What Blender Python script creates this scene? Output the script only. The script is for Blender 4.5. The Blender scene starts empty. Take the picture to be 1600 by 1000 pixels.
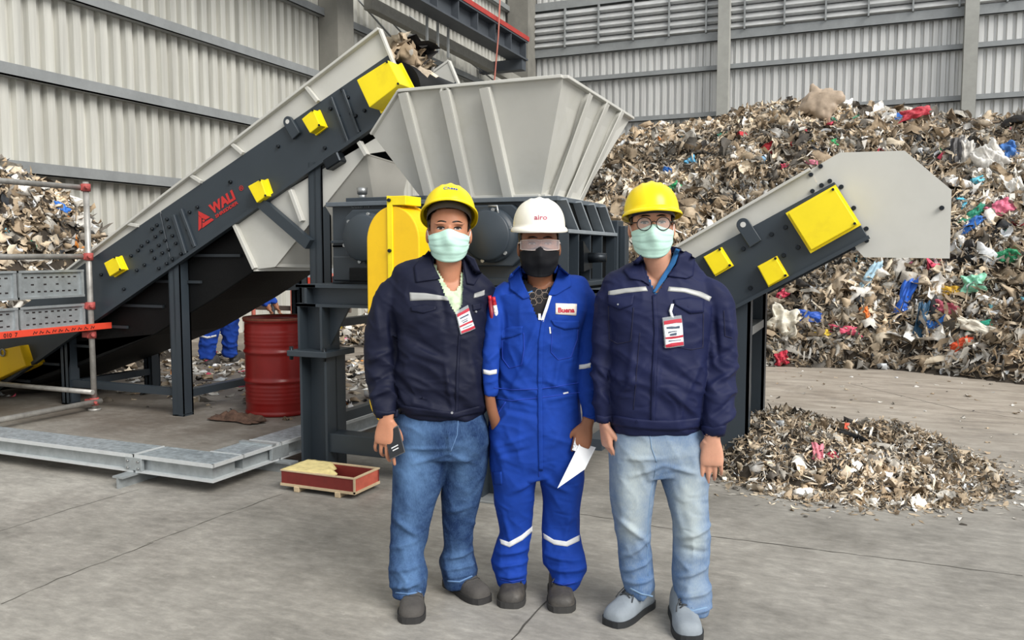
import bpy, bmesh, math, random
import numpy as np
from mathutils import Vector, Matrix, noise as mnoise
from mathutils.bvhtree import BVHTree

random.seed(7)
RNG = np.random.default_rng(11)
S = bpy.context.scene
COL = S.collection
PI = math.pi

# ------------------------------------------------------------------ camera
F_PX, HORIZON, CAM_H, YAW = 1300.0, 397.0, 1.50, math.radians(23.1)
PITCH = math.atan((500 - HORIZON) / F_PX)
cam_d = bpy.data.cameras.new('camera')
cam_d.sensor_width = 36.0
cam_d.lens = F_PX / 1600.0 * 36.0
cam_d.clip_end = 200
cam = bpy.data.objects.new('camera', cam_d)
cam.location = (0, 0, CAM_H)
cam.rotation_euler = (PI / 2 - PITCH, 0, YAW)
COL.objects.link(cam)
S.camera = cam

# ------------------------------------------------------------------ light
S.view_settings.view_transform = 'Standard'
S.view_settings.look = 'None'
S.view_settings.gamma = 1
S.view_settings.use_curve_mapping = False
S.view_settings.exposure = 0.46
world = bpy.data.worlds.new('daylight')
S.world = world
world.use_nodes = True
wn = world.node_tree.nodes
wn['Background'].inputs[0].default_value = (0.93, 0.96, 1.0, 1)
wn['Background'].inputs[1].default_value = 0.70
sun_d = bpy.data.lights.new('daylight_sun', 'SUN')
sun_d.energy = 2.8
sun_d.angle = math.radians(34)
sun_d.color = (1.0, 0.97, 0.92)
sun = bpy.data.objects.new('daylight_sun', sun_d)
sun.rotation_euler = Vector((0.80, -0.40, 0.66)).to_track_quat('Z', 'Y').to_euler()   # daylight from the upper right, in front of the machine
COL.objects.link(sun)

# ------------------------------------------------------------------ measuring helpers (survey of the place from the camera station)
_fw = np.array([-math.sin(YAW) * math.cos(PITCH), math.cos(YAW) * math.cos(PITCH), -math.sin(PITCH)])
_rt = np.array([math.cos(YAW), math.sin(YAW), 0.0])
_up = np.cross(_rt, _fw)
_fh = np.array([-math.sin(YAW), math.cos(YAW), 0.0])
_C = np.array([0, 0, CAM_H])
def _ray(px, py): return _fw * F_PX + _rt * (px - 800) + _up * (500 - py)
def _pl(px, py, ax, v):
    d = _ray(px, py); return _C + d * ((v - _C[ax]) / d[ax])
def wx(px, py, x): return _pl(px, py, 0, x)
def wy(px, py, y): return _pl(px, py, 1, y)
def wz(px, py, z=0.0): return _pl(px, py, 2, z)

# ------------------------------------------------------------------ materials
def lin(c):
    if isinstance(c, str):
        c = c.lstrip('#'); c = [int(c[i:i + 2], 16) / 255 for i in (0, 2, 4)]
    return tuple((v / 12.92 if v <= 0.04045 else ((v + 0.055) / 1.055) ** 2.4) for v in c)

def mat(name, col, rough=0.5, metal=0.0, var=0.12, vscale=6.0, bump=0.0, bscale=60.0, stretch=(1, 1, 1),
        spec=0.5, dirt=None, dirt_amt=0.0, dscale=2.0, attr=None, alpha=1.0, trans=0.0, ior=1.45):
    m = bpy.data.materials.new(name); m.use_nodes = True
    nt = m.node_tree; N = nt.nodes; L = nt.links
    b = N['Principled BSDF']
    b.inputs['Roughness'].default_value = rough
    b.inputs['Metallic'].default_value = metal
    b.inputs['Specular IOR Level'].default_value = spec
    b.inputs['Transmission Weight'].default_value = trans
    b.inputs['IOR'].default_value = ior
    b.inputs['Alpha'].default_value = alpha
    c = lin(col)
    tc = N.new('ShaderNodeTexCoord'); mp = N.new('ShaderNodeMapping')
    mp.inputs['Scale'].default_value = stretch
    L.new(tc.outputs['Object'], mp.inputs['Vector'])
    out = None
    if attr:
        a = N.new('ShaderNodeVertexColor'); a.layer_name = attr
        out = a.outputs['Color']
    else:
        r = N.new('ShaderNodeRGB'); r.outputs[0].default_value = (*c, 1); out = r.outputs[0]
    if var > 0:
        nz = N.new('ShaderNodeTexNoise'); nz.inputs['Scale'].default_value = vscale
        nz.inputs['Detail'].default_value = 6; nz.inputs['Roughness'].default_value = 0.65
        L.new(mp.outputs[0], nz.inputs['Vector'])
        mr = N.new('ShaderNodeMapRange')
        mr.inputs['From Min'].default_value = 0.3; mr.inputs['From Max'].default_value = 0.7
        mr.inputs['To Min'].default_value = 1 - var; mr.inputs['To Max'].default_value = 1 + var
        L.new(nz.outputs['Fac'], mr.inputs['Value'])
        mx = N.new('ShaderNodeVectorMath'); mx.operation = 'SCALE'
        L.new(out, mx.inputs[0]); L.new(mr.outputs[0], mx.inputs['Scale']); out = mx.outputs[0]
    if dirt and dirt_amt > 0:
        nz = N.new('ShaderNodeTexNoise'); nz.inputs['Scale'].default_value = dscale
        nz.inputs['Detail'].default_value = 9; nz.inputs['Roughness'].default_value = 0.7
        L.new(mp.outputs[0], nz.inputs['Vector'])
        mr = N.new('ShaderNodeMapRange')
        mr.inputs['From Min'].default_value = 0.5; mr.inputs['From Max'].default_value = 0.75
        mr.inputs['To Max'].default_value = dirt_amt
        L.new(nz.outputs['Fac'], mr.inputs['Value'])
        mx = N.new('ShaderNodeMix'); mx.data_type = 'RGBA'
        L.new(mr.outputs[0], mx.inputs['Factor']); L.new(out, mx.inputs['A'])
        mx.inputs['B'].default_value = (*lin(dirt), 1); out = mx.outputs['Result']
    L.new(out, b.inputs['Base Color'])
    if bump > 0:
        nz = N.new('ShaderNodeTexNoise'); nz.inputs['Scale'].default_value = bscale; nz.inputs['Detail'].default_value = 5
        L.new(mp.outputs[0], nz.inputs['Vector'])
        bp = N.new('ShaderNodeBump'); bp.inputs['Strength'].default_value = bump; bp.inputs['Distance'].default_value = 0.01
        L.new(nz.outputs['Fac'], bp.inputs['Height']); L.new(bp.outputs[0], b.inputs['Normal'])
    return m

MT = {}
def defmats():
    MT['dark'] = mat('charcoal_paint', '#323a41', 0.42, 0, 0.06, 4, 0.03, 150)
    MT['darkflat'] = mat('charcoal_paint_matt', '#2c3237', 0.55, 0, 0.1, 4)
    MT['grey'] = mat('light_grey_paint', '#c2c1ba', 0.45, 0, 0.04, 3, 0, dirt='#a5a290', dirt_amt=0.35, dscale=1.6)
    MT['yellow'] = mat('yellow_paint', '#f4dc14', 0.42, 0, 0.05, 4, dirt='#c9a51c', dirt_amt=0.4, dscale=3)
    MT['yellowdeep'] = mat('deep_yellow_paint', '#f2c312', 0.42, 0, 0.06, 3, dirt='#b98d15', dirt_amt=0.4, dscale=3)
    MT['rubber'] = mat('black_rubber', '#0a0b0c', 0.6, 0, 0.3, 3, 0.2, 30, spec=0.25)
    MT['bolt'] = mat('bolt_steel', '#23282d', 0.35, 0.6, 0.1)
    MT['steel'] = mat('bare_steel', '#9a9c9c', 0.38, 0.8, 0.15, 8)
    MT['galv'] = mat('galvanised_steel', '#aab0b2', 0.42, 0.55, 0.16, 14, 0.05, 80, dirt='#7c7f80', dirt_amt=0.5, dscale=6)
    MT['galvtop'] = mat('galvanised_steel_spangled', '#a4adb2', 0.42, 0.4, 0.4, 30, 0.05, 60, dirt='#6f787d', dirt_amt=0.8, dscale=7)
    MT['galvlip'] = mat('bright_galvanised_lip', '#d4d8d9', 0.4, 0.35, 0.08, 14)
    MT['pipe'] = mat('scaffold_tube', '#a7a5a0', 0.45, 0.45, 0.2, 12, dirt='#6c6862', dirt_amt=0.6, dscale=10)
    MT['redpaint'] = mat('red_drum_paint', '#7f1a17', 0.33, 0, 0.12, 3, 0.02, 40, dirt='#5c1512', dirt_amt=0.5, dscale=4)
    MT['redrail'] = mat('red_rail_paint', '#a63a34', 0.6, 0, 0.15, 4)
    MT['redclamp'] = mat('red_clamp', '#a8504c', 0.6, 0.1, 0.25, 20)
    MT['orange'] = mat('orange_red_board', '#d8452e', 0.6, 0, 0.2, 8, dirt='#93301f', dirt_amt=0.6, dscale=8)
    MT['logo'] = mat('red_print', '#bf2f2d', 0.5, 0, 0.02)
    MT['ink'] = mat('black_ink', '#1c1414', 0.7, 0, 0.02)
    MT['girt'] = mat('girt_steel', '#8d9090', 0.45, 0.2, 0.12, 3)
    MT['column'] = mat('column_concrete_grey', '#9c9c96', 0.75, 0, 0.1, 3, 0.05, 20)
    MT['beam'] = mat('crane_beam_paint', '#4a4f55', 0.55, 0.1, 0.12, 3)
    MT['concrete_dark'] = mat('stained_concrete', '#77756e', 0.85, 0, 0.2, 2)
    MT['louver'] = mat('louver_sheet', '#c4c5c4', 0.4, 0.35, 0.2, 2, stretch=(1, 1, 4))
    MT['wood'] = mat('pale_wood', '#cdb795', 0.75, 0, 0.15, 12, 0.1, 60)
    MT['cratered'] = mat('dark_red_board', '#7a2a24', 0.6, 0, 0.2, 9, dirt='#4a1c18', dirt_amt=0.6, dscale=9)
    MT['cratepink'] = mat('salmon_board', '#c0604e', 0.65, 0, 0.2, 14)
    MT['paper_yellow'] = mat('yellowed_sheet', '#d9c98d', 0.8, 0, 0.25, 14, 0.3, 30)
defmats()

# ------------------------------------------------------------------ objects
def tag(o, label=None, cat=None, group=None, kind=None):
    if label: o['label'] = label
    if cat: o['category'] = cat
    if group: o['group'] = group
    if kind: o['kind'] = kind
    return o
def empty(name, loc, rz=0.0, label=None, cat=None, group=None):
    o = bpy.data.objects.new(name, None); o.location = loc; o.rotation_euler = (0, 0, rz)
    o.empty_display_size = 0.1
    COL.objects.link(o); tag(o, label, cat, group); return o
def link(name, me, m=None, parent=None, world=True):
    """link a mesh given in world coordinates (world=True) under a parent whose transform is loc+rotz"""
    o = bpy.data.objects.new(name, me)
    if m is not None and not me.materials: me.materials.append(m)
    COL.objects.link(o)
    if parent is not None:
        o.parent = parent
        if world:
            o.matrix_parent_inverse = wmat(parent).inverted()
    return o
def wmat(o):
    M = Matrix.Translation(o.location) @ o.rotation_euler.to_matrix().to_4x4()
    if o.parent: M = wmat(o.parent) @ o.matrix_parent_inverse @ M
    return M
def mesh(name, V, Fc, smooth=False):
    me = bpy.data.meshes.new(name); me.from_pydata([tuple(map(float, v)) for v in V], [], [tuple(int(i) for i in f) for f in Fc])
    me.validate(); me.update()
    if smooth: me.polygons.foreach_set('use_smooth', np.ones(len(me.polygons), bool))
    return me

class G:
    """collects geometry for ONE mesh object, world coordinates"""
    def __init__(s): s.V = []; s.F = []; s.SM = []
    def add(s, V, Fc, smooth=False):
        n = len(s.V); s.V += [tuple(map(float, v)) for v in V]
        s.F += [tuple(i + n for i in f) for f in Fc]; s.SM += [smooth] * len(Fc); return s
    def box(s, c, size, R=None):
        hx, hy, hz = (v / 2 for v in size)
        P = [Vector((x, y, z)) for x in (-hx, hx) for y in (-hy, hy) for z in (-hz, hz)]
        if R is not None: P = [R @ p for p in P]
        c = Vector(c)
        return s.add([p + c for p in P], [(0, 1, 3, 2), (4, 6, 7, 5), (0, 4, 5, 1), (2, 3, 7, 6), (0, 2, 6, 4), (1, 5, 7, 3)])
    def span(s, a, b):
        return s.box([(a[i] + b[i]) / 2 for i in range(3)], [abs(b[i] - a[i]) for i in range(3)])
    def bar(s, a, b, w, h, up=(0, 0, 1)):
        a, b = Vector(a), Vector(b); d = (b - a); l = d.length; d.normalize()
        u = Vector(up); sd = d.cross(u)
        if sd.length < 1e-4: sd = d.cross(Vector((0, 1, 0)))
        sd.normalize(); u = sd.cross(d)
        R = Matrix((d, sd, u)).transposed()
        return s.box((a + b) / 2, (l, w, h), R)
    def prism(s, pts, off):
        """closed planar polygon extruded by vector off"""
        n = len(pts); A = [Vector(p) for p in pts]; B = [p + Vector(off) for p in A]
        nrm = Vector((0, 0, 0))
        for i in range(n): nrm += A[i].cross(A[(i + 1) % n])
        flip = nrm.dot(Vector(off)) > 0
        Fc = [tuple(range(n)), tuple(range(2 * n - 1, n - 1, -1))] + [(i, n + i, n + (i + 1) % n, (i + 1) % n) for i in range(n)]
        if flip: Fc = [tuple(reversed(f)) for f in Fc]
        return s.add(A + B, Fc)
    def cyl(s, a, b, r0, r1=None, n=20, cap=True, smooth=True):
        r1 = r0 if r1 is None else r1
        a, b = Vector(a), Vector(b); d = (b - a).normalized()
        u = d.orthogonal().normalized(); v = d.cross(u)
        V = [c + (u * math.cos(2 * PI * i / n) + v * math.sin(2 * PI * i / n)) * r for c, r in ((a, r0), (b, r1)) for i in range(n)]
        s.add(V, [(i, (i + 1) % n, n + (i + 1) % n, n + i) for i in range(n)], smooth)
        if cap: s.add(V, [tuple(range(n - 1, -1, -1)), tuple(range(n, 2 * n))])
        return s
    def tube(s, pts, r, n=10, smooth=True):
        P = [Vector(p) for p in pts]; rings = []
        u = None
        for i, p in enumerate(P):
            d = (P[min(i + 1, len(P) - 1)] - P[max(i - 1, 0)]).normalized()
            u = d.orthogonal().normalized() if u is None else (u - d * u.dot(d)).normalized()
            v = d.cross(u); rr = r[i] if hasattr(r, '__len__') else r
            rings.append([p + (u * math.cos(2 * PI * k / n) + v * math.sin(2 * PI * k / n)) * rr for k in range(n)])
        V = [q for R in rings for q in R]; m = len(P)
        Fc = [(j * n + i, j * n + (i + 1) % n, (j + 1) * n + (i + 1) % n, (j + 1) * n + i) for j in range(m - 1) for i in range(n)]
        s.add(V, Fc, smooth); s.add(V, [tuple(range(n - 1, -1, -1)), tuple(range((m - 1) * n, m * n))]); return s
    def lathe(s, c, prof, axis=(0, 0, 1), n=40, smooth=True):
        """prof: list of (r, h) along axis from c"""
        d = Vector(axis).normalized(); u = d.orthogonal().normalized(); v = d.cross(u); c = Vector(c)
        V = [c + d * h + (u * math.cos(2 * PI * k / n) + v * math.sin(2 * PI * k / n)) * r for r, h in prof for k in range(n)]
        m = len(prof)
        Fc = [(j * n + i, j * n + (i + 1) % n, (j + 1) * n + (i + 1) % n, (j + 1) * n + i) for j in range(m - 1) for i in range(n)]
        return s.add(V, Fc, smooth)
    def build(s, name, m, parent=None, bevel=0.0, seg=1):
        me = bpy.data.meshes.new(name); me.from_pydata(s.V, [], s.F); me.update()
        me.polygons.foreach_set('use_smooth', np.array(s.SM, bool))
        bm = bmesh.new(); bm.from_mesh(me)
        bmesh.ops.remove_doubles(bm, verts=bm.verts, dist=1e-5)
        if bevel > 0:
            ed = [e for e in bm.edges if len(e.link_faces) == 2 and e.calc_face_angle(0) > 0.6 and not (e.link_faces[0].smooth and e.link_faces[1].smooth)]
            bmesh.ops.bevel(bm, geom=ed, offset=bevel, segments=seg, affect='EDGES', profile=0.5, clamp_overlap=True)
        bmesh.ops.recalc_face_normals(bm, faces=bm.faces)
        bm.to_mesh(me); bm.free()
        return link(name, me, m, parent)

def text_mesh(body, size, extrude=0.002, bold=0.0, spacing=1.0):
    cu = bpy.data.curves.new('lettering', 'FONT'); cu.body = body; cu.size = size; cu.extrude = extrude
    cu.offset = bold; cu.space_character = spacing; cu.resolution_u = 4
    o = bpy.data.objects.new('lettering', cu); COL.objects.link(o)
    dg = bpy.context.evaluated_depsgraph_get()
    me = bpy.data.meshes.new_from_object(o.evaluated_get(dg))
    bpy.data.objects.remove(o); bpy.data.curves.remove(cu)
    return me
def put_text(name, body, size, M4, m, parent, extrude=0.002, bold=0.0, width=None, spacing=1.0):
    me = text_mesh(body, size, extrude, bold, spacing)
    if width:
        xs = [v.co.x for v in me.vertices]; k = width / (max(xs) - min(xs)); x0 = min(xs)
        for v in me.vertices: v.co.x = (v.co.x - x0) * k
    me.transform(M4); me.materials.clear()
    return link(name, me, m, parent)
# ================================================================== THE HALL
WB, WL = 26.0, -11.0          # back wall y, left wall x
WALL_H = 13.0
# floor material: dusty concrete with joints and stains
def floor_mat():
    m = bpy.data.materials.new('dusty_concrete'); m.use_nodes = True
    nt = m.node_tree; N = nt.nodes; L = nt.links; b = N['Principled BSDF']
    tc = N.new('ShaderNodeTexCoord')
    def noise(scale, det=8, st=(1, 1, 1), rough=.6):
        mp = N.new('ShaderNodeMapping'); mp.inputs['Scale'].default_value = st; L.new(tc.outputs['Object'], mp.inputs[0])
        n = N.new('ShaderNodeTexNoise'); n.inputs['Scale'].default_value = scale; n.inputs['Detail'].default_value = det
        n.inputs['Roughness'].default_value = rough; L.new(mp.outputs[0], n.inputs['Vector']); return n.outputs['Fac']
    def ramp(src, stops):
        r = N.new('ShaderNodeValToRGB'); L.new(src, r.inputs[0]); e = r.color_ramp.elements
        e[0].position, e[0].color = stops[0][0], (*lin(stops[0][1]), 1)
        e[1].position, e[1].color = stops[-1][0], (*lin(stops[-1][1]), 1)
        for p, c in stops[1:-1]:
            k = e.new(p); k.color = (*lin(c), 1)
        return r.outputs[0]
    def mix(f, a, bb, mode='MIX'):
        x = N.new('ShaderNodeMix'); x.data_type = 'RGBA'; x.blend_type = mode
        if isinstance(f, float): x.inputs[0].default_value = f
        else: L.new(f, x.inputs[0])
        L.new(a, x.inputs['A'])
        if isinstance(bb, tuple): x.inputs['B'].default_value = (*bb, 1)
        else: L.new(bb, x.inputs['B'])
        return x.outputs['Result']
    base = ramp(noise(0.9, 10, (1, 1, 1), .68), [(.3, '#7d7a73'), (.48, '#a19d95'), (.72, '#c0bcb3')])
    fine = ramp(noise(9, 10, (1, 2.2, 1), .75), [(.32, '#7a7a7a'), (.52, '#c4c4c4'), (.7, '#ffffff')])
    c = mix(.55, base, fine, 'MULTIPLY')
    # brown tracked-in dust towards the back of the hall
    sx = N.new('ShaderNodeSeparateXYZ'); L.new(tc.outputs['Object'], sx.inputs[0])
    mr = N.new('ShaderNodeMapRange'); mr.inputs['From Min'].default_value = 5.0; mr.inputs['From Max'].default_value = 9.0
    mr.inputs['To Max'].default_value = .55; L.new(sx.outputs['Y'], mr.inputs[0])
    dust = ramp(noise(2.2, 10, (.7, 2.5, 1), .7), [(.32, '#77695a'), (.5, '#a89a89'), (.7, '#cbbfaf')])
    c = mix(mr.outputs[0], c, dust)
    st = N.new('ShaderNodeMapRange'); st.inputs['From Min'].default_value = .56; st.inputs['From Max'].default_value = .72
    st.inputs['To Max'].default_value = .5; L.new(noise(1.7, 9, (1.4, .6, 1), .7), st.inputs[0])
    c = mix(st.outputs[0], c, lin('#6a665f'))
    pale = N.new('ShaderNodeMapRange'); pale.inputs['From Min'].default_value = .6; pale.inputs['From Max'].default_value = .7
    pale.inputs['To Max'].default_value = .35; L.new(noise(5, 10, (1, 1.6, 1), .75), pale.inputs[0])
    c = mix(pale.outputs[0], c, lin('#c9c4bb'))
    # brown dirt under the infeed conveyor, with part of its shade painted in
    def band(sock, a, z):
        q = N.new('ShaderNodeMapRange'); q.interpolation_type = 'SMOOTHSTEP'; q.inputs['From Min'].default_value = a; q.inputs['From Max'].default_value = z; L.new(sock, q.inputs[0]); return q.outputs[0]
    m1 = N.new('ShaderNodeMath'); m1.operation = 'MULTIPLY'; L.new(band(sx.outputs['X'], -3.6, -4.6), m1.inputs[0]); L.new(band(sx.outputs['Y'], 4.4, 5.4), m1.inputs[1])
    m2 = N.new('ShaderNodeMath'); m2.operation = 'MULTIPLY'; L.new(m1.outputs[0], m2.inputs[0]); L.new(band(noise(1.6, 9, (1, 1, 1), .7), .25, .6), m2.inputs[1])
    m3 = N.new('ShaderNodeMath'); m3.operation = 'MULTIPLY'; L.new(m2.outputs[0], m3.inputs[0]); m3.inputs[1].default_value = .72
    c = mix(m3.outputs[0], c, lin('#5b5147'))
    L.new(c, b.inputs['Base Color']); b.inputs['Roughness'].default_value = .62; b.inputs['Specular IOR Level'].default_value = .35
    bp = N.new('ShaderNodeBump'); bp.inputs['Strength'].default_value = .25; bp.inputs['Distance'].default_value = .01
    L.new(noise(14, 8), bp.inputs['Height']); L.new(bp.outputs[0], b.inputs['Normal'])
    return m
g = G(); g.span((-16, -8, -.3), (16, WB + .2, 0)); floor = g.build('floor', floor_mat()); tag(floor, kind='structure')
# cracks and saw-cut joints in the slab: thin dark filled strips
crackm = mat('crack_filler', '#4c4944', .9, 0, .2)
def crack(pts, w):
    g = G(); P = []
    for (a, b) in zip(pts[:-1], pts[1:]):
        a, b = Vector(a), Vector(b); n = max(2, int((b - a).length / .06))
        for i in range(n): P.append(a.lerp(b, i / n))
    P.append(Vector(pts[-1]))
    ww = [w * random.uniform(.35, 1.3) for _ in P]
    for i, p in enumerate(P):
        p.x += random.uniform(-.006, .006); p.y += random.uniform(-.006, .006)
    V = []; Fc = []
    for i, p in enumerate(P):
        d = (P[min(i + 1, len(P) - 1)] - P[max(i - 1, 0)]); d.z = 0; d.normalize(); s = Vector((-d.y, d.x, 0))
        V += [p + s * ww[i] + Vector((0, 0, .0012)), p - s * ww[i] + Vector((0, 0, .0012))]
    for i in range(len(P) - 1): Fc.append((2 * i, 2 * i + 1, 2 * i + 3, 2 * i + 2))
    g.add(V, Fc); g.build('slab_crack', crackm, floor)
def gp(*q): return [tuple(wz(*p)) for p in q]
crack(gp((905, 803), (1010, 820), (1110, 838), (1300, 862), (1600, 900)), .004)
crack(gp((800, 1000), (850, 945), (880, 915), (905, 880)), .004)
crack(gp((230, 850), (330, 812), (440, 772)), .003)
crack(gp((0, 945), (90, 905), (240, 848)), .0028)
crack(gp((0, 830), (110, 795), (215, 765)), .0025)
crack(gp((1330, 600), (1500, 640), (1600, 655)), .004)

# corrugated sheeting: trapezoid profile swept vertically
sheet_b = mat('corrugated_sheet_back', '#cfcfcc', .45, .2, .16, 5, stretch=(1, 1, .05), dirt='#a9a9a4', dirt_amt=.4, dscale=.7)
sheet_l = mat('corrugated_sheet_left', '#c2c1b9', .45, .2, .26, 5.0, stretch=(1, 1, .04), dirt='#98958a', dirt_amt=.55, dscale=.9)
def corrugated(name, axis, c, a0, a1, z0, z1, pitch, depth, m, sgn):
    prof = []; a = a0
    while a < a1:
        prof += [(a, 0), (a + pitch * .52, 0), (a + pitch * .62, depth), (a + pitch * .90, depth)]; a += pitch
    V = []; Fc = []
    for i, (t, d) in enumerate(prof):
        for z in (z0, z1):
            V.append((t, c + sgn * d, z) if axis == 'x' else (c + sgn * d, t, z))
    for i in range(len(prof) - 1): Fc.append((2 * i, 2 * i + 2, 2 * i + 3, 2 * i + 1))
    return link(name, mesh(name, V, Fc), m)
wb = corrugated('wall_back', 'x', WB, WL - .3, 16, 0, WALL_H, .22, .075, sheet_b, 1); tag(wb, kind='structure')
wl = corrugated('wall_left', 'y', WL, -6, WB + .3, 0, WALL_H, .24, .085, sheet_l, -1); tag(wl, kind='structure')
cache = {}
def shared(key, fn, name, m, parent, loc):
    if key not in cache:
        o = fn(); cache[key] = o.data; o.location = loc; return o
    o = link(name, cache[key], m, parent, True); o.location = loc; return o
# girts, C channels running along the walls
def girt_x(z, x0, x1, h=.13, parent=wb, y=WB):
    g = G(); g.span((x0, y - .16, z), (x1, y - .03, z + .025)); g.span((x0, y - .16, z - h), (x1, y - .135, z)); g.span((x0, y - .16, z - h), (x1, y - .03, z - h + .02))
    return g.build('girt', MT['girt'], parent)
def girt_y(z, y0, y1, h=.14, x=WL):
    g = G(); g.span((x + .03, y0, z), (x + .17, y1, z + .025)); g.span((x + .145, y0, z - h), (x + .17, y1, z)); g.span((x + .03, y0, z - h), (x + .17, y1, z - h + .02))
    return g.build('girt', MT['girt'], wl)
zb = [wy(1130, 104, WB)[2], wy(1130, 176, WB)[2]]
z_l = wy(1130, 52, WB)[2]
gap = zb[0] - zb[1]
for z in (zb[0], zb[1], zb[1] - gap * 1.05, zb[1] - gap * 2.1): girt_x(z, WL, 15)
girt_x(z_l, WL, 15, .25)
zt = wy(820, 12, WB)[2]; girt_x(zt, WL, 15, .25); girt_x(zt + 1.4, WL, 15, .25)
for px, py in ((0, 102), (0, 253), (141, 0)): girt_y(wx(px, py, WL)[2], -4, WB, .15)
za = wx(0, 253, WL)[2]; zc = wx(141, 0, WL)[2]
girt_y(za - 1.35, -4, WB, .15)
for k in (1, 2, 3): girt_y(zc + 1.35 * k, -4, WB, .15)
# louvre band high on the back wall: slats between mullions
lz0, lz1 = z_l + .03, zt - .26
nrow = 5; dz = (lz1 - lz0) / nrow; pw = 1.12
g = G(); g.span((WL + .6, WB - .07, lz0), (15, WB - .06, lz1)); back_l = g.build('louver_backing', MT['darkflat'], wb)
slat_me = None
x = WL + .75; npan = 0
while x < 14:
    for r in range(nrow):
        if slat_me is None:
            g = G(); g.add([(0, -.02, 0), (pw - .04, -.02, 0), (pw - .04, -.16, -.0 + dz * .25), (0, -.16, dz * .25), (0, -.03, dz * .92), (pw - .04, -.03, dz * .92)],
                  [(3, 2, 5, 4), (0, 1, 2, 3)])
            o = g.build('louver_slat', MT['louver'], wb); slat_me = o.data
        else: o = link('louver_slat', slat_me, None, wb)
        o.location = (x, WB - .07, lz0 + r * dz)
    g = G(); g.span((x - .045, WB - .26, lz0 - .02), (x + .0, WB - .1, lz1 + .02)); g.build('louver_mullion', MT['girt'], wb)
    x += pw
# columns on the back wall, at the corner and on the left wall
def column(name, x, y, w, d, parent, m=MT['column']):
    g = G(); f = .05
    g.span((x - w / 2, y - d / 2, 0), (x + w / 2, y + d / 2, WALL_H))
    return g.build(name, m, parent)
for px in (1131, 1515):
    p = wy(px, 100, WB - .3); column('column', p[0], WB - .3, .33, .36, wb)
cx, cy = WL + .45, WB - .45
g = G(); g.span((cx - .35, cy - .35, 0), (cx + .35, cy + .35, WALL_H)); g.build('column', MT['concrete_dark'], wb)
p = wx(529, 100, WL + .3)
g = G(); g.span((WL + .02, p[1] - .3, 0), (WL + .5, p[1] + .3, WALL_H)); g.build('column', mat('concrete_column', '#807e76', .85, 0, .12, 2, .1, 12), wl)
yc = p[1]
# sag-rod bracing on the left wall
for a, b in (((560, 0), (640, 90)), ((590, 10), (690, 120)), ((640, 25), (790, 140))):
    g = G(); A = wx(*a, WL + .2); B = wx(*b, WL + .2); g.cyl(A, B, .022, n=8); g.build('brace_rod', MT['girt'], wl)
# eaves pipe running along the left wall
A = wx(560, 12, WL + .45); z0 = A[2]
pA = wx(575, 5, WL + .5); pB = wx(780, 112, WL + .5)
g = G(); g.bar((WL + .5, pA[1], pA[2]), (WL + .5, WB - .9, pA[2] - .1), .22, .26); 
o = g.build('eaves_gutter', mat('gutter_grey', '#8f8d85', .6, 0, .12), wl)

# crane runway beam with a red rail, on the left side of the hall
xb = WL + 1.3
t0 = wx(813, 60, xb); zt_b = t0[2] + .45
yend = wx(813, 80, xb)[1]
zt_b = wx(813, 66, xb)[2]; zb_b = wx(812, 96, xb)[2]
y0b = yend - 18
g = G()
g.span((xb - .25, y0b, zb_b), (xb + .25, yend, zb_b + .05)); g.span((xb - .25, y0b, zt_b - .05), (xb + .25, yend, zt_b)); g.span((xb - .03, y0b, zb_b), (xb + .03, yend, zt_b))
rb = empty('crane_runway_beam', (xb, yend - 9, zb_b), 0, 'dark grey crane runway girder with red rail high along the left wall', 'girder')
g.build('girder', MT['beam'], rb)
for k in range(16):
    g = G(); y = yend - .12 - k * 1.1; g.span((xb + .03, y - .02, zb_b + .05), (xb + .23, y + .02, zt_b - .05)); g.build('stiffener', MT['beam'], rb)
g = G(); g.span((xb + .06, y0b, zt_b), (xb + .27, yend + .05, zt_b + .13)); g.build('rail', MT['redrail'], rb)
for k in range(3):
    g = G(); y = yend - 4.2 - .55 * k
    g.span((xb - .26, y - .025, zb_b - .75), (xb - .21, y + .025, zb_b)); g.build('hanger', MT['girt'], rb)
g = G(); g.span((WL + .1, yend - .35, zb_b - .3), (xb + .2, yend - .05, zb_b)); g.build('bracket', MT['beam'], rb)
# red cable hanging near the corner
a = wy(782, -20, 21.0); b = wy(772, 132, 21.0)
g = G(); g.tube([a, (Vector(a) * .5 + Vector(b) * .5) + Vector((.03, 0, 0)), b, Vector((b[0], b[1], 1.6))], .022, 8)
tag(g.build('hanging_cable', mat('faded_red_cable', '#b06a5c', .7)), 'thin faded red cable hanging down near the hall corner', 'cable')
# ================================================================== INFEED CONVEYOR
YN, YF = 5.80, 6.98            # near and far side planes
conv = empty('infeed_conveyor', (-6.0, 6.4, 0), 0, 'long inclined charcoal and grey belt conveyor feeding the hopper', 'conveyor')
def L2(p, q):
    p, q = np.array(p), np.array(q)
    return lambda x: p[2] + (q[2] - p[2]) * (x - p[0]) / (q[0] - p[0])
pt_top = L2(wy(150, 399, YN), wy(609, 84, YN))      # side plate top edge
pt_bot = L2(wy(168, 490, YN), wy(587, 198, YN))     # side plate bottom edge
sk_top = L2(wy(132, 404, YN), wy(595, 46, YN))      # grey skirt top edge
ang = math.atan2(pt_top(-4) - pt_top(-7), 3)
ds = Vector((math.cos(ang), 0, math.sin(ang))); dn = Vector((-math.sin(ang), 0, math.cos(ang)))
xt = wy(609, 84, YN)[0]; tipR = wy(631, 134, YN); tipB = wy(590, 197, YN)
xl = -8.75
def PY(pts, y, th, name, m, parent, bevel=0.0):
    g = G(); g.prism([(p[0], y, p[-1]) for p in pts], (0, th, 0)); return g.build(name, m, parent, bevel)
xs1 = wy(290, 365, YN)[0]; xs0 = wy(268, 370, YN)[0]
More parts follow.
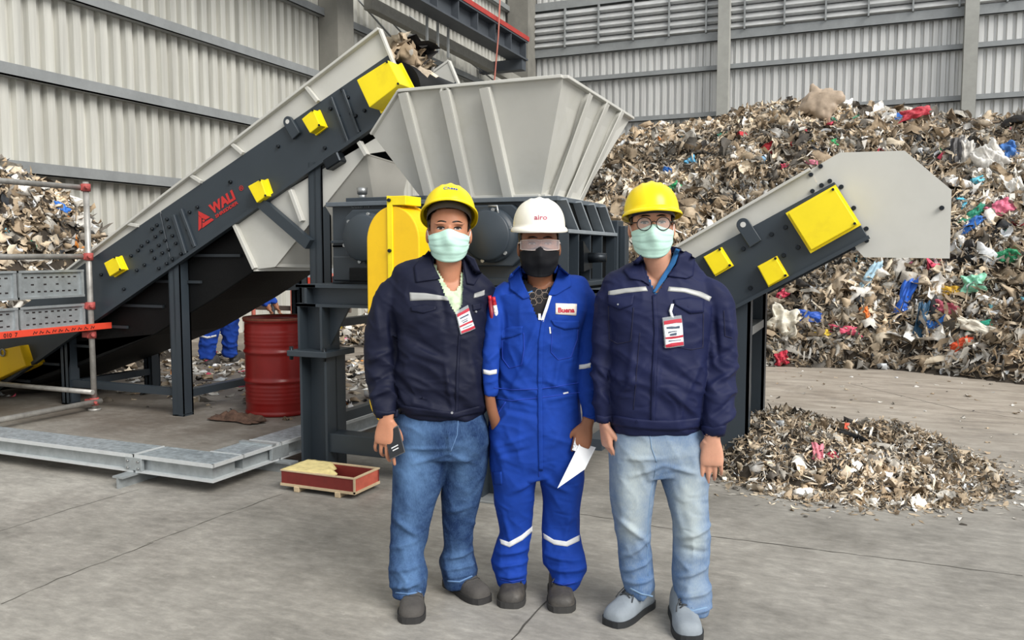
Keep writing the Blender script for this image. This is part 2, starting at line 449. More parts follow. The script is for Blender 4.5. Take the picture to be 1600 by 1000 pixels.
def slab(x0, x1, dx0=0, dx1=0):
    k = math.tan(ang)
    return [(x0, pt_bot(x0)), (x1, pt_bot(x1)), (x1 - .22 * k * 1.0, pt_top(x1 - .22 * k)), (x0 - .22 * k, pt_top(x0 - .22 * k))]
for y, th, lab in ((YN, .03, 1), (YF - .03, .03, 0)):
    PY([(xl, pt_bot(xl)), (xs0, pt_bot(xs0)), (xs0 - .13, pt_top(xs0 - .13)), (xl, pt_top(xl))], y, th, 'side_plate', MT['dark'], conv, .004)
    PY([(xs0 + .006, pt_bot(xs0)), (tipB[0], tipB[2]), (tipR[0], tipR[2]), (xt, pt_top(xt)), (xs0 - .124, pt_top(xs0 - .124))], y, th, 'side_plate', MT['dark'], conv, .004)
# stiffening flange along the lower edge
for y in (YN - .035, YF):
    g = G(); g.bar((xl, y + .018, pt_bot(xl) + .015), (tipB[0], y + .018, tipB[2] + .015), .035, .03, dn); g.build('edge_flange', MT['dark'], conv)
# splice strips
for (a, b, w) in (((271, 336), (290, 397), .035), ((283, 327), (305, 386), .03), ((518, 152), (544, 222), .02), ((536, 140), (561, 208), .02)):
    g = G(); A = wy(*a, YN - .012); B = wy(*b, YN - .012); g.bar(A, B, .025, w, ds); g.build('splice_strip', MT['dark'], conv, .003)
# grey upper skirts with rim and ribs
st_tip = wy(595, 46, YN); sb_tip = wy(629, 131, YN)
for y, sg in ((YN + .005, -1), (YF - .02, 1)):
    xk = wy(128, 407, YN)[0]
    PY([(xk - .5, pt_top(xk - .5) - .02), (xt, pt_top(xt) - .02), (sb_tip[0], sb_tip[2]), (st_tip[0], st_tip[2]), (xk, sk_top(xk)), (xk - .5, sk_top(xk - .5) - .0)], y, .012, 'skirt', MT['grey'], conv)
    g = G(); g.bar((xk - .5, y + sg * .02, sk_top(xk - .5)), (st_tip[0], y + sg * .02, st_tip[2]), .055, .022, dn); g.build('skirt_rim', MT['grey'], conv, .003)
    g = G(); g.bar((st_tip[0], y + sg * .015, st_tip[2]), (sb_tip[0], y + sg * .015, sb_tip[2]), .045, .022, ds); g.build('skirt_rim', MT['grey'], conv, .003)
    for px, py in ((205, 349), (303, 276), (367, 226), (483, 136)):
        X0 = wy(px, py, YN)[0]; g = G()
        g.bar((X0 - .02, y + sg * .02, sk_top(X0 - .02)), (X0 + .1, y + sg * .02, pt_top(X0 + .1)), .035, .03, ds); g.build('rib', MT['grey'], conv, .002)
# yellow guard boxes on the side plate
def guard(q, d, parent, y, name='guard_box', m=None):
    m = m or MT['yellow']
    P = [wy(a, b, y - d) for a, b in q]
    g = G(); g.prism([(p[0], y - d, p[2]) for p in P], (0, d, 0)); o = g.build(name, m, parent, .006, 2)
    c = sum((Vector(p) for p in P), Vector()) / 4
    g = G(); g.prism([Vector((p[0], y - .02, p[2])) * 1 + (Vector((p[0], y - .02, p[2])) - Vector((c.x, y - .02, c.z))) * .1 for p in P], (0, .018, 0)); g.build('flange', m, o)
    for p in P[1:3]:
        v = Vector((p[0], y - d, p[2])); v = v.lerp(Vector((c.x, y - d, c.z)), .08)
        g = G(); g.cyl(v, v + Vector((0, -.008, 0)), .009, n=8); g.build('bolt', MT['bolt'], o)
guard([(557, 125), (606, 94), (625, 131), (577, 168)], .2, conv, YN)
guard([(471, 186), (489, 171), (500, 196), (484, 208)], .1, conv, YN)
guard([(387, 291), (407, 280), (416, 306), (401, 317)], .1, conv, YN)
guard([(162, 411), (180, 401), (189, 421), (171, 432)], .08, conv, YN)
# lifting lug with a round eye
def lug(tip, base0, base1, y, parent):
    A, B, Cc = (np.array(wy(*p, y)) for p in (tip, base0, base1))
    d = ((B + Cc) / 2 - A); l = np.linalg.norm(d); d = d / l; w = np.linalg.norm(Cc - B) / 2
    s = np.array([-d[2], 0, d[0]]); n = 12
    o = [A + (s * math.cos(t) - d * math.sin(t)) * w for t in np.linspace(0, PI, n)]; outer = o + [A - s * w + d * l, A + s * w + d * l]
    g = G(); g.prism([(p[0], y, p[2]) for p in outer], (0, .03, 0)); ob = g.build('lifting_lug', MT['dark'], parent, .003)
    g = G(); g.cyl((A[0], y - .002, A[2]), (A[0], y + .001, A[2]), w * .42, n=18); g.build('eye', mat('lug_eye_grey', '#c8c7c2', .5), ob)
lug((449, 190), (456, 217), (468, 208), YN - .035, conv)
# bolts
bolt_me = None
def bolts(pts, y, parent, r=.014):
    global bolt_me
    for px, py in pts:
        if bolt_me is None:
            g = G(); g.cyl((0, 0, 0), (0, -.02, 0), .016, .013, n=8); o = g.build('bolt', MT['bolt'], None); bolt_me = o.data; bpy.data.objects.remove(o)
        p = wy(px, py, y); o = link('bolt', bolt_me, None, parent); o.location = p
z3 = [(685, 400), (715, 475), (755, 447), (722, 372), (740, 348), (772, 326), (795, 260), (820, 240), (792, 373), (808, 412), (830, 345), (848, 385), (862, 320), (880, 367), (842, 275), (812, 300), (900, 295), (918, 335), (945, 390), (900, 418), (870, 440), (883, 250), (830, 465), (872, 210), (960, 188), (990, 173), (1030, 147), (980, 265), (1010, 345), (972, 380), (648, 573), (530, 498), (1203, 15)]
z2 = [(30, 770), (248, 608), (460, 615), (485, 437), (538, 353), (523, 470), (565, 385), (580, 460), (600, 468), (640, 445), (615, 540), (560, 575)]
bolts([(x * .3, 280 + y * .3) for x, y in z3] + [(350 + x * .344, 20 + y * .344) for x, y in z2], YN, conv)
# belt: carrying run on top, sagging return run with cleats below
g = G(); off = .30
xa, xe = xl + .2, xt + .02
g.bar((xa, (YN + YF) / 2, pt_top(xa) - .08), (xe, (YN + YF) / 2, pt_top(xe) - .08), YF - YN - .1, .03, dn); g.build('belt', MT['rubber'], conv)
hd = Vector((xe, 0, pt_top(xe) - .28)); g = G(); g.cyl((hd.x, YN + .06, hd.z), (hd.x, YF - .06, hd.z), .22, n=28); g.build('head_drum', MT['rubber'], conv)
xr = wy(395, 424, YN + .1)[0]
low = [wy(395, 426, YN + .12), wy(330, 470, YN + .12), wy(240, 524, YN + .12), wy(140, 566, YN + .12), wy(40, 604, YN + .12)]
poly = [(xr + .05, pt_bot(xr) + .06)] + [(p[0], p[2]) for p in low] + [(-8.5, .12), (-8.72, .35), (-8.5, pt_bot(-8.5) + .06)]
g = G(); g.prism([(p[0], YN + .12, p[1]) for p in poly], (0, YF - YN - .24, 0)); g.build('return_pan', MT['rubber'], conv, .01)
for k in range(7):
    f = (k + .5) / 7; xx = xr + (-8.3 - xr) * f; zz = np.interp(-xx, [-p[0] for p in low], [p[2] for p in low])
    zb_ = pt_bot(xx)
    g = G(); g.span((xx - .55, YN + .095, zb_ + (zz - zb_) * .45 - .3 * 0), (xx + .1, YN + .12, zb_ + (zz - zb_) * .45 + .025)); g.build('cleat', MT['darkflat'], conv)
# tail guard, yellow with a lifting eye
P = [wy(a, b, YN - .1) for a, b in ((-60, 560), (30, 540), (40, 572), (-20, 600), (-60, 610))]
g = G(); g.prism([(p[0], YN - .1, p[2]) for p in P], (0, .3, 0)); o = g.build('tail_guard', MT['yellowdeep'], conv, .01, 2)
c = wy(4, 551, YN - .115); g = G()
for k in range(16):
    a0 = k * PI / 8; a1 = a0 + PI / 8; g.cyl((c[0] + .035 * math.cos(a0), c[1], c[2] + .035 * math.sin(a0)), (c[0] + .035 * math.cos(a1), c[1], c[2] + .035 * math.sin(a1)), .009, n=6)
g.build('lifting_eye', MT['steel'], o)
# catch chute of light grey plate under the head of the conveyor
q = [(365, 346), (396, 421), (430, 417), (571, 241), (604, 236), (590, 214)]
PY([(wy(a, b, YN + .02)[0], wy(a, b, YN + .02)[2]) for a, b in q], YN + .02, .012, 'catch_chute', MT['grey'], conv)
A = [wy(430, 417, YN + .03), wy(571, 241, YN + .03)]
b1 = wy(600, 421, 6.55); b2 = wy(640, 262, 6.55)
g = G(); g.add([A[0], A[1], b2, b1], [(0, 1, 2, 3)]); g.add([Vector(v) + Vector((0, .01, .01)) for v in (A[0], A[1], b2, b1)], [(3, 2, 1, 0)]); g.build('chute_floor', MT['grey'], conv)
for (a, b) in (((367, 350), (399, 420)), ((455, 297), (473, 346)), ((562, 222), (574, 243))):
    g = G(); g.bar(wy(*a, YN), wy(*b, YN), .05, .035, ds); g.build('chute_rib', MT['grey'], conv, .003)
g = G(); g.bar(wy(396, 421, YN + .02), wy(505, 420, YN + .4), .05, .03); g.build('chute_rim', MT['grey'], conv)
g = G(); Pq = wy(523, 252, YN - .02); g.box(Pq, (.16, .1, .09), Matrix.Rotation(-ang, 3, 'Y')); g.build('limit_switch', MT['bolt'], conv, .01)
# legs with bars between near and far legs
def leg_pair(px, py, parent, ztop, w=.12, yn=YN + .0, yf=None, zbar=(.2, 1.12)):
    x = wz(px, py)[0] if py else px
    yf_ = yf
    for y in (yn, yf_ - w):
        g = G(); g.span((x - w / 2, y, .0), (x + w / 2, y + .018, ztop)); g.span((x - w / 2, y + w - .018, 0), (x + w / 2, y + w, ztop)); g.span((x - .01, y, 0), (x + .01, y + w, ztop)); g.span((x - w / 2 - .0, y, 0), (x + w / 2, y + w, .015))
        g.span((x - w / 2, y, .02), (x - w / 2 + .012, y + w, ztop)); g.span((x + w / 2 - .012, y, .02), (x + w / 2, y + w, ztop))
        g.build('leg', MT['dark'], parent)
    for z in zbar:
        if z > ztop: continue
        g = G(); g.span((x - .04, yn + w, z - .035), (x + .04, yf_ - w, z + .035)); g.build('cross_bar', MT['dark'], parent)
    return x
x1 = wy(278, 640, YN)[0]
YL = 7.7
leg_pair(x1, None, conv, pt_bot(x1) + .1, .13, YN - .0, YL, (.2, 1.14))
x0 = wy(100, 622, YN)[0]; leg_pair(x0, None, conv, pt_bot(x0) + .1, .12, YN + .02, YF, (.2,))
x2 = wy(492, 300, YN)[0]; leg_pair(x2, None, conv, pt_bot(x2) + .06, .13, YN, YF, (.9,))
g = G(); g.bar(wy(410, 318, YN - .03), wy(484, 382, YN - .03), .06, .09); g.build('brace', MT['dark'], conv)
g = G(); g.span((x0, YN + .04, .18), (x1, YN + .1, .25)); g.build('cross_bar', MT['dark'], conv)
# print on the side plate: triangular emblem and lettering
def on_plate(px, py):
    p = wy(px, py, YN - .004); return Vector(p)
xa_, za_ = ds, dn
def plate_M(o): return Matrix(((ds.x, dn.x, 0, o.x), (0, 0, -1, o.y), (ds.z, dn.z, 0, o.z), (0, 0, 0, 1)))
b0, b1_ = on_plate(331, 334.8), on_plate(367.5, 309)
put_text('lettering', 'WALI', .118, plate_M(b0), MT['logo'], conv, .001, .006, (b1_ - b0).length)
b2_, b3_ = on_plate(337.6, 340.8), on_plate(372.2, 317.2)
put_text('lettering', 'SHREDDER', .04, plate_M(b2_), MT['logo'], conv, .001, .001, (b3_ - b2_).length)
put_text('lettering', '®', .062, plate_M(on_plate(375.5, 299.5)), MT['logo'], conv, .001)
for q in ([(200, 597), (385, 693), (312, 735), (298, 722), (262, 712), (203, 660)], [(405, 708), (443, 735), (262, 865), (264, 775), (285, 785), (305, 768)], [(203, 672), (250, 705), (248, 862), (203, 908)], [(282 + 20 * math.cos(t), 747 + 20 * math.sin(t)) for t in np.linspace(0, 2 * PI, 14, endpoint=False)]):
    g = G(); g.prism([on_plate(290 + a / 10, 270 + b / 10) for a, b in q], (0, -.002, 0)); g.build('emblem_arm', MT['logo'], conv)
# rubbish on top of the belt head is added with the heaps

# ================================================================== SHREDDER: hopper, body, platform
hop = empty('shredder_hopper', (-2.4, 6.0, 1.8), 0, 'large light grey ribbed feed hopper on top of the shredder', 'hopper')
HY0, HY1 = 5.15, 5.38
fT = [wy(625, 140, HY0), wy(880, 123, HY0)]
ztop = (fT[0][2] + fT[1][2]) / 2
fB = [wy(660, 310, HY1), wy(845, 308, HY1)]; zbot = (fB[0][2] + fB[1][2]) / 2
k_ = (wy(582, 210, HY0)[2] - zbot) / (ztop - zbot); HYm = HY1 + (HY0 - HY1) * k_
fM = wy(582, 210, HYm)
BR = wz(985, 185, ztop); BB = wz(905, 315, zbot)
v = lambda x, y, z: Vector((x, y, z))
TL, TR, TRb, TLb = v(fT[0][0], HY0, ztop), v(fT[1][0], HY0, ztop), v(BR[0], BR[1], ztop), v(fT[0][0], BR[1], ztop)
BL, BRf, BRb, BLb = v(fB[0][0], HY1, zbot), v(fB[1][0], HY1, zbot), v(BB[0], BB[1], zbot), v(fB[0][0], BB[1], zbot)
ML = v(*fM); MLb = v(fM[0], BR[1] - .1, fM[2])
def plate(pts, th, name, m, parent, inward):
    n = (pts[1] - pts[0]).cross(pts[2] - pts[0]).normalized()
    if n.dot(inward) < 0: n = -n
    g = G(); g.prism(pts, n * th); return g.build(name, m, parent)
cen = v((TL.x + TR.x) / 2, (TL.y + TRb.y) / 2, (ztop + zbot) / 2)
for pts, nm in (([TL, TR, BRf, BL, ML], 'front_panel'), ([TR, TRb, BRb, BRf], 'side_panel'), ([TRb, TLb, MLb, BLb, BRb], 'back_panel'), ([ML, BL, BLb, MLb], 'side_panel')):
    c = sum(pts, Vector()) / len(pts); plate(pts, .012, nm, MT['grey'], hop, cen - c)
for a, b in ((TL, TR), (TR, TRb), (TRb, TLb)):
    g = G(); g.bar(a, b, .07, .022); g.build('rim', MT['grey'], hop, .003)
g = G(); g.bar(TL, ML, .05, .02); g.build('rim', MT['grey'], hop, .003)
for a, b in ((BL, BRf), (BRf, BRb)):
    g = G(); g.bar(a, b, .07, .025); g.build('rim', MT['grey'], hop, .003)
def on_front(px, py):
    d = Vector(_ray(px, py)); n = (TR - TL).cross(BRf - TL).normalized(); o = Vector(_C)
    return o + d * ((TL - o).dot(n) / d.dot(n))
def on_right(px, py):
    d = Vector(_ray(px, py)); n = (TRb - TR).cross(BRf - TR).normalized(); o = Vector(_C)
    return o + d * ((TR - o).dot(n) / d.dot(n))
nf = (TR - TL).cross(BRf - TL).normalized(); nf = nf if nf.y < 0 else -nf
nr = (TRb - TR).cross(BRf - TR).normalized(); nr = nr if nr.x > 0 else -nr
for a, b in (((640, 143), (680, 303)), ((705, 139), (741, 306)), ((767, 135), (804, 306))):
    A, B = on_front(*a), on_front(*b); g = G(); g.bar(A + nf * .03, B + nf * .03, .012, .06, nf); g.bar(A + nf * .058 - Vector((.03, 0, 0)), B + nf * .058 - Vector((.03, 0, 0)), .06, .008, nf); g.build('rib', MT['grey'], hop)
for a, b in (((914, 146), (856, 309)), ((941, 161), (877, 311)), ((964, 174), (898, 313))):
    A, B = on_right(*a), on_right(*b); g = G(); g.bar(A + nr * .03, B + nr * .03, .012, .06, nr); g.bar(A + nr * .058 - Vector((0, .035, 0)), B + nr * .058 - Vector((0, .035, 0)), .07, .008, nr); g.build('rib', MT['grey'], hop)
c = on_front(698, 142) + nf * .03
g = G()
for k in range(20):
    t0, t1 = k * PI / 10, (k + 1) * PI / 10
    g.cyl(c + Vector((.028 * math.cos(t0), 0, .028 * math.sin(t0))), c + Vector((.028 * math.cos(t1), 0, .028 * math.sin(t1))), .013, n=6)
g.build('lifting_eye', MT['grey'], hop)

SY = 4.95
shr = empty('shredder', (-2.5, 5.7, 1.3), 0, 'charcoal industrial shredder body with round bearing housings under the hopper', 'shredder')
sTL = wy(515, 317, SY); sTR = wy(869, 313, SY); zs1 = sTL[2]; zs0 = wy(515, 442, SY)[2]
xL, xR = sTL[0], sTR[0]; SB = 5.9; SD = 6.75
g = G(); g.span((xL + .02, SY, zs0), (xR, SB, zs1 - .02)); g.build('body', MT['dark'], shr, .006)
g = G(); g.span((xL, SY - .05, zs1 - .03), (xR + .03, SB + .03, zs1)); g.build('top_flange', mat('worn_flange_paint', '#596168', .4, 0, .15, 9), shr, .003)
g = G(); g.span((xL + .03, SY - .03, zs0), (xR, SY, zs0 + .05)); g.span((xL + .02, SY - .025, zs0 + .28), (xR, SY, zs0 + .3)); g.build('front_rail', MT['dark'], shr, .003)
g = G(); g.span((xL + .1, SY + .05, zs1), (xL + .75, SY + .9, zs1 + .035)); g.build('cover_plate', MT['dark'], shr, .004)
g = G(); c = wy(566, 300, SY + .2); g.cyl((c[0], c[1], zs1 + .03), (c[0], c[1], zs1 + .07), .03, n=14); g.cyl((c[0], c[1], zs1 + .07), (c[0], c[1], zs1 + .115), .036, .04, n=14); g.build('breather_cap', MT['steel'], shr)
def bearing(px, py, r, parent):
    c = Vector(wy(px, py, SY - .1)); o = None
    g = G(); k = r * 1.12
    pts = [(-k, -k * .75), (-k * .7, -k), (k * .7, -k), (k, -k * .75), (k, k * .75), (k * .7, k), (-k * .7, k), (-k, k * .75)]
    g.prism([(c.x + a, SY - .06, c.z + b) for a, b in pts], (0, .06, 0)); o = g.build('bearing_housing', MT['dark'], parent, .008, 2)
    g = G(); prof = [(0, .135), (r * .86, .135), (r * .9, .125), (r * .9, .1), (r * .98, .098), (r * .98, .06), (r, .055), (r, .0)]
    g.lathe((c.x, SY - .02, c.z), prof, (0, -1, 0), 40); g.build('bearing_cap', MT['dark'], o)
    for t in range(6):
        a = t * PI / 3 + .3; q = Vector((c.x + r * .94 * math.cos(a), SY - .118, c.z + r * .94 * math.sin(a)))
        g = G(); g.cyl(q, q + Vector((0, -.016, 0)), .013, n=6); g.build('bolt', MT['steel'], o)
bearing(572, 372, .175, shr); bearing(765, 368, .175, shr)
g = G(); c = Vector(wy(770, 332, SY - .12)); g.tube([c + Vector((-.03, 0, .04)), c + Vector((.03, 0, .04)), c + Vector((.035, 0, .0)), c + Vector((.035, .02, -.05))], .008, 8); g.build('grease_pipe', MT['steel'], shr)
for px in (531, 545):
    for py in (347, 362, 386):
        g = G(); c = Vector(wy(px, py, SY)); g.span((xL + .03, SY - .014, c.z), (xL + .14, SY, c.z + .012))
    g.build('body_rib', MT['dark'], shr)
c = Vector(wy(549, 325, SY - .004)); put_text('cast_lettering', 'CC22M10', .042, Matrix(((1, 0, 0, c.x), (0, 0, -1, c.y), (0, 1, 0, c.z), (0, 0, 0, 1))), mat('chalky_ink', '#8d9498', .7), shr, .001, 0, .15)
# lower gearbox feet on the left
g = G(); a, b = wy(519, 400, SY - .12), wy(572, 440, SY - .12); g.span((a[0], SY - .12, b[2]), (b[0], SY, a[2])); g.build('gearbox_foot', MT['darkflat'], shr, .01)
g = G(); a, b = wy(545, 418, SY - .16), wy(575, 440, SY - .16); g.span((a[0], SY - .16, b[2]), (b[0], SY - .1, a[2])); g.build('gearbox_foot', MT['rubber'], shr, .005)
# yellow belt guard with rounded top
gx0, gx1 = wy(573, 400, SY - .56)[0], wy(655, 400, SY - .56)[0]; gr = (gx1 - gx0) / 2; gcx = (gx0 + gx1) / 2
gzt = wy(612, 322, SY - .56)[2]; gzb = .42
pts = [(gcx + gr * math.cos(t), gzt - gr * 1.15 + gr * 1.15 * math.sin(t)) for t in np.linspace(0, PI, 25)] + [(gcx + gr * math.cos(t), gzb + gr + gr * math.sin(t)) for t in np.linspace(PI, 2 * PI, 17)]
g = G(); g.prism([(a, SY - .56, b) for a, b in pts], (0, .2, 0)); bg = g.build('belt_guard', MT['yellowdeep'], shr, .008, 2)
g = G(); g.prism([(a * 1 + .0, SY - .375, b) for a, b in [(gcx + (p[0] - gcx) * 1.04, p[1] + .012) for p in pts]], (0, .02, 0)); g.build('guard_flange', MT['yellowdeep'], bg)
g = G(); g.span((gcx - .028, SY - .57, gzb + .1), (gcx + .006, SY - .555, gzt + .06)); g.span((gcx - .028, SY - .57, gzt + .005), (gcx + .1, SY - .38, gzt + .06)); g.build('guard_strap', MT['yellow'], bg, .002)
for z in (gzt + .035, gzt - .27, gzt - .8):
    g = G(); g.cyl((gcx - .011, SY - .57, z), (gcx - .011, SY - .585, z), .011, n=8); g.build('bolt', MT['bolt'], bg)
# right end: sloped ribs over upright stiffeners, motor stub and end plate
zm = zs1 - .21; xo = xR + .07
RIBG = mat('rib_grey', '#848b90', .4)
g = G(); g.span((xR, SY + .12, zs0), (xR + .012, SB + .1, zs1 - .03)); g.build('end_casing', MT['rubber'], shr)
for y in (SY + .0, SY + .29, SY + .57, SY + .84):
    g = G(); g.bar((xR + .035, y, zs1 - .02), (xo - .02, y + .2, zm), .014, .07, (1, 0, 0)); g.build('sloped_rib', RIBG, shr)
for y in (SY + .0, SY + .2, SY + .45, SY + .72, SB + .1):
    g = G(); g.span((xR, y, zs0), (xo + .01, y + .02, zm)); g.build('upright_stiffener', MT['dark'], shr)
g = G(); g.span((xR, SY, zm - .02), (xo + .02, SB + .14, zm + .005)); g.build('ledge', RIBG, shr, .003)
g = G(); g.span((xR, SY - .02, zs0), (xo + .1, SB + .2, zs0 + .03)); g.build('ledge', MT['dark'], shr, .003)
c = Vector(wx(912, 398, xo)); g = G(); g.prism([(xo, c.y - .08, c.z - .11), (xo, c.y + .1, c.z - .09), (xo, c.y + .06, c.z + .01), (xo, c.y - .1, c.z + .09)], (.03, 0, 0)); g.cyl((xo + .02, c.y + .03, c.z - .02), (xo + .14, c.y + .06, c.z - .02), .036, .03, n=20); g.build('drain_stub', MT['bolt'], shr)
g = G(); g.span((xR - .1, SB + .14, zs0 + .02), (xo + .02, SB + .3, zm + .1)); g.span((xo + .02, SB + .18, zs0 + .05), (xo + .07, SB + .28, zm + .06)); g.build('end_plate', MT['dark'], shr, .006)

plat = empty('shredder_platform', (-2.7, 5.6, 0), 0, 'charcoal steel beam stand carrying the shredder', 'platform')
PYF = 4.62; zp1 = zs0; zp0 = zp1 - .15
pxL = wy(463, 500, PYF)[0]
def ibeam(g, a, b, w, h):
    a, b = Vector(a), Vector(b); d = (b - a).normalized()
    g.bar(a + Vector((0, 0, h / 2 - .01)), b + Vector((0, 0, h / 2 - .01)), w, .02); g.bar(a - Vector((0, 0, h / 2 - .01)), b - Vector((0, 0, h / 2 - .01)), w, .02); g.bar(a, b, .02, h)
    return g
xRp = xR + .45
for y in (PYF + .08, SD):
    g = G(); ibeam(g, (pxL, y, (zp0 + zp1) / 2), (xRp, y, (zp0 + zp1) / 2), .16, .15); g.build('deck_beam', MT['dark'], plat)
for x in (pxL + .08, (pxL + xRp) / 2, xRp - .08):
    g = G(); ibeam(g, (x, PYF, (zp0 + zp1) / 2), (x, SD, (zp0 + zp1) / 2), .16, .148); g.build('deck_beam', MT['dark'], plat)
def hcol(x, y, w, z0, z1, parent):
    g = G(); g.span((x - w / 2, y, z0), (x - w / 2 + .018, y + w, z1)); g.span((x + w / 2 - .018, y, z0), (x + w / 2, y + w, z1)); g.span((x - w / 2, y + w / 2 - .009, z0), (x + w / 2, y + w / 2 + .009, z1))
    return g.build('post', MT['dark'], parent)
zf = wy(485, 552, PYF)[2]
posts = [(pxL + .11, PYF), (wz(766, 786)[0], PYF - .1), (pxL + .11, SD - .2), (xRp - .15, SD - .2)]
for i, (x, y) in enumerate(posts):
    hcol(x + .02, y, .22, 0, zf - .02, plat); hcol(x, y, .2, zf + .02, zp0, plat)
    g = G(); g.span((x - .15, y - .06, zf - .02), (x + .17, y + .28, zf + .02)); g.build('splice_plate', MT['dark'], plat, .004)
    g = G(); g.span((x - .13, y - .06, 0), (x + .17, y + .26, .015)); g.build('base_plate', MT['girt'] if i == 1 else MT['dark'], plat, .003)
    for dx in (-.13, .14):
        g = G(); g.cyl((x + dx, y - .035, zf - .045), (x + dx, y - .035, zf + .045), .014, n=6); g.build('bolt', MT['bolt'], plat)
    if i in (0, 2):
        g = G(); g.prism([(x + .1, y + .09, zf + .05), (x + .1, y + .09, zp0), (x + .26, y + .09, zp0)], (0, .02, 0)); g.build('gusset', MT['dark'], plat)
zx = wy(495, 690, PYF)[2]
g = G(); g.span((posts[0][0] + .1, PYF + .02, zx - .07), (xRp - .3, PYF + .16, zx + .06)); g.build('tie_beam', MT['dark'], plat, .004)
g = G(); g.span((pxL + .08, PYF + .2, .3), (pxL + .15, SD, .37)); g.build('tie_beam', MT['dark'], plat)
g = G(); g.span((xRp - .2, PYF + .2, .3), (xRp - .1, SD, .37)); g.build('tie_beam', MT['dark'], plat)

# ================================================================== OUTFEED CONVEYOR
OY, OF = 5.80, 7.0
outc = empty('outfeed_conveyor', (-.7, 6.4, 0), 0, 'short inclined charcoal discharge conveyor with grey hood at the right', 'conveyor')
o_top = L2(wy(1100, 395, OY), wy(1303, 284, OY)); o_bot = L2(wy(1150, 482, OY), wy(1358, 373, OY)); o_sk = L2(wy(1062, 382, OY), wy(1265, 263, OY))
a_o = math.atan2(o_top(0) - o_top(-1), 1); do = Vector((math.cos(a_o), 0, math.sin(a_o))); no = Vector((-math.sin(a_o), 0, math.cos(a_o)))
oTR, oBR = wy(1304, 284, OY), wy(1358, 373, OY); oxl = -1.45
oST = wy(1266, 264, OY); oSB = wy(1282, 297, OY)
for y in (OY, OF - .03):
    PY([(oxl, o_bot(oxl)), (oBR[0], oBR[2]), (oTR[0], oTR[2]), (oxl, o_top(oxl))], y, .03, 'side_plate', MT['dark'], outc, .004)
    g = G(); g.bar((oxl, y - .01, o_bot(oxl) + .012), (oBR[0], y - .01, oBR[2] + .012), .04, .024, no); g.build('edge_flange', MT['dark'], outc)
    PY([(oxl, o_top(oxl) - .02), (oSB[0], o_top(oSB[0]) - .02), (oST[0], oST[2]), (oxl, o_sk(oxl))], y + .035 if y == OY else y - .02, .012, 'skirt', MT['grey'], outc)
    g = G(); g.bar((oxl, y + .02, o_sk(oxl)), (oST[0], y + .02, oST[2]), .06, .02, no); g.build('skirt_rim', MT['grey'], outc, .003)
    hood = [(1266, 264), (1312, 237), (1414, 234), (1488, 296), (1485, 404), (1350, 402), (1335, 386), (1358, 372), (1304, 286), (1282, 298)]
    hp = [wy(a, b, OY) for a, b in hood]
    PY([(p[0], p[2]) for p in hp], y + .045 if y == OY else y - .03, .012, 'hood_side', MT['grey'], outc)
for i in (1, 2, 3):
    a, b = hp[i], hp[i + 1]
    g = G(); A = Vector((a[0], OY + .05, a[2])); B = Vector((b[0], OY + .05, b[2])); W_ = Vector((0, OF - OY - .07, 0)); up = Vector((0, 0, -.012)) if i < 3 else Vector((-.012, 0, 0))
    g.add([A, B, B + W_, A + W_, A + up, B + up, B + W_ + up, A + W_ + up], [(0, 1, 2, 3), (7, 6, 5, 4), (0, 4, 5, 1), (2, 6, 7, 3), (1, 5, 6, 2), (0, 3, 7, 4)]); g.build('hood_panel', MT['grey'], outc)
g = G(); g.bar((oxl, (OY + OF) / 2, o_top(oxl) - .06), (oTR[0], (OY + OF) / 2, oTR[2] - .06), OF - OY - .1, .03, no); g.build('belt', MT['rubber'], outc)
g = G(); g.bar((oxl, (OY + OF) / 2, o_bot(oxl) + .06), (oBR[0] - .05, (OY + OF) / 2, oBR[2] + .06), OF - OY - .1, .03, no); g.build('belt', MT['rubber'], outc)
guard([(1231, 333), (1303, 292), (1340, 350), (1267, 391)], .1, outc, OY)
guard([(1184, 417), (1212, 402), (1229, 431), (1200, 447)], .08, outc, OY)
guard([(1099, 402), (1125, 388), (1142, 415), (1116, 430)], .08, outc, OY)
lug((1161, 351), (1171, 386), (1190, 376), OY - .035, outc)
zq = [(405, 563), (552, 487), (625, 450), (690, 555), (615, 597), (442, 767)]
bolts([(1040 + x * .3, 220 + y * .3) for x, y in zq], OY, outc)
zq = [(757, 177), (807, 133), (812, 232), (855, 210), (765, 262), (915, 240), (980, 350), (1045, 458), (1047, 520), (978, 562), (1438, 350)]
bolts([(1040 + x * .3, 220 + y * .3) for x, y in zq], OY + .04, outc)
xo1 = wy(1141, 700, OY)[0]
for y in (OY + .04, OY + .95):
    g = G(); x = xo1; g.span((x - .11, y, 0), (x + .11, y + .018, o_bot(x) + .1)); g.span((x + .09, y, 0), (x + .11, y + .13, o_bot(x) + .1)); g.span((x - .11, y, 0), (x - .09, y + .13, o_bot(x) + .1)); g.span((x - .11, y + .11, 0), (x + .11, y + .13, o_bot(x) + .1)); g.build('leg', MT['dark'], outc)
g = G(); zc_ = wx(1160, 512, xo1)[2]; g.span((xo1 - .05, OY + .17, zc_ - .03), (xo1 + .1, OY + .95, zc_ + .03)); g.build('cross_bar', MT['girt'], outc)
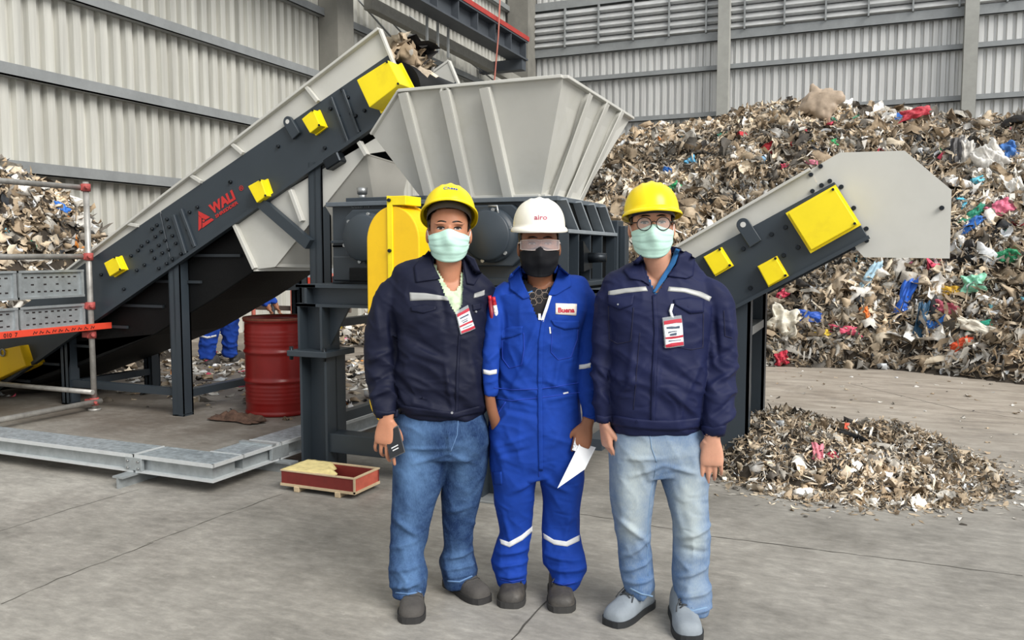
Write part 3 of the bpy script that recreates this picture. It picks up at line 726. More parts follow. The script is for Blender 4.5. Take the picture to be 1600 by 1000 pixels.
# ================================================================== SCAFFOLD at the left edge
pp = wz(148, 641); SX, SYP = pp[0], pp[1]
scaf = empty('scaffold_platform', (SX, SYP - .8, 0), 0, 'tubular scaffold platform with perforated metal boards at the left edge', 'scaffold')
ztp = wy(138, 284, SYP)[2]; y_l = 3.6
g = G(); g.cyl((SX, SYP, .02), (SX, SYP, ztp), .027, n=16); g.cyl((SX, SYP, 0), (SX, SYP, .02), .06, n=16); g.build('upright', MT['pipe'], scaf)
g = G(); g.cyl((SX, y_l, 0), (SX, y_l, ztp), .027, n=16); g.build('upright', MT['pipe'], scaf)
zr = [wy(138, 293, SYP)[2], wy(145, 401, SYP)[2]]
for z in zr:
    g = G(); g.cyl((SX - .03, y_l - .1, z), (SX - .03, SYP + .06, z), .026, n=14); g.build('rail', MT['pipe'], scaf)
zlo = wy(146, 627, SYP)[2]
g = G(); g.cyl((SX + .03, y_l - .1, zlo), (SX + .03, SYP + .05, zlo), .026, n=14); g.build('rail', MT['pipe'], scaf)
g = G(); g.cyl((SX - 1.5, SYP - .055, zlo + .1), (SX + .05, SYP - .055, zlo + .1), .024, n=14); g.build('rail', MT['pipe'], scaf)
for z in (zr[0], zr[1], wy(148, 478, SYP)[2], wy(148, 523, SYP)[2], zlo):
    g = G(); g.cyl((SX, SYP, z - .035), (SX, SYP, z + .035), .042, n=12); g.box((SX - .035, SYP - .02, z), (.07, .06, .05)); g.cyl((SX + .03, SYP - .03, z), (SX + .075, SYP - .045, z), .014, n=8); g.build('coupler', MT['redclamp'], scaf)
pz = [wx(140, q, SX)[2] for q in (421, 463, 474, 509)]
for (z1, z0) in ((pz[0], pz[1]), (pz[2], pz[3])):
    for k in range(3):
        yb_ = SYP - .04 - k * .68; ya_ = yb_ - .66
        g = G(); g.span((SX - .06, ya_, z0), (SX - .045, yb_, z1)); pl_ = g.build('plank', MT['galv'], scaf)
        g = G(); g.span((SX - .06, ya_, z1 - .02), (SX - .02, yb_, z1)); g.span((SX - .06, ya_, z0), (SX - .02, yb_, z0 + .02)); g.span((SX - .06, ya_, z0), (SX - .025, ya_ + .03, z1)); g.span((SX - .06, yb_ - .03, z0), (SX - .025, yb_, z1)); g.build('plank_rim', MT['galv'], pl_)
        g = G()
        for r in range(3):
            for c in range(9):
                if (r + c) % 2 and r == 1: continue
                g.box((SX - .044, ya_ + .08 + c * .062, z0 + (z1 - z0) * (.25 + .25 * r)), (.003, .028, .012))
        tag(g.build('perforation', MT['ink'], pl_), kind='stuff')
a, b = wx(0, 520, SX + .06), wx(173, 505, SX + .06)
zt_ = b[2] + .01
g = G(); g.span((SX + .05, y_l, zt_ - .06), (SX + .075, b[1], zt_)); tb = g.build('toe_board', MT['orange'], scaf, .003)
g = G(); g.span((SX - 1.3, y_l, zt_ - .05), (SX + .05, SYP - .02, zt_ - .02)); g.build('deck', MT['galv'], scaf)
M4 = Matrix(((0, 0, 1, SX + .076), (1, 0, 0, y_l + .55), (0, 1, 0, zt_ - .05), (0, 0, 0, 1)))
yy0 = wx(5, 515, SX + .076)[1]; M4[1][3] = yy0
put_text('lettering', '010  7', .05, M4, MT['ink'], tb, .0005, .001)
g = G()
for k in range(10):
    y = wx(55 + k * 10, 512, SX + .078)[1]; g.tube([(SX + .077, y - .02, zt_ - .045), (SX + .077, y - .008, zt_ - .02), (SX + .077, y + .006, zt_ - .04), (SX + .077, y + .02, zt_ - .022 - .01 * (k % 3))], .0035, 6)
g.build('scribble', MT['ink'], tb)

# ================================================================== GALVANISED FLOOR FRAME
gal = empty('galvanised_floor_frame', (-4.0, 4.2, 0), 0, 'galvanised steel channel frame lying on the floor at lower left', 'floor frame')
GZ0, GZ1 = .08, .195
oc = wz(331, 727, GZ1); ol = wz(0, 684, GZ1)
gx, gy = oc[0], (oc[1] + ol[1]) / 2
wbm = .27
def channel(x0, y0, x1, y1, nm='channel'):
    """flat top, recessed webs, bottom lips"""
    g = G(); g.span((x0, y0, GZ1 - .012), (x1, y1, GZ1)); o = g.build(nm, MT['galvtop'], gal, .002)
    i = .035
    g = G(); g.span((x0 + i, y0 + i, GZ0), (x1 - i, y1 - i, GZ1 - .012)); g.build('web', MT['galv'], o)
    g = G(); g.span((x0, y0, GZ0), (x1, y1, GZ0 + .014)); g.build('bottom_lip', MT['galvlip'], o)
    g = G(); g.span((x0 - .003, y0 - .003, GZ1 - .02), (x1 + .003, y0 + .012, GZ1 + .002)); g.span((x1 - .012, y0, GZ1 - .02), (x1 + .003, y1, GZ1 + .002)); g.build('top_lip', MT['galvlip'], o)
    return o
xj = wz(205, 712, GZ1)[0]; 
channel(-7.6, gy, xj - .01, gy + wbm); channel(xj + .01, gy, gx, gy + wbm)
yj = wx(437, 686, gx)[1]
channel(gx - wbm, gy + wbm + .004, gx, yj - .01); channel(gx - wbm, yj + .01, gx, 7.4)
for (x, y) in ((xj, gy + .12), (-6.2, gy + .12)):
    g = G(); g.span((x - .06, y - .24, GZ0 - .012), (x + .03, y + .3, GZ0)); g.span((x - .025, y - .24, 0), (x - .01, y + .3, GZ0 - .012)); g.build('foot', MT['galv'], gal)
for y in (yj - .02, 6.4):
    g = G(); g.span((gx - .3, y - .03, GZ0 - .012), (gx + .13, y + .05, GZ0)); g.span((gx - .3, y, 0), (gx + .13, y + .014, GZ0 - .012)); g.build('foot', MT['galv'], gal)
g = G(); g.span((xj - .07, gy - .006, GZ0 + .015), (xj + .07, gy + .02, GZ1 - .015)); g.build('splice_plate', MT['galv'], gal, .002)
g = G(); g.span((gx - .02, yj - .09, GZ0 + .015), (gx + .006, yj + .09, GZ1 - .015)); g.build('splice_plate', MT['galv'], gal, .002)
g = G(); g.span((gx - wbm - .01, yj - .09, GZ1), (gx + .01, yj - .05, GZ1 + .012)); g.build('cap_strip', MT['galv'], gal)
for dx in (-.045, .045):
    for dz_ in (.03, .075):
        g = G(); g.cyl((xj + dx, gy - .006, GZ0 + dz_), (xj + dx, gy - .016, GZ0 + dz_), .009, n=6); g.build('bolt', MT['steel'], gal)

# ================================================================== RED DRUM
dc = wz(407, 651); dr = .315; dcx, dcy = dc[0], dc[1] + dr * .92
dh = wy(407, 500, dcy - dr)[2]
dr_o = empty('steel_drum', (dcx, dcy, 0), 0, 'dark red ribbed steel drum standing under the conveyor', 'drum')
prof = [(0.0, .012), (dr * .95, .012), (dr, .0), (dr + .008, .01), (dr + .008, .03), (dr, .04)]
for z in np.linspace(.05, dh - .06, 60):
    f = z / dh; w = 0
    for c0, a_ in ((.36, .018), (.66, .018)): w += a_ * math.exp(-((f - c0) / .016) ** 2)
    for c0 in (.14, .18, .22, .26, .30, .74, .78, .82, .86): w += .006 * math.exp(-((f - c0) / .011) ** 2)
    prof.append((dr + w, float(z)))
prof += [(dr, dh - .03), (dr + .012, dh - .025), (dr + .014, dh), (dr, dh + .004), (dr - .012, dh), (dr - .014, dh - .03)]
g = G(); g.lathe((dcx, dcy, 0), prof, n=64); g.build('shell', MT['redpaint'], dr_o)
g = G(); g.lathe((dcx, dcy, 0), [(dr - .014, dh - .03), (dr - .02, dh - .35), (0.001, dh - .36)], n=48); g.build('inside', mat('rusty_inside', '#4a2a1e', .8, 0, .3, 5), dr_o)
g = G(); g.lathe((dcx, dcy, 0), [(dr - .012, dh), (dr - .006, dh + .012), (dr + .01, dh + .012), (dr + .018, dh + .002), (dr + .014, dh - .012)], n=48); g.build('rim', mat('rusty_rim', '#6b3a2a', .6, .2, .4, 14), dr_o)

# ================================================================== SMALL WOODEN CRATE
fl, fr_, rr = wz(438, 766), wz(556, 780), wz(588, 768)
cw = fr_[0] - fl[0]; cd = .28; ch = .09; cx0, cy0 = fl[0], (fl[1] + fr_[1]) / 2; cz = .035
crate = empty('wooden_crate', (cx0 + cw / 2, cy0 + cd / 2, 0), math.radians(0), 'small dark red wooden crate half covered with a yellowed sheet on the floor', 'crate')
t = .014
for nm, a, b, m_ in (('side_board', (cx0, cy0, cz), (cx0 + cw, cy0 + t, cz + ch), 'cratered'), ('side_board', (cx0, cy0 + cd - t, cz), (cx0 + cw, cy0 + cd, cz + ch), 'cratered'),
                     ('end_board', (cx0, cy0 + t, cz), (cx0 + t, cy0 + cd - t, cz + ch), 'cratered'), ('end_board', (cx0 + cw - t, cy0 + t, cz), (cx0 + cw, cy0 + cd - t, cz + ch), 'cratepink')):
    g = G(); g.span(a, b); g.build(nm, MT[m_], crate, .002)
g = G(); g.span((cx0 + t, cy0 + t, cz), (cx0 + cw - t, cy0 + cd - t, cz + .012)); g.build('bottom', mat('crate_inside', '#3a1512', .8), crate)
for a, b in (((cx0 - .004, cy0 - .004, cz + ch), (cx0 + cw + .004, cy0 + t, cz + ch + .008)), ((cx0 - .004, cy0 + cd - t, cz + ch), (cx0 + cw + .004, cy0 + cd + .004, cz + ch + .008)), ((cx0 - .004, cy0 + t, cz + ch), (cx0 + t, cy0 + cd - t, cz + ch + .008)), ((cx0 + cw - t, cy0 + t, cz + ch), (cx0 + cw + .004, cy0 + cd - t, cz + ch + .008)),
             ((cx0 - .005, cy0 - .006, cz - .004), (cx0 + cw + .005, cy0 + .004, cz + .012)), ((cx0 + cw - .004, cy0, cz - .004), (cx0 + cw + .006, cy0 + cd, cz + .012)), ((cx0 + cw - .006, cy0 - .006, cz), (cx0 + cw + .005, cy0 + .005, cz + ch))):
    g = G(); g.span(a, b); g.build('trim_strip', MT['wood'], crate)
for fx in (.22, .78):
    g = G(); g.span((cx0 + cw * fx - .02, cy0 - .01, 0), (cx0 + cw * fx + .02, cy0 + cd + .01, cz)); g.build('foot', MT['wood'], crate, .003)
nx, ny = 22, 12; V = []; Fc = []
for j in range(ny + 1):
    for i in range(nx + 1):
        fx = i / nx; fy = j / ny
        xm = cw * (.52 + .09 * math.sin(fy * 5) + .03 * math.sin(fy * 17))
        V.append((cx0 + .002 + fx * xm, cy0 + .004 + fy * (cd - .008), cz + ch + .011 + .003 * mnoise.noise(Vector((fx * 6, fy * 4, 1))) - (.03 * max(0, fx - .85) / .15 if fx > .85 else 0)))
for j in range(ny):
    for i in range(nx): a = j * (nx + 1) + i; Fc.append((a, a + 1, a + nx + 2, a + nx + 1))
o = link('cover_sheet', mesh('cover_sheet', V, Fc, True), MT['paper_yellow'], crate)
md = o.modifiers.new('thickness', 'SOLIDIFY'); md.thickness = .004

# ================================================================== ORANGE BARRIER far behind the drum
BYR = 9.7
a, b = wy(352, 436, BYR), wy(540, 430, BYR)
bar = empty('safety_barrier', ((a[0] + b[0]) / 2, BYR, 0), 0, 'orange railed barrier with grey sheets seen beneath the conveyor behind the drum', 'barrier')
g = G(); g.span((a[0], BYR - .01, a[2] - .05), (b[0], BYR + .02, a[2] + .04)); g.build('rail', MT['orange'], bar)
g = G(); g.span((a[0], BYR + .1, a[2] - .45), (b[0], BYR + .13, a[2] - .38)); g.build('rail', mat('dull_rail', '#5b5048', .7), bar)
for k in range(6):
    x = a[0] + (b[0] - a[0]) * (k + .3) / 6
    g = G(); g.cyl((x, BYR + .06, 0), (x, BYR + .06, a[2] + .1), .03, n=10); g.build('post', mat('post_red_white', '#b9685a', .7) if k % 2 else MT['darkflat'], bar)
g = G(); g.span((a[0], BYR + .3, a[2] + .02), (b[0], BYR + .32, a[2] + .22)); g.build('sheet', mat('blue_grey_sheet', '#aeb6ba', .6, 0, .2, 3), bar)
# ================================================================== HEAPS OF SHREDDED RUBBISH
def vnoise(x, y, seed=0):
    xi = np.floor(x).astype(int); yi = np.floor(y).astype(int); fx = x - xi; fy = y - yi
    fx = fx * fx * (3 - 2 * fx); fy = fy * fy * (3 - 2 * fy)
    def h(a, b):
        n = (a * 374761393 + b * 668265263 + seed * 1442695041) & 0x7fffffff
        n = ((n ^ (n >> 13)) * 1274126177) & 0x7fffffff
        return ((n ^ (n >> 16)) & 0xffff) / 65535.0
    return (h(xi, yi) * (1 - fx) + h(xi + 1, yi) * fx) * (1 - fy) + (h(xi, yi + 1) * (1 - fx) + h(xi + 1, yi + 1) * fx) * fy
def fbm(x, y, o=4, seed=0):
    s = 0; a = .5
    for k in range(o): s = s + a * (vnoise(x * 2 ** k, y * 2 ** k, seed + k) - .5) * 2; a *= .5
    return s
CR = 15.4
_cx = [(880, 300), (910, 262), (960, 232), (1000, 205), (1060, 196), (1110, 190), (1170, 168), (1230, 158), (1262, 158), (1330, 176), (1420, 176), (1500, 182), (1560, 190), (1600, 178)]
_c = [wy(a, b, CR) for a, b in _cx]
HX = np.array([-11.2, -10.6, -9.4, -8.6, -7.6, -6.6, -5.0] + [p[0] for p in _c] + [3.5, 6.0, 8.0])
HZ_ = np.array([.4, .45, .5, .5, .5, .5, .7] + [p[2] for p in _c] + [4.2, 3.6, 2.0])
_b = [wz(a, b) for a, b in ((300, 556), (420, 548), (540, 540), (700, 552), (1210, 572), (1300, 574), (1400, 577), (1600, 600))]
BX = np.array([-11.2, -9.6] + [p[0] for p in _b] + [4.0, 8.0]); BY = np.array([9.6, 9.4] + [p[1] for p in _b] + [10.6, 11.4])
o_ = np.argsort(BX); BX, BY = BX[o_], BY[o_]
def heap_h(x, y):
    x = np.asarray(x, float); y = np.asarray(y, float)
    H = np.interp(x, HX, HZ_) - .06; yb = np.interp(x, BX, BY)
    W = np.where(x < -7, 2.2, CR - np.interp(x, BX, BY)); W = np.clip(W, 1.6, 6)
    s = np.clip((y - yb) / W, 0, 1)
    p = .34 * s + .66 * (1 - (1 - s) ** 1.9)
    z = H * p + (.34 * fbm(x * .8, y * .8, 4, 3) + .15 * fbm(x * 2.6, y * 2.6, 3, 9)) * np.clip(s * 3.2, 0, 1) * np.clip(H / 2.5, .25, 1) * (1 - .75 * np.clip(s - .75, 0, .25) * 4 * (x > -6))
    back = np.clip((y - yb - W) / 6, 0, 1); z = z * (1 - .35 * back)
    return np.where(y < yb, -.05, z)
def left_h(x, y):
    x = np.asarray(x, float); y = np.asarray(y, float); r = ((x + 10.3) / 1.55) ** 2 + ((y - 6.9) / 2.7) ** 2; r = np.where(x < -10.3, ((y - 6.9) / 2.7) ** 2, r)
    z = 2.62 * np.clip(1 - r, 0, 1) ** .75; z = z + np.where(z > .1, .2 * fbm(x * 1.1, y * 1.1, 4, 5), 0); return np.where(z > .01, z, -.05)
def pile_h(x, y):
    """the small spill at the foot of the discharge conveyor"""
    x = np.asarray(x, float); y = np.asarray(y, float)
    def bump(cx, cy, rx, ry, h, rot=0):
        dx, dy = x - cx, y - cy; u = dx * math.cos(rot) + dy * math.sin(rot); w = -dx * math.sin(rot) + dy * math.cos(rot)
        return h * np.clip(1 - (u / rx) ** 2 - (w / ry) ** 2, 0, 1) ** .8
    z = np.maximum(bump(-.5, 6.25, .62, .72, .34), np.maximum(bump(-.15, 6.2, .62, .75, .2), bump(.12, 6.6, .6, .5, .22, .35)))
    z = z + np.where(z > .02, .05 * fbm(x * 4, y * 4, 3, 21), 0)
    return np.where(z > .004, z, -.03)
PAL = {
 'tan': ['#b9a68c', '#a8947a', '#c9b79d', '#97866f', '#8a7861', '#d3c5ae', '#7c6c58', '#b3a48f'],
 'grey': ['#8e8980', '#a39e95', '#6d675f', '#bdb8ae', '#57524b'],
 'white': ['#e4e0d8', '#f0eee9', '#d6d2c9', '#c8c5bf', '#dfe3e6'],
 'dark': ['#3b3630', '#2c2a29', '#4b443b', '#26292d'],
 'bright': ['#2f6fc2', '#c0384a', '#3fae8c', '#e08a3a', '#d94f6a', '#58b6d6', '#e2c33c', '#b8313a', '#2b8f5a', '#7fc9d9', '#db7f9a']}
KEYS = ['tan', 'grey', 'white', 'dark', 'bright']
def palette(n, w):
    w = np.array(w, float); w /= w.sum(); k = RNG.choice(5, n, p=w)
    out = np.empty((n, 3))
    for i in range(5):
        sel = np.where(k == i)[0]; L = np.array([lin(c) for c in PAL[KEYS[i]]]); out[sel] = L[RNG.integers(0, len(L), len(sel))]
    return out * RNG.uniform(.8, 1.18, (n, 1))
def scraps(P, Nrm, size, aspect, cols, nu=6, nv=4, crumple=.28, tilt=.55, droop=0.0, lift=.3):
    """n crumpled sheets as arrays: (n*nu*nv verts, quads, colours)"""
    n = len(P); R = RNG
    Nn = Nrm + R.normal(0, tilt, (n, 3)); Nn /= np.linalg.norm(Nn, axis=1, keepdims=True)
    T = R.normal(0, 1, (n, 3)); T[:, 2] -= droop * 2
    T -= (T * Nn).sum(1, keepdims=True) * Nn; T /= np.linalg.norm(T, axis=1, keepdims=True); B = np.cross(Nn, T)
    u = np.linspace(-.5, .5, nu); v_ = np.linspace(-.5, .5, nv); U, Vv = np.meshgrid(u, v_, indexing='ij')
    U = U.ravel()[None]; Vv = Vv.ravel()[None]
    L = size[:, None]; Wd = (size * aspect)[:, None]
    ph = R.uniform(0, 6.28, (n, 4)); fr = R.uniform(2, 7, (n, 4))
    h = (np.sin(fr[:, :1] * U * 1.6 + ph[:, :1]) * .5 + np.sin(fr[:, 1:2] * Vv * 1.3 + ph[:, 1:2]) * .35 + np.sin(fr[:, 2:3] * (U + Vv) + ph[:, 2:3]) * .4) * crumple * Wd
    h += R.normal(0, .05, h.shape) * crumple * 1.8 * Wd
    curl = R.uniform(-2.2, 1.0, (n, 1)); h += curl * Vv ** 2 * Wd * 1.3 + R.uniform(-.8, .8, (n, 1)) * U ** 2 * L * .6
    wob = 1 + R.uniform(-.45, .35, (n, nu))[:, :, None].repeat(nv, 2).reshape(n, -1)
    tp = np.clip(1 - (2 * np.abs(U)) ** 2.6, .0, 1) ** .5 * .9 + .1; a = U * L * (1 - .3 * (2 * np.abs(Vv)) ** 2) + R.normal(0, .03, h.shape) * L; b = Vv * Wd * wob * tp + np.sin(fr[:, 3:4] * U + ph[:, 3:4]) * .18 * Wd
    X = P[:, None, :] + T[:, None, :] * a[..., None] + B[:, None, :] * b[..., None] + Nn[:, None, :] * (h + lift * Wd * .3)[..., None]
    q = np.array([[i * nv + j, (i + 1) * nv + j, (i + 1) * nv + j + 1, i * nv + j + 1] for i in range(nu - 1) for j in range(nv - 1)])
    Fc = (q[None] + (np.arange(n) * nu * nv)[:, None, None]).reshape(-1, 4)
    Cc = np.repeat(cols, nu * nv, 0)
    return X.reshape(-1, 3), Fc, Cc
def arr_mesh(name, V, Fq, Cc, smooth=True):
    me = bpy.data.meshes.new(name); nf = len(Fq); k = Fq.shape[1]
    me.vertices.add(len(V)); me.vertices.foreach_set('co', V.astype(np.float32).ravel())
    me.loops.add(nf * k); me.loops.foreach_set('vertex_index', Fq.astype(np.int32).ravel())
    me.polygons.add(nf); me.polygons.foreach_set('loop_start', (np.arange(nf) * k).astype(np.int32))
    me.polygons.foreach_set('use_smooth', np.full(nf, smooth)); me.update(calc_edges=True)
    at = me.color_attributes.new('Col', 'FLOAT_COLOR', 'POINT')
    at.data.foreach_set('color', np.c_[Cc, np.ones(len(Cc))].astype(np.float32).ravel())
    return me
scrapm = mat('shredded_scrap', '#888888', .75, 0, .3, 14, .35, 25, attr='Col', dirt='#5d5141', dirt_amt=.5, dscale=7)
basem = mat('heap_core_shaded', '#3a332b', .95, 0, .45, 7, .8, 12)  # core colour kept dark to paint shade into the crevices between scraps
def field(name, fn, x0, x1, y0, y1, st, label, cat):
    xs = np.arange(x0, x1 + st / 2, st); ys = np.arange(y0, y1 + st / 2, st); Xg, Yg = np.meshgrid(xs, ys, indexing='ij'); Z = fn(Xg, Yg)
    V = np.c_[Xg.ravel(), Yg.ravel(), Z.ravel()]; n = len(ys)
    i, j = np.meshgrid(np.arange(len(xs) - 1), np.arange(n - 1), indexing='ij'); a = (i * n + j).ravel(); q = np.c_[a, a + n, a + n + 1, a + 1]
    zz = Z.ravel(); keep = (zz[q] > -.02).any(1); q = q[keep]
    used = np.unique(q); mp_ = -np.ones(len(V), int); mp_[used] = np.arange(len(used)); V = V[used]; q = mp_[q]
    V[:, 2] = np.maximum(V[:, 2], .001)
    me = arr_mesh(name, V, q, np.full((len(V), 3), .1)); o = link(name, me, basem); tag(o, label, cat, kind='stuff'); return o
def grad_n(fn, x, y, e=.08):
    gx = (fn(x + e, y) - fn(x - e, y)) / (2 * e); gy = (fn(x, y + e) - fn(x, y - e)) / (2 * e)
    n = np.c_[-gx, -gy, np.ones_like(gx)]; return n / np.linalg.norm(n, axis=1, keepdims=True)
def scatter(fn, n, x0, x1, y0f, y1f, smin, smax, w, asp=(.25, .9), zoff=.01, **kw):
    x = RNG.uniform(x0, x1, n); y0 = y0f(x); y1 = y1f(x); y = y0 + (y1 - y0) * RNG.uniform(0, 1, n)
    z = fn(x, y); k = z > .0; x, y, z = x[k], y[k], z[k]; N = grad_n(fn, x, y)
    m_ = len(x); size = smin * (smax / smin) ** (RNG.uniform(0, 1, m_) ** 1.7); a = RNG.uniform(*asp, m_)
    tint = 1 + .55 * np.clip(fbm(x * .9 + 40, y * .9 + z, 3, 77) * 1.6, -.8, .8)
    return scraps(np.c_[x, y, z] + N * (zoff * RNG.uniform(.3, 1.5, (m_, 1))), N, size, a, palette(m_, w) * tint[:, None], **kw)
def merge(parts):
    V = []; Fc = []; Cc = []; o = 0
    for v_, f, c in parts: V.append(v_); Fc.append(f + o); Cc.append(c); o += len(v_)
    return np.concatenate(V), np.concatenate(Fc), np.concatenate(Cc)
yb_f = lambda x: np.interp(x, BX, BY) - .15
yc_f = lambda x: np.interp(x, BX, BY) + np.where(x < -7, 2.6, np.clip(CR + .7 - np.interp(x, BX, BY), 1.6, 7))
heap = field('rubbish_heap', heap_h, -8.2, 8, 7.0, 22, .09, 'huge heap of shredded rubbish filling the back right of the hall', 'rubbish heap')
ps = [scatter(heap_h, 7200, -5.0, .3, yb_f, yc_f, .16, .6, [.58, .25, .07, .09, .008], asp=(.18, .5), crumple=.42, tilt=.3, nu=9, nv=6),
      scatter(heap_h, 4200, -.4, 5.0, yb_f, yc_f, .16, .62, [.42, .22, .22, .11, .03], asp=(.2, .55), crumple=.42, droop=.5, tilt=.32, nu=9, nv=6),
      scatter(heap_h, 1500, -8.2, -5.0, yb_f, yc_f, .12, .4, [.45, .2, .25, .08, .02], asp=(.22, .65), crumple=.3),
      scatter(heap_h, 26000, -5.0, 4.5, yb_f, yc_f, .12, .5, [.66, .22, .06, .06, .0], asp=(.03, .1), nu=7, nv=2, crumple=1.6, droop=.3, tilt=.35, zoff=.06),
      scatter(heap_h, 1700, -5.0, 4.5, lambda x: yb_f(x) - .25, lambda x: yb_f(x) + .9, .06, .22, [.45, .22, .26, .06, .01], crumple=.3)]
V_, F_, C_ = merge(ps[:3] + [ps[4]])
tag(link('shredded_scraps', arr_mesh('shredded_scraps', V_, F_, C_), scrapm, heap), kind='stuff')
V_, F_, C_ = ps[3]
tag(link('rag_strips', arr_mesh('rag_strips', V_, F_, C_), scrapm, heap), kind='stuff')
heap2 = field('rubbish_heap', left_h, -10.45, -8.3, 4.0, 9.8, .1, 'smaller rubbish heap against the left wall behind the scaffold', 'rubbish heap')
c4, c9 = (lambda x: np.full_like(x, 4.1)), (lambda x: np.full_like(x, 9.6))
ps = [scatter(left_h, 2600, -10.3, -8.4, c4, c9, .12, .42, [.55, .2, .16, .08, .01], asp=(.22, .6), crumple=.34, tilt=.45, nu=7, nv=5), scatter(left_h, 1500, -10.3, -8.4, c4, c9, .2, .6, [.6, .24, .1, .06, 0], asp=(.05, .14), nu=9, nv=3, crumple=.9)]
tag(link('shredded_scraps', arr_mesh('shredded_scraps', *merge(ps)), scrapm, heap2), kind='stuff')
# small spill
mound = field('spilled_scrap_mound', pile_h, -1.4, 1.3, 5.2, 7.6, .04, 'small low mound of grey brown shreds spilled beside the discharge conveyor leg', 'scrap mound')
y0p, y1p = (lambda x: np.full_like(x, 5.3)), (lambda x: np.full_like(x, 7.5))
def edge_h(x, y):
    z = pile_h(x, y); d = ((x + .12) / 1.0) ** 2 + ((y - 6.35) / 1.1) ** 2
    return np.where(z > 0, z, np.where(d < 1, .004, -1))
ps = [scatter(edge_h, 2000, -1.2, 1.15, y0p, y1p, .04, .17, [.55, .25, .12, .07, .002], crumple=.3, lift=.25),
      scatter(edge_h, 16000, -1.2, 1.0, y0p, y1p, .04, .16, [.68, .22, .07, .03, .0], asp=(.03, .12), nu=5, nv=2, crumple=1.5, tilt=.6, zoff=.02)]
t_ = RNG.uniform(0, 6.283, 2600); r_ = 1 + np.abs(RNG.normal(0, .16, 2600)) - .12; xx_, yy_ = -.12 + 1.0 * r_ * np.cos(t_), 6.35 + 1.05 * r_ * np.sin(t_)
ps.append(scraps(np.c_[xx_, yy_, np.full(2600, .004)], np.tile([0, 0, 1.], (2600, 1)), RNG.uniform(.02, .1, 2600), RNG.uniform(.06, .5, 2600), palette(2600, [.6, .25, .12, .03, 0]), nu=5, nv=2, tilt=.2, crumple=.5))
V_, F_, C_ = merge(ps); V_[:, 2] = np.maximum(V_[:, 2], .002)
tag(link('spilled_scraps', arr_mesh('spilled_scraps', V_, F_, C_), scrapm, mound), kind='stuff')
# litter on the floor under the infeed conveyor and around
def flat(x, y): return np.where((x > -9) & (y > 5.4), .004, -1.)
n = 1500; x = RNG.uniform(-9.2, -4.3, n); y = RNG.uniform(5.9, 10.0, n) ; k = RNG.uniform(0, 1, n) < np.clip((y - 5.6) / 3.0, .12, 1); x, y = x[k], y[k]
z = np.full(len(x), .006)
V_, F_, C_ = scraps(np.c_[x, y, z], np.tile([0, 0, 1.], (len(x), 1)), RNG.uniform(.04, .2, len(x)), RNG.uniform(.2, .9, len(x)), palette(len(x), [.35, .2, .3, .12, .03]), tilt=.2, crumple=.2)
V_[:, 2] = np.maximum(V_[:, 2], .002)
n = 260; x = RNG.uniform(-2.5, 3.5, n); y = RNG.uniform(6.5, 11.2, n); z = np.full(n, .004)
v2 = scraps(np.c_[x, y, z], np.tile([0, 0, 1.], (n, 1)), RNG.uniform(.02, .08, n), RNG.uniform(.2, .9, n), palette(n, [.4, .2, .35, .05, .0]), tilt=.15, crumple=.2)
v2[0][:, 2] = np.maximum(v2[0][:, 2], .002)
V_, F_, C_ = merge([(V_, F_, C_), v2])
tag(link('floor_litter', arr_mesh('floor_litter', V_, F_, C_), scrapm), 'pale litter strewn on the floor beneath the conveyors', 'litter', kind='stuff')
# rubbish riding over the head of the infeed conveyor
P = []
for k in range(170):
    t = random.random(); xx = xt - .9 * t + .12; yy = random.uniform(YN + .12, YF - .5); P.append((xx, yy, pt_top(min(xx, xt)) + random.uniform(.0, .16) - max(0, xx - xt) * 1.2))
P = np.array(P); n = len(P)
V_, F_, C_ = scraps(P, np.tile([0, 0, 1.], (n, 1)), RNG.uniform(.12, .34, n), RNG.uniform(.2, .7, n), palette(n, [.7, .12, .1, .08, .0]), crumple=.4, tilt=.5)
tag(link('belt_load', arr_mesh('belt_load', V_, F_, C_), scrapm), 'tangled rags riding over the head of the infeed conveyor', 'rags', kind='stuff')

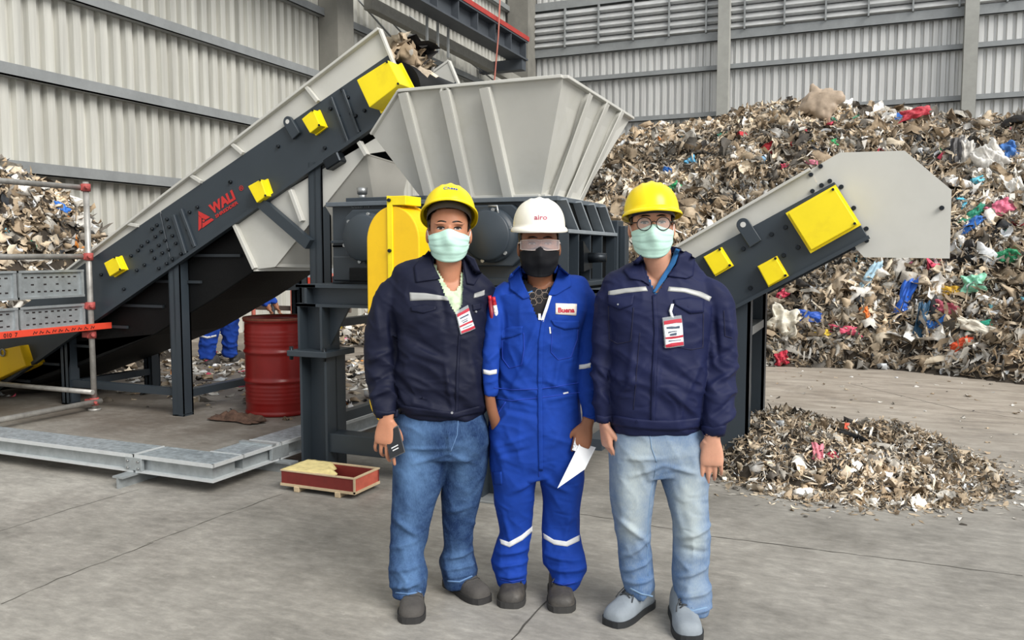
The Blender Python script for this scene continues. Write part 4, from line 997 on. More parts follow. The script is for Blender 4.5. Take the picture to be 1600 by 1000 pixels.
# ------------------------------------------------------------------ single pieces that stand out
def hit(px, py, fn):
    d = _ray(px, py); d = d / np.linalg.norm(d)
    for t in np.arange(4, 26, .03):
        p = _C + d * t
        if fn(p[0], p[1]) > p[2]: return p
    return _C + d * 15
def piece(name, px, py, wpx, hpx, rot, col, label, cat, fn=heap_h, crump=.16, rough=.5, fold=0.0, seed=0, up=.0):
    p = Vector(hit(px, py, fn)); D = (p - Vector(_C)).length; sc = D / F_PX
    n = Vector(grad_n(fn, np.array([p.x]), np.array([p.y]))[0]); tc_ = (Vector(_C) - p).normalized(); n = (n * .45 + tc_ * .75).normalized()
    r = Vector(_rt); u = r - n * r.dot(n); u.normalize(); w = n.cross(u)
    if w.z < 0: w = -w
    a = math.radians(rot); U = u * math.cos(a) + w * math.sin(a); W = -u * math.sin(a) + w * math.cos(a)
    L, H = wpx * sc, hpx * sc; nu, nv = 24, 18; V = []; Fc = []
    for side in (0, 1):
        for i in range(nu + 1):
            for j in range(nv + 1):
                f, g_ = i / nu - .5, j / nv - .5
                e = max(0, 1 - (2 * abs(f)) ** 3.5) ** .5 * max(0, 1 - (2 * abs(g_)) ** 3.5) ** .5
                q = Vector((f * 5 + seed, g_ * 4 + seed * .7, side * .0 + seed))
                cr = mnoise.noise(q) * .6 + abs(mnoise.noise(q * 2.3)) * .6 + math.sin((f * 9 + g_ * 4 + seed) * 1.6) * .22 + abs(mnoise.noise(q * 4.7)) * .45
                ed = 1 + .4 * mnoise.noise(Vector((f * 3, g_ * 3, seed + 3))) + .15 * mnoise.noise(Vector((f * 9, g_ * 9, seed + 5)))
                h = cr * crump * min(L, H) * 1.4 + e * min(L, H) * (.22 + fold) * (1 if side == 0 else -.35)
                V.append(p + U * f * L * ed + W * g_ * H * ed + n * (h + min(L, H) * .12 + up))
    m_ = (nu + 1) * (nv + 1)
    for side in (0, 1):
        for i in range(nu):
            for j in range(nv):
                a0 = side * m_ + i * (nv + 1) + j; f4 = (a0, a0 + nv + 1, a0 + nv + 2, a0 + 1); Fc.append(f4 if side == 0 else f4[::-1])
    me = mesh(name, V, Fc, True)
    mn = 'film_' + col.strip('#')
    mm = bpy.data.materials.get(mn) or mat(mn, col, rough, 0, .22, 9, .25, 18)
    # origin at the piece itself
    me.transform(Matrix.Translation(-p)); o = link(name, me, mm); o.location = p; tag(o, label, cat, 'loose pieces on the rubbish heaps'); return o
PIECES = [
 ('cardboard_sack', 1284, 164, 50, 44, -32, '#a69480', 'big flat beige sack standing on the crest of the heap', 'sack', .025, .06),
 ('red_cloth', 1430, 180, 38, 13, 8, '#b83a47', 'red cloth scrap lying on the crest near the right column', 'cloth'),
 ('plastic_bag', 1415, 466, 17, 62, -24, '#2a67cf', 'long bright blue plastic bag hanging below the grey hood', 'plastic bag'),
 ('plastic_bag', 1258, 496, 40, 16, -8, '#2450a8', 'crumpled royal blue bag low on the heap beside the conveyor leg', 'plastic bag'),
 ('plastic_bag', 1572, 243, 30, 26, 20, '#3f73b8', 'blue and white bag near the heap top at the right edge', 'plastic bag'),
 ('plastic_bag', 1573, 402, 26, 18, 20, '#2f8f62', 'dark green bag on the heap at the right edge', 'plastic bag'),
 ('plastic_bag', 1522, 446, 28, 24, 0, '#8fd3b4', 'mint green plastic bag right of the hanging blue bag', 'plastic bag'),
 ('plastic_scrap', 1351, 492, 12, 20, 15, '#e07a35', 'small orange scrap low on the heap', 'plastic scrap'),
 ('plastic_sheet', 1317, 517, 40, 13, -8, '#d4536f', 'flat pink plastic sheet near the foot of the heap', 'plastic sheet'),
 ('plastic_scrap', 1284, 523, 22, 9, 10, '#e0bf3a', 'small yellow scrap left of the pink sheet', 'plastic scrap'),
 ('plastic_scrap', 1487, 456, 22, 14, 0, '#dfb341', 'yellow scrap under the mint green bag', 'plastic scrap'),
 ('cloth_strip', 1438, 506, 14, 52, -18, '#27506e', 'dark teal cloth strip hanging beneath the blue bag', 'cloth'),
 ('cloth', 1478, 484, 34, 18, -20, '#b8596a', 'dusty pink cloth right of the teal strip', 'cloth'),
 ('plastic_scrap', 1504, 539, 28, 14, 25, '#d9542f', 'orange red scrap near the heap foot at right', 'plastic scrap'),
 ('plastic_scrap', 1221, 561, 20, 18, 0, '#b52a3e', 'small crimson scrap at the heap foot beside the leg', 'plastic scrap'),
 ('plastic_scrap', 1222, 462, 18, 12, 30, '#b8324c', 'crimson scrap below the discharge conveyor plate', 'plastic scrap'),
 ('plastic_scrap', 1080, 256, 16, 14, 30, '#63b0d8', 'light blue scrap above the right hard hat', 'plastic scrap'),
 ('plastic_scrap', 1043, 268, 12, 12, 0, '#2c66b0', 'blue scrap just above the right hard hat', 'plastic scrap'),
 ('plastic_scrap', 1056, 296, 18, 16, 40, '#2f9c63', 'green scrap beside the right hard hat', 'plastic scrap'),
 ('plastic_scrap', 1186, 253, 24, 12, -10, '#9cc7e6', 'pale blue film scrap left of the grey hood', 'plastic scrap'),
 ('plastic_scrap', 1297, 227, 16, 10, 10, '#2f9a5c', 'green scrap right above the grey hood', 'plastic scrap'),
 ('plastic_scrap', 1228, 262, 12, 8, 0, '#c0455c', 'small crimson scrap left of the grey hood', 'plastic scrap'),
 ('plastic_film', 1515, 291, 34, 12, 10, '#66c3da', 'cyan plastic film by the upper right hood corner', 'plastic film'),
 ('plastic_film', 1520, 338, 34, 12, 35, '#2f8f74', 'teal green film strip right of the grey hood', 'plastic film'),
 ('plastic_film', 1517, 355, 40, 12, 35, '#2d68b5', 'blue film strip right of the grey hood', 'plastic film'),
 ('plastic_bag', 1545, 252, 34, 40, 30, '#d9d6cf', 'large white bag near the top right of the heap', 'plastic bag'),
 ('plastic_bag', 1492, 244, 16, 52, -12, '#4c4a4a', 'dark grey bag draped over the upper right heap', 'plastic bag'),
 ('plastic_bag', 1512, 250, 18, 46, -8, '#c2beb6', 'off white bag draped beside the dark grey bag', 'plastic bag'),
 ('plastic_bag', 1590, 300, 20, 38, 10, '#e2dfd8', 'white bag cut by the right picture edge', 'plastic bag'),
 ('plastic_sheet', 1550, 472, 34, 10, -25, '#ece9e2', 'white flat sheet right of the mint green bag', 'plastic sheet'),
 ('plastic_sheet', 1530, 515, 56, 16, -30, '#d9d2c2', 'long off white sheet low on the heap at right', 'plastic sheet'),
 ('plastic_scrap', 1530, 510, 30, 10, 10, '#2c9a80', 'teal scrap above the long off white sheet', 'plastic scrap'),
 ('plastic_bag', 1360, 432, 14, 44, -35, '#a9c9da', 'pale blue bag hanging directly under the hood', 'plastic bag'),
 ('plastic_bag', 1225, 505, 44, 40, -30, '#cfc9b9', 'big off white bag bundle beside the conveyor leg', 'plastic bag'),
 ('plastic_bag', 1560, 330, 30, 20, 20, '#d86f8a', 'pinkish bag at the right side of the heap', 'plastic bag'),
 ('plastic_bag', 1130, 215, 16, 10, 0, '#3a9f86', 'small teal bag near the heap crest left of the beige sack', 'plastic bag'),
]
for i, it in enumerate(PIECES):
    nm, px, py, w_, h_, rot, col, lab, cat = it[:9]
    piece(nm, px, py, w_, h_, rot, col, lab, cat, crump=it[9] if len(it) > 9 else .2, seed=i * 1.7 + .3, up=(it[10] if len(it) > 10 else .05))
piece('plastic_bottle', 93, 327, 22, 12, -25, '#2f6fc4', 'blue plastic container on the left heap behind the scaffold', 'container', fn=left_h, seed=3.3, up=.05)
piece('pink_foam', 1277, 709, 16, 26, -10, '#d87f8c', 'pink foam scrap on the small mound', 'foam', fn=pile_h, seed=5.1, up=.01)
piece('red_scrap', 1300, 714, 12, 12, 20, '#a82a44', 'crimson scrap beside the pink foam on the small mound', 'scrap', fn=pile_h, seed=6.1, up=.01)
piece('orange_film', 1306, 668, 34, 10, 0, '#d9583a', 'orange film on top of the small mound', 'film', fn=pile_h, seed=7.4, up=.01)
for (a, b, lab) in (((1305, 680), (1335, 690), 'short black pipe piece on the small mound, left one'), ((1338, 690), (1352, 698), 'short black pipe piece on the small mound, right one')):
    A, B = Vector(hit(*a, pile_h)), Vector(hit(*b, pile_h)); A.z += .03; B.z += .03
    g = G(); d = (B - A).normalized(); g.lathe(A, [(.018, 0), (.026, 0), (.026, (B - A).length), (.018, (B - A).length), (.018, 0)], d, 20); tag(g.build('pipe_piece', MT['rubber']), lab, 'pipe', 'pipe pieces on the small mound')
# rag in front of the drum
flat0 = lambda x, y: np.zeros_like(np.asarray(x, float)) + .001
def rag(px, py, wx_, hy_, col, label, seed):
    p = wz(px, py); nu, nv = 26, 16; V = []; Fc = []
    for i in range(nu + 1):
        for j in range(nv + 1):
            f, g_ = i / nu - .5, j / nv - .5; ed = 1 + .5 * mnoise.noise(Vector((f * 4, g_ * 3, seed)))
            z = .012 + .14 * max(0, mnoise.noise(Vector((f * 7, g_ * 6, seed + 2))) * .6 + .35) * max(0, 1 - (2 * f) ** 2) * max(0, 1 - (2 * g_) ** 2) + .012 * abs(mnoise.noise(Vector((f * 22, g_ * 18, seed))))
            V.append((p[0] + f * wx_ * ed, p[1] + g_ * hy_ * ed, z))
    for i in range(nu):
        for j in range(nv): a0 = i * (nv + 1) + j; Fc.append((a0, a0 + nv + 1, a0 + nv + 2, a0 + 1))
    me = mesh('rag', V, Fc, True); o = link('rag', me, mat('rag_cloth', col, .9, 0, .5, 16, .4, 40)); tag(o, label, 'rag')
rag(372, 658, .6, .2, '#5a4438', 'crumpled dark brown rag on the floor before the red drum', 4.2)
# ================================================================== PEOPLE
def vn3(P, seed=0):
    I = np.floor(P).astype(np.int64); f = P - I; f = f * f * (3 - 2 * f); r = 0
    for dx in (0, 1):
        for dy in (0, 1):
            for dz in (0, 1):
                n = (I[:, 0] + dx) * 374761393 + (I[:, 1] + dy) * 668265263 + (I[:, 2] + dz) * 2147483647 % 1000003 * 69069 + seed * 974634777
                n &= 0x7fffffff; n = ((n ^ (n >> 13)) * 1274126177) & 0x7fffffff; n = ((n ^ (n >> 16)) & 0xffff) / 65535.
                r = r + n * (f[:, 0] if dx else 1 - f[:, 0]) * (f[:, 1] if dy else 1 - f[:, 1]) * (f[:, 2] if dz else 1 - f[:, 2])
    return r
def catmull(rows, step):
    R = np.array(rows, float); P = np.vstack([2 * R[0] - R[1], R, 2 * R[-1] - R[-2]]); out = []
    for i in range(1, len(P) - 2):
        n = max(1, int(np.linalg.norm(P[i + 1][:3] - P[i][:3]) / step))
        for t in np.arange(n) / n:
            a, b, c, d = P[i - 1:i + 3]
            out.append(.5 * (2 * b + (c - a) * t + (2 * a - 5 * b + 4 * c - d) * t * t + (3 * b - a - 3 * c + d) * t ** 3))
    out.append(R[-1]); return np.array(out)
def limb(rows, n=32, step=.012, ref=(0, 1, 0)):
    """rows: x,y,z,lateral radius,depth radius,exponent -> closed loft (V,F)"""
    R = catmull(rows, step); c = R[:, :3]; T = np.gradient(c, axis=0); T /= np.linalg.norm(T, axis=1, keepdims=True)
    ref = np.array(ref, float); b = ref - (T @ ref)[:, None] * T; b /= np.linalg.norm(b, axis=1, keepdims=True); a = np.cross(b, T)
    th = np.linspace(0, 2 * PI, n, endpoint=False); V = []
    for i in range(len(R)):
        e = 2 / max(R[i, 5], .5); cs, sn = np.cos(th), np.sin(th)
        u = np.sign(cs) * np.abs(cs) ** e * max(R[i, 3], .001); w = np.sign(sn) * np.abs(sn) ** e * max(R[i, 4], .001)
        V.append(c[i] + np.outer(u, a[i]) + np.outer(w, b[i]))
    V = np.vstack(V); m = len(R); Fc = [(j * n + i, j * n + (i + 1) % n, (j + 1) * n + (i + 1) % n, (j + 1) * n + i) for j in range(m - 1) for i in range(n)]
    Fc += [tuple(range(n - 1, -1, -1)), tuple(range((m - 1) * n, m * n))]
    return V, Fc
def ellipsoid(c, r, M=None, n=28, m=18):
    V = []
    for i in range(m + 1):
        p = PI * i / m
        for j in range(n): t = 2 * PI * j / n; V.append((r[0] * math.sin(p) * math.cos(t), r[1] * math.sin(p) * math.sin(t), r[2] * math.cos(p)))
    V = np.array(V)
    if M is not None: V = V @ np.array(M).T
    V = V + np.array(c); Fc = [(i * n + j, (i + 1) * n + j, (i + 1) * n + (j + 1) % n, i * n + (j + 1) % n) for i in range(m) for j in range(n)]
    return V, Fc
def weld(islands, voxel, smooth=4, name='welded'):
    """union of closed islands into one continuous surface"""
    V = []; Fc = []
    for v_, f in islands:
        n = len(V); V += [tuple(p) for p in v_]; Fc += [tuple(i + n for i in q) for q in f]
    me = bpy.data.meshes.new('tmp'); me.from_pydata([tuple(map(float, p)) for p in V], [], Fc); me.update()
    bm = bmesh.new(); bm.from_mesh(me); bmesh.ops.remove_doubles(bm, verts=bm.verts, dist=1e-6); bmesh.ops.recalc_face_normals(bm, faces=bm.faces); bm.to_mesh(me); bm.free()
    o = bpy.data.objects.new('tmp', me); COL.objects.link(o); md = o.modifiers.new('r', 'REMESH'); md.mode = 'VOXEL'; md.voxel_size = voxel
    dg = bpy.context.evaluated_depsgraph_get(); out = bpy.data.meshes.new_from_object(o.evaluated_get(dg)); bpy.data.objects.remove(o); bpy.data.meshes.remove(me)
    out.name = name; laplace(out, smooth); return out
def get_co(me): a = np.empty(len(me.vertices) * 3, np.float32); me.vertices.foreach_get('co', a); return a.reshape(-1, 3).astype(float)
def set_co(me, c): me.vertices.foreach_set('co', c.astype(np.float32).ravel()); me.update()
def get_no(me): a = np.empty(len(me.vertices) * 3, np.float32); me.vertices.foreach_get('normal', a); return a.reshape(-1, 3).astype(float)
def laplace(me, it, k=.5):
    e = np.empty(len(me.edges) * 2, np.int32); me.edges.foreach_get('vertices', e); e = e.reshape(-1, 2); c = get_co(me); n = len(c)
    deg = np.bincount(e.ravel(), minlength=n)[:, None].clip(1)
    for _ in range(it):
        s = np.zeros_like(c)
        for ax in range(3): s[:, ax] = np.bincount(e[:, 0], c[e[:, 1], ax], n) + np.bincount(e[:, 1], c[e[:, 0], ax], n)
        c = c + k * (s / deg - c)
    set_co(me, c)
def smooth_shade(me): me.polygons.foreach_set('use_smooth', np.ones(len(me.polygons), bool)); me.update()
def bvh_of(me):
    return BVHTree.FromPolygons([v.co.copy() for v in me.vertices], [tuple(p.vertices) for p in me.polygons])

skin_cache = {}
def skinmat(name, col):
    m = mat(name, col, .48, 0, .07, 18, .06, 220, spec=.4, dirt='#a8604a', dirt_amt=.12, dscale=14)
    b = m.node_tree.nodes['Principled BSDF']; b.inputs['Subsurface Weight'].default_value = .12; b.inputs['Subsurface Radius'].default_value = (.012, .005, .003)
    return m
def crumple(m, amt=.5, scale=11, stretch=(1, 1, 1.8), dist=.03):
    """adds fine cloth creases on top of the modelled folds"""
    N = m.node_tree.nodes; L = m.node_tree.links; b = N['Principled BSDF']; tc = N.new('ShaderNodeTexCoord'); mp = N.new('ShaderNodeMapping')
    mp.inputs['Scale'].default_value = stretch; mp.inputs['Rotation'].default_value = (0, .5, 0); L.new(tc.outputs['Object'], mp.inputs[0])
    nz = N.new('ShaderNodeTexNoise'); nz.noise_type = 'RIDGED_MULTIFRACTAL'; nz.inputs['Scale'].default_value = scale; nz.inputs['Detail'].default_value = 3; nz.inputs['Roughness'].default_value = .45; nz.inputs['Distortion'].default_value = .6
    L.new(mp.outputs[0], nz.inputs['Vector']); bp = N.new('ShaderNodeBump'); bp.inputs['Strength'].default_value = amt; bp.inputs['Distance'].default_value = dist
    L.new(nz.outputs['Fac'], bp.inputs['Height'])
    old = b.inputs['Normal'].links[0].from_socket if b.inputs['Normal'].links else None
    if old: L.new(old, bp.inputs['Normal'])
    L.new(bp.outputs[0], b.inputs['Normal']); return m
def cloth(name, col, var=.1, bump=.18, bs=420, rough=.85, cr=0.0, **k):
    m = mat(name, col, rough, 0, var, 9, bump, bs, spec=.25, **k)
    return crumple(m, cr) if cr else m
crumple(scrapm, .55, 8, (1, 1, 1), .05)
HAIR = mat('black_hair', '#17120f', .5, 0, .2, 60, .3, 200)
BLACK = mat('black_plastic', '#141414', .35, 0, .05)
EYEW = mat('eye_white', '#b8aba3', .3, 0, .02); IRIS = mat('dark_iris', '#1c120d', .15, 0, .02)
MASKG = cloth('pale_green_mask', '#bfe3d5', .04, .12, 300, .9); MASKB = cloth('black_mask', '#16171b', .1, .15, 300, .8)
LOOP = mat('white_elastic', '#e9ece9', .8, 0, .02)
NAVY = cloth('navy_twill', '#161c3e', .1, .14, 500, .62, .22); NAVY1 = cloth('dark_navy_twill', '#11152a', .12, .14, 500, .62, .22)
ROYAL = cloth('royal_blue_cotton', '#133a92', .16, .16, 400, .8, .25); REFL = mat('reflective_tape', '#9fa09e', .4, .1, .06, 30)
REFLW = mat('white_tape', '#d5d6d6', .5, 0, .05)
WHITEP = mat('white_card', '#eef0f2', .6, 0, .02); REDP = mat('red_print_card', '#b3263a', .6, 0, .04); GREYP = mat('grey_print', '#4a5568', .6, 0, .04)
STEEL2 = mat('snap_button', '#9fa0a3', .3, .8, .05)
CLEAR = mat('clear_vinyl', '#dfe6e8', .12, 0, 0, alpha=.35)
LENS = mat('clear_lens', '#ffffff', .03, 0, 0, alpha=.16)
LENS2 = mat('goggle_lens', '#e6d6d8', .06, 0, 0, alpha=.3)

def denim(name, c0, c1, lo=.35):
    """worn denim: colour attribute 'Fade' carries the washed-out areas"""
    m = bpy.data.materials.new(name); m.use_nodes = True; N = m.node_tree.nodes; L = m.node_tree.links; b = N['Principled BSDF']
    tc = N.new('ShaderNodeTexCoord'); at = N.new('ShaderNodeVertexColor'); at.layer_name = 'Fade'
    nz = N.new('ShaderNodeTexNoise'); nz.inputs['Scale'].default_value = 14; nz.inputs['Detail'].default_value = 8; nz.inputs['Roughness'].default_value = .7; L.new(tc.outputs['Object'], nz.inputs['Vector'])
    mp = N.new('ShaderNodeMapping'); mp.inputs['Scale'].default_value = (420, 420, 60); L.new(tc.outputs['Object'], mp.inputs[0])
    nf = N.new('ShaderNodeTexNoise'); nf.inputs['Scale'].default_value = 1; nf.inputs['Detail'].default_value = 3; L.new(mp.outputs[0], nf.inputs['Vector'])
    ad = N.new('ShaderNodeMath'); ad.operation = 'MULTIPLY_ADD'; L.new(nz.outputs['Fac'], ad.inputs[0]); ad.inputs[1].default_value = .7; L.new(at.outputs['Color'], ad.inputs[2])
    a2 = N.new('ShaderNodeMath'); a2.operation = 'MULTIPLY_ADD'; L.new(nf.outputs['Fac'], a2.inputs[0]); a2.inputs[1].default_value = .4; L.new(ad.outputs[0], a2.inputs[2])
    mr = N.new('ShaderNodeMapRange'); mr.inputs['From Min'].default_value = lo; mr.inputs['From Max'].default_value = 1.35; L.new(a2.outputs[0], mr.inputs[0])
    mx = N.new('ShaderNodeMix'); mx.data_type = 'RGBA'; L.new(mr.outputs[0], mx.inputs[0]); mx.inputs['A'].default_value = (*lin(c0), 1); mx.inputs['B'].default_value = (*lin(c1), 1)
    L.new(mx.outputs['Result'], b.inputs['Base Color']); b.inputs['Roughness'].default_value = .85; b.inputs['Specular IOR Level'].default_value = .2
    bp = N.new('ShaderNodeBump'); bp.inputs['Strength'].default_value = .2; bp.inputs['Distance'].default_value = .004; L.new(nf.outputs['Fac'], bp.inputs['Height']); L.new(bp.outputs[0], b.inputs['Normal'])
    return m
DEN1 = crumple(denim('mid_blue_denim', '#182e54', '#6b90bc', .47), .25); DEN3 = crumple(denim('faded_blue_denim', '#3a5f8e', '#a7b2b5', .38), .25)

class Person:
    def __init__(s, D, cpx):
        s.D = D; d = _ray(cpx, 700); t = D / (d @ _fh); s.x0 = t * (d @ _rt)
        s.O = Vector(_rt * s.x0 + _fh * D); s.M = Matrix.Translation(s.O) @ Matrix.Rotation(YAW, 4, 'Z'); s.Mi = s.M.inverted()
    def L(s, px, py, dy=0.0):
        d = _ray(px, py); t = (s.D + dy) / (d @ _fh); return np.array([t * (d @ _rt) - s.x0, dy, CAM_H + t * d[2]])
    def k(s, dy=0.0): return (s.D + dy) / F_PX
    def ground(s, px, py, z=0.0): return np.array(s.Mi @ Vector(wz(px, py, z)))
    def ray(s, px, py):
        o = s.Mi @ Vector(_C); d = (s.Mi.to_3x3() @ Vector(_ray(px, py))).normalized(); return o, d
    def rows(s, R):
        """(py, xl, xr, dy, depth half-thickness, exponent) -> limb rows"""
        out = []
        for py, xl, xr, dy, dep, e in R:
            a, b = s.L(xl, py, dy), s.L(xr, py, dy); c = (a + b) / 2; out.append([*c, (b[0] - a[0]) / 2, dep, e])
        return out
    def path(s, R):
        """(px, py, half px, dy, depth ratio) -> limb rows for sleeves"""
        return [[*s.L(px, py, dy), h * s.k(dy), h * s.k(dy) * dr, 2.2] for px, py, h, dy, dr in R]
    def add(s, name, me, m, parent=None, smooth=True):
        if smooth: smooth_shade(me)
        o = bpy.data.objects.new(name, me); COL.objects.link(o)
        if not me.materials: me.materials.append(m)
        if parent is None: o.matrix_world = s.M; o.location = s.O; o.rotation_euler = (0, 0, YAW)
        else: o.parent = parent
        return o
    def fold(s, me, folds, front=True):
        """folds: (px0,py0,px1,py1,width px,height mm); ridges raised along traced lines"""
        c = get_co(me); n = get_no(me); d = np.zeros(len(c)); k = s.k()
        wgt = np.clip(-n[:, 1] * 2 + .3, 0, 1) if front else 1
        for (ax, ay, bx, by, w, h) in folds:
            A = s.L(ax, ay)[[0, 2]]; B = s.L(bx, by)[[0, 2]]; AB = B - A; q = c[:, [0, 2]] - A; t = np.clip(q @ AB / (AB @ AB), 0, 1)
            r = np.linalg.norm(q - t[:, None] * AB, axis=1); d += 1.7 * h * .001 * np.exp(-(r / (w * .75 * k)) ** 2) * (.25 + .75 * np.sin(PI * np.clip(t * .9 + .05, 0, 1)))
        set_co(me, c + n * (d * wgt)[:, None])
    def wrinkle(s, me, amp, freq, zones=None, seed=0, slant=.0, base=.35):
        """ridged anisotropic noise; zones: (z, half height, gain)"""
        c = get_co(me); n = get_no(me); q = c.copy(); q[:, 2] += slant * c[:, 0]
        q = q * np.array(freq); q += .6 * np.c_[vn3(c * 9, seed + 5), vn3(c * 9, seed + 6), vn3(c * 9, seed + 7)]
        r = 1 - np.abs(2 * vn3(q, seed) - 1); r2 = 1 - np.abs(2 * vn3(q * 1.9 + 3.3, seed + 1) - 1)
        w = np.full(len(c), base)
        if zones:
            for z, hh, gn in zones: w += gn * np.exp(-((c[:, 2] - z) / hh) ** 2)
        set_co(me, c + n * (1.35 * amp * w * ((r ** 2 + .5 * r2 ** 2) - .55))[:, None])
    def decal(s, bvh, A, B, th, name, m, parent, nx=None, ny=6, M=None):
        """raised patch lying on a surface, between the traced edges A and B (same number of pixel points)"""
        A = np.array(A, float); B = np.array(B, float); n = len(A); nx = nx or 8 * (n - 1); t = np.linspace(0, n - 1, nx + 1)
        pa = np.c_[np.interp(t, range(n), A[:, 0]), np.interp(t, range(n), A[:, 1])]; pb = np.c_[np.interp(t, range(n), B[:, 0]), np.interp(t, range(n), B[:, 1])]
        grid = []; last = None
        for i in range(nx + 1):
            row = []
            for j in range(ny + 1):
                p = pa[i] + (pb[i] - pa[i]) * j / ny; o, d = s.ray(*p); h = bvh.ray_cast(o, d)
                if h[0] is None: row.append(None)
                else: row.append((h[0], h[1] if h[1].dot(d) < 0 else -h[1])); last = h[0]
            grid.append(row)
        # misses take the depth of the last hit
        for i in range(nx + 1):
            for j in range(ny + 1):
                if grid[i][j] is None:
                    p = pa[i] + (pb[i] - pa[i]) * j / ny; o, d = s.ray(*p); y = last.y if last else 0; grid[i][j] = (o + d * ((y - o.y) / d.y), Vector((0, -1, 0)))
        V = []; Fc = []; W = ny + 1
        for i in range(nx + 1):
            for j in range(W):
                p, nn = grid[i][j]; V.append(p + nn * th)
        for i in range(nx + 1):
            for j in range(W):
                p, nn = grid[i][j]; V.append(p - nn * .004)
        Nn = (nx + 1) * W
        for i in range(nx):
            for j in range(ny): a = i * W + j; Fc += [(a, a + W, a + W + 1, a + 1), (Nn + a, Nn + a + 1, Nn + a + W + 1, Nn + a + W)]
        for i in range(nx):
            a = i * W; Fc.append((a, a + Nn, a + W + Nn, a + W)); a = i * W + ny; Fc.append((a, a + W, a + W + Nn, a + Nn))
        for j in range(ny):
            a = j; Fc.append((a, a + 1, a + 1 + Nn, a + Nn)); a = nx * W + j; Fc.append((a, a + Nn, a + 1 + Nn, a + 1))
        me = mesh(name, V, Fc); bm = bmesh.new(); bm.from_mesh(me); bmesh.ops.recalc_face_normals(bm, faces=bm.faces); bm.to_mesh(me); bm.free()
        return s.add(name, me, m, parent, nx * ny > 12)
    def rect(s, bvh, q, th, name, m, parent, nx=6, ny=5):
        """q: four pixel corners tl,tr,br,bl"""
        return s.decal(bvh, [q[0], q[1]], [q[3], q[2]], th, name, m, parent, nx, ny)
    def gput(s, g, name, m, parent):
        me = bpy.data.meshes.new(name); me.from_pydata(g.V, [], g.F); me.update(); me.polygons.foreach_set('use_smooth', np.array(g.SM, bool))
        bm = bmesh.new(); bm.from_mesh(me); bmesh.ops.remove_doubles(bm, verts=bm.verts, dist=1e-6); bmesh.ops.recalc_face_normals(bm, faces=bm.faces); bm.to_mesh(me); bm.free()
        o = bpy.data.objects.new(name, me); COL.objects.link(o); me.materials.append(m); o.parent = parent; return o

def head_islands(Hm, sc):
    rows = [[0, -.050, .000, .020, .014, 2], [0, -.043, .010, .038, .034, 2.2], [0, -.030, .034, .053, .054, 2.3], [0, -.018, .064, .063, .070, 2.3], [0, -.008, .10, .069, .081, 2.3], [0, 0, .14, .071, .088, 2.2], [0, .006, .175, .064, .08, 2.1]]
    isl = [limb(rows, 40, .006), ellipsoid((0, .014, .138), (.0745, .096, .086))]
    isl.append(limb([[0, -.083, .116, .008, .010, 2], [0, -.094, .098, .0085, .010, 2], [0, -.104, .078, .011, .012, 2], [0, -.102, .066, .016, .012, 2], [0, -.092, .060, .012, .010, 2]], 16, .005, (0, 1, 0)))
    for sx in (-1, 1):
        M = np.array(Matrix.Rotation(sx * .35, 3, 'Z') @ Matrix.Rotation(-.2, 3, 'X')); isl.append(ellipsoid((sx * .078, .012, .092), (.009, .018, .033), M)); isl.append(ellipsoid((sx * .073, .008, .092), (.012, .012, .02)))
        isl.append(ellipsoid((sx * .032, -.079, .131), (.026, .011, .008)))
    H = np.array(Hm); out = []
    for V, Fc in isl: V = np.asarray(V) * sc; out.append((V @ H[:3, :3].T + H[:3, 3], Fc))
    return out
def face_sculpt(me, Hm, sc):
    c = get_co(me); Hi = np.array(Hm.inverted()); q = (c @ Hi[:3, :3].T + Hi[:3, 3]) / sc; d = np.zeros(len(c))
    near = (q[:, 2] > -.02) & (q[:, 2] < .2) & (q[:, 1] < -.03) & (np.abs(q[:, 0]) < .09)
    for sx in (-1, 1):
        r = ((q[:, 0] - sx * .031) / .019) ** 2 + ((q[:, 2] - .113) / .011) ** 2; d += -.007 * np.exp(-r)
        r = ((q[:, 0] - sx * .042) / .022) ** 2 + ((q[:, 2] - .082) / .018) ** 2; d += .003 * np.exp(-r)
    d *= near * sc; n = get_no(me); set_co(me, c + n * d[:, None])
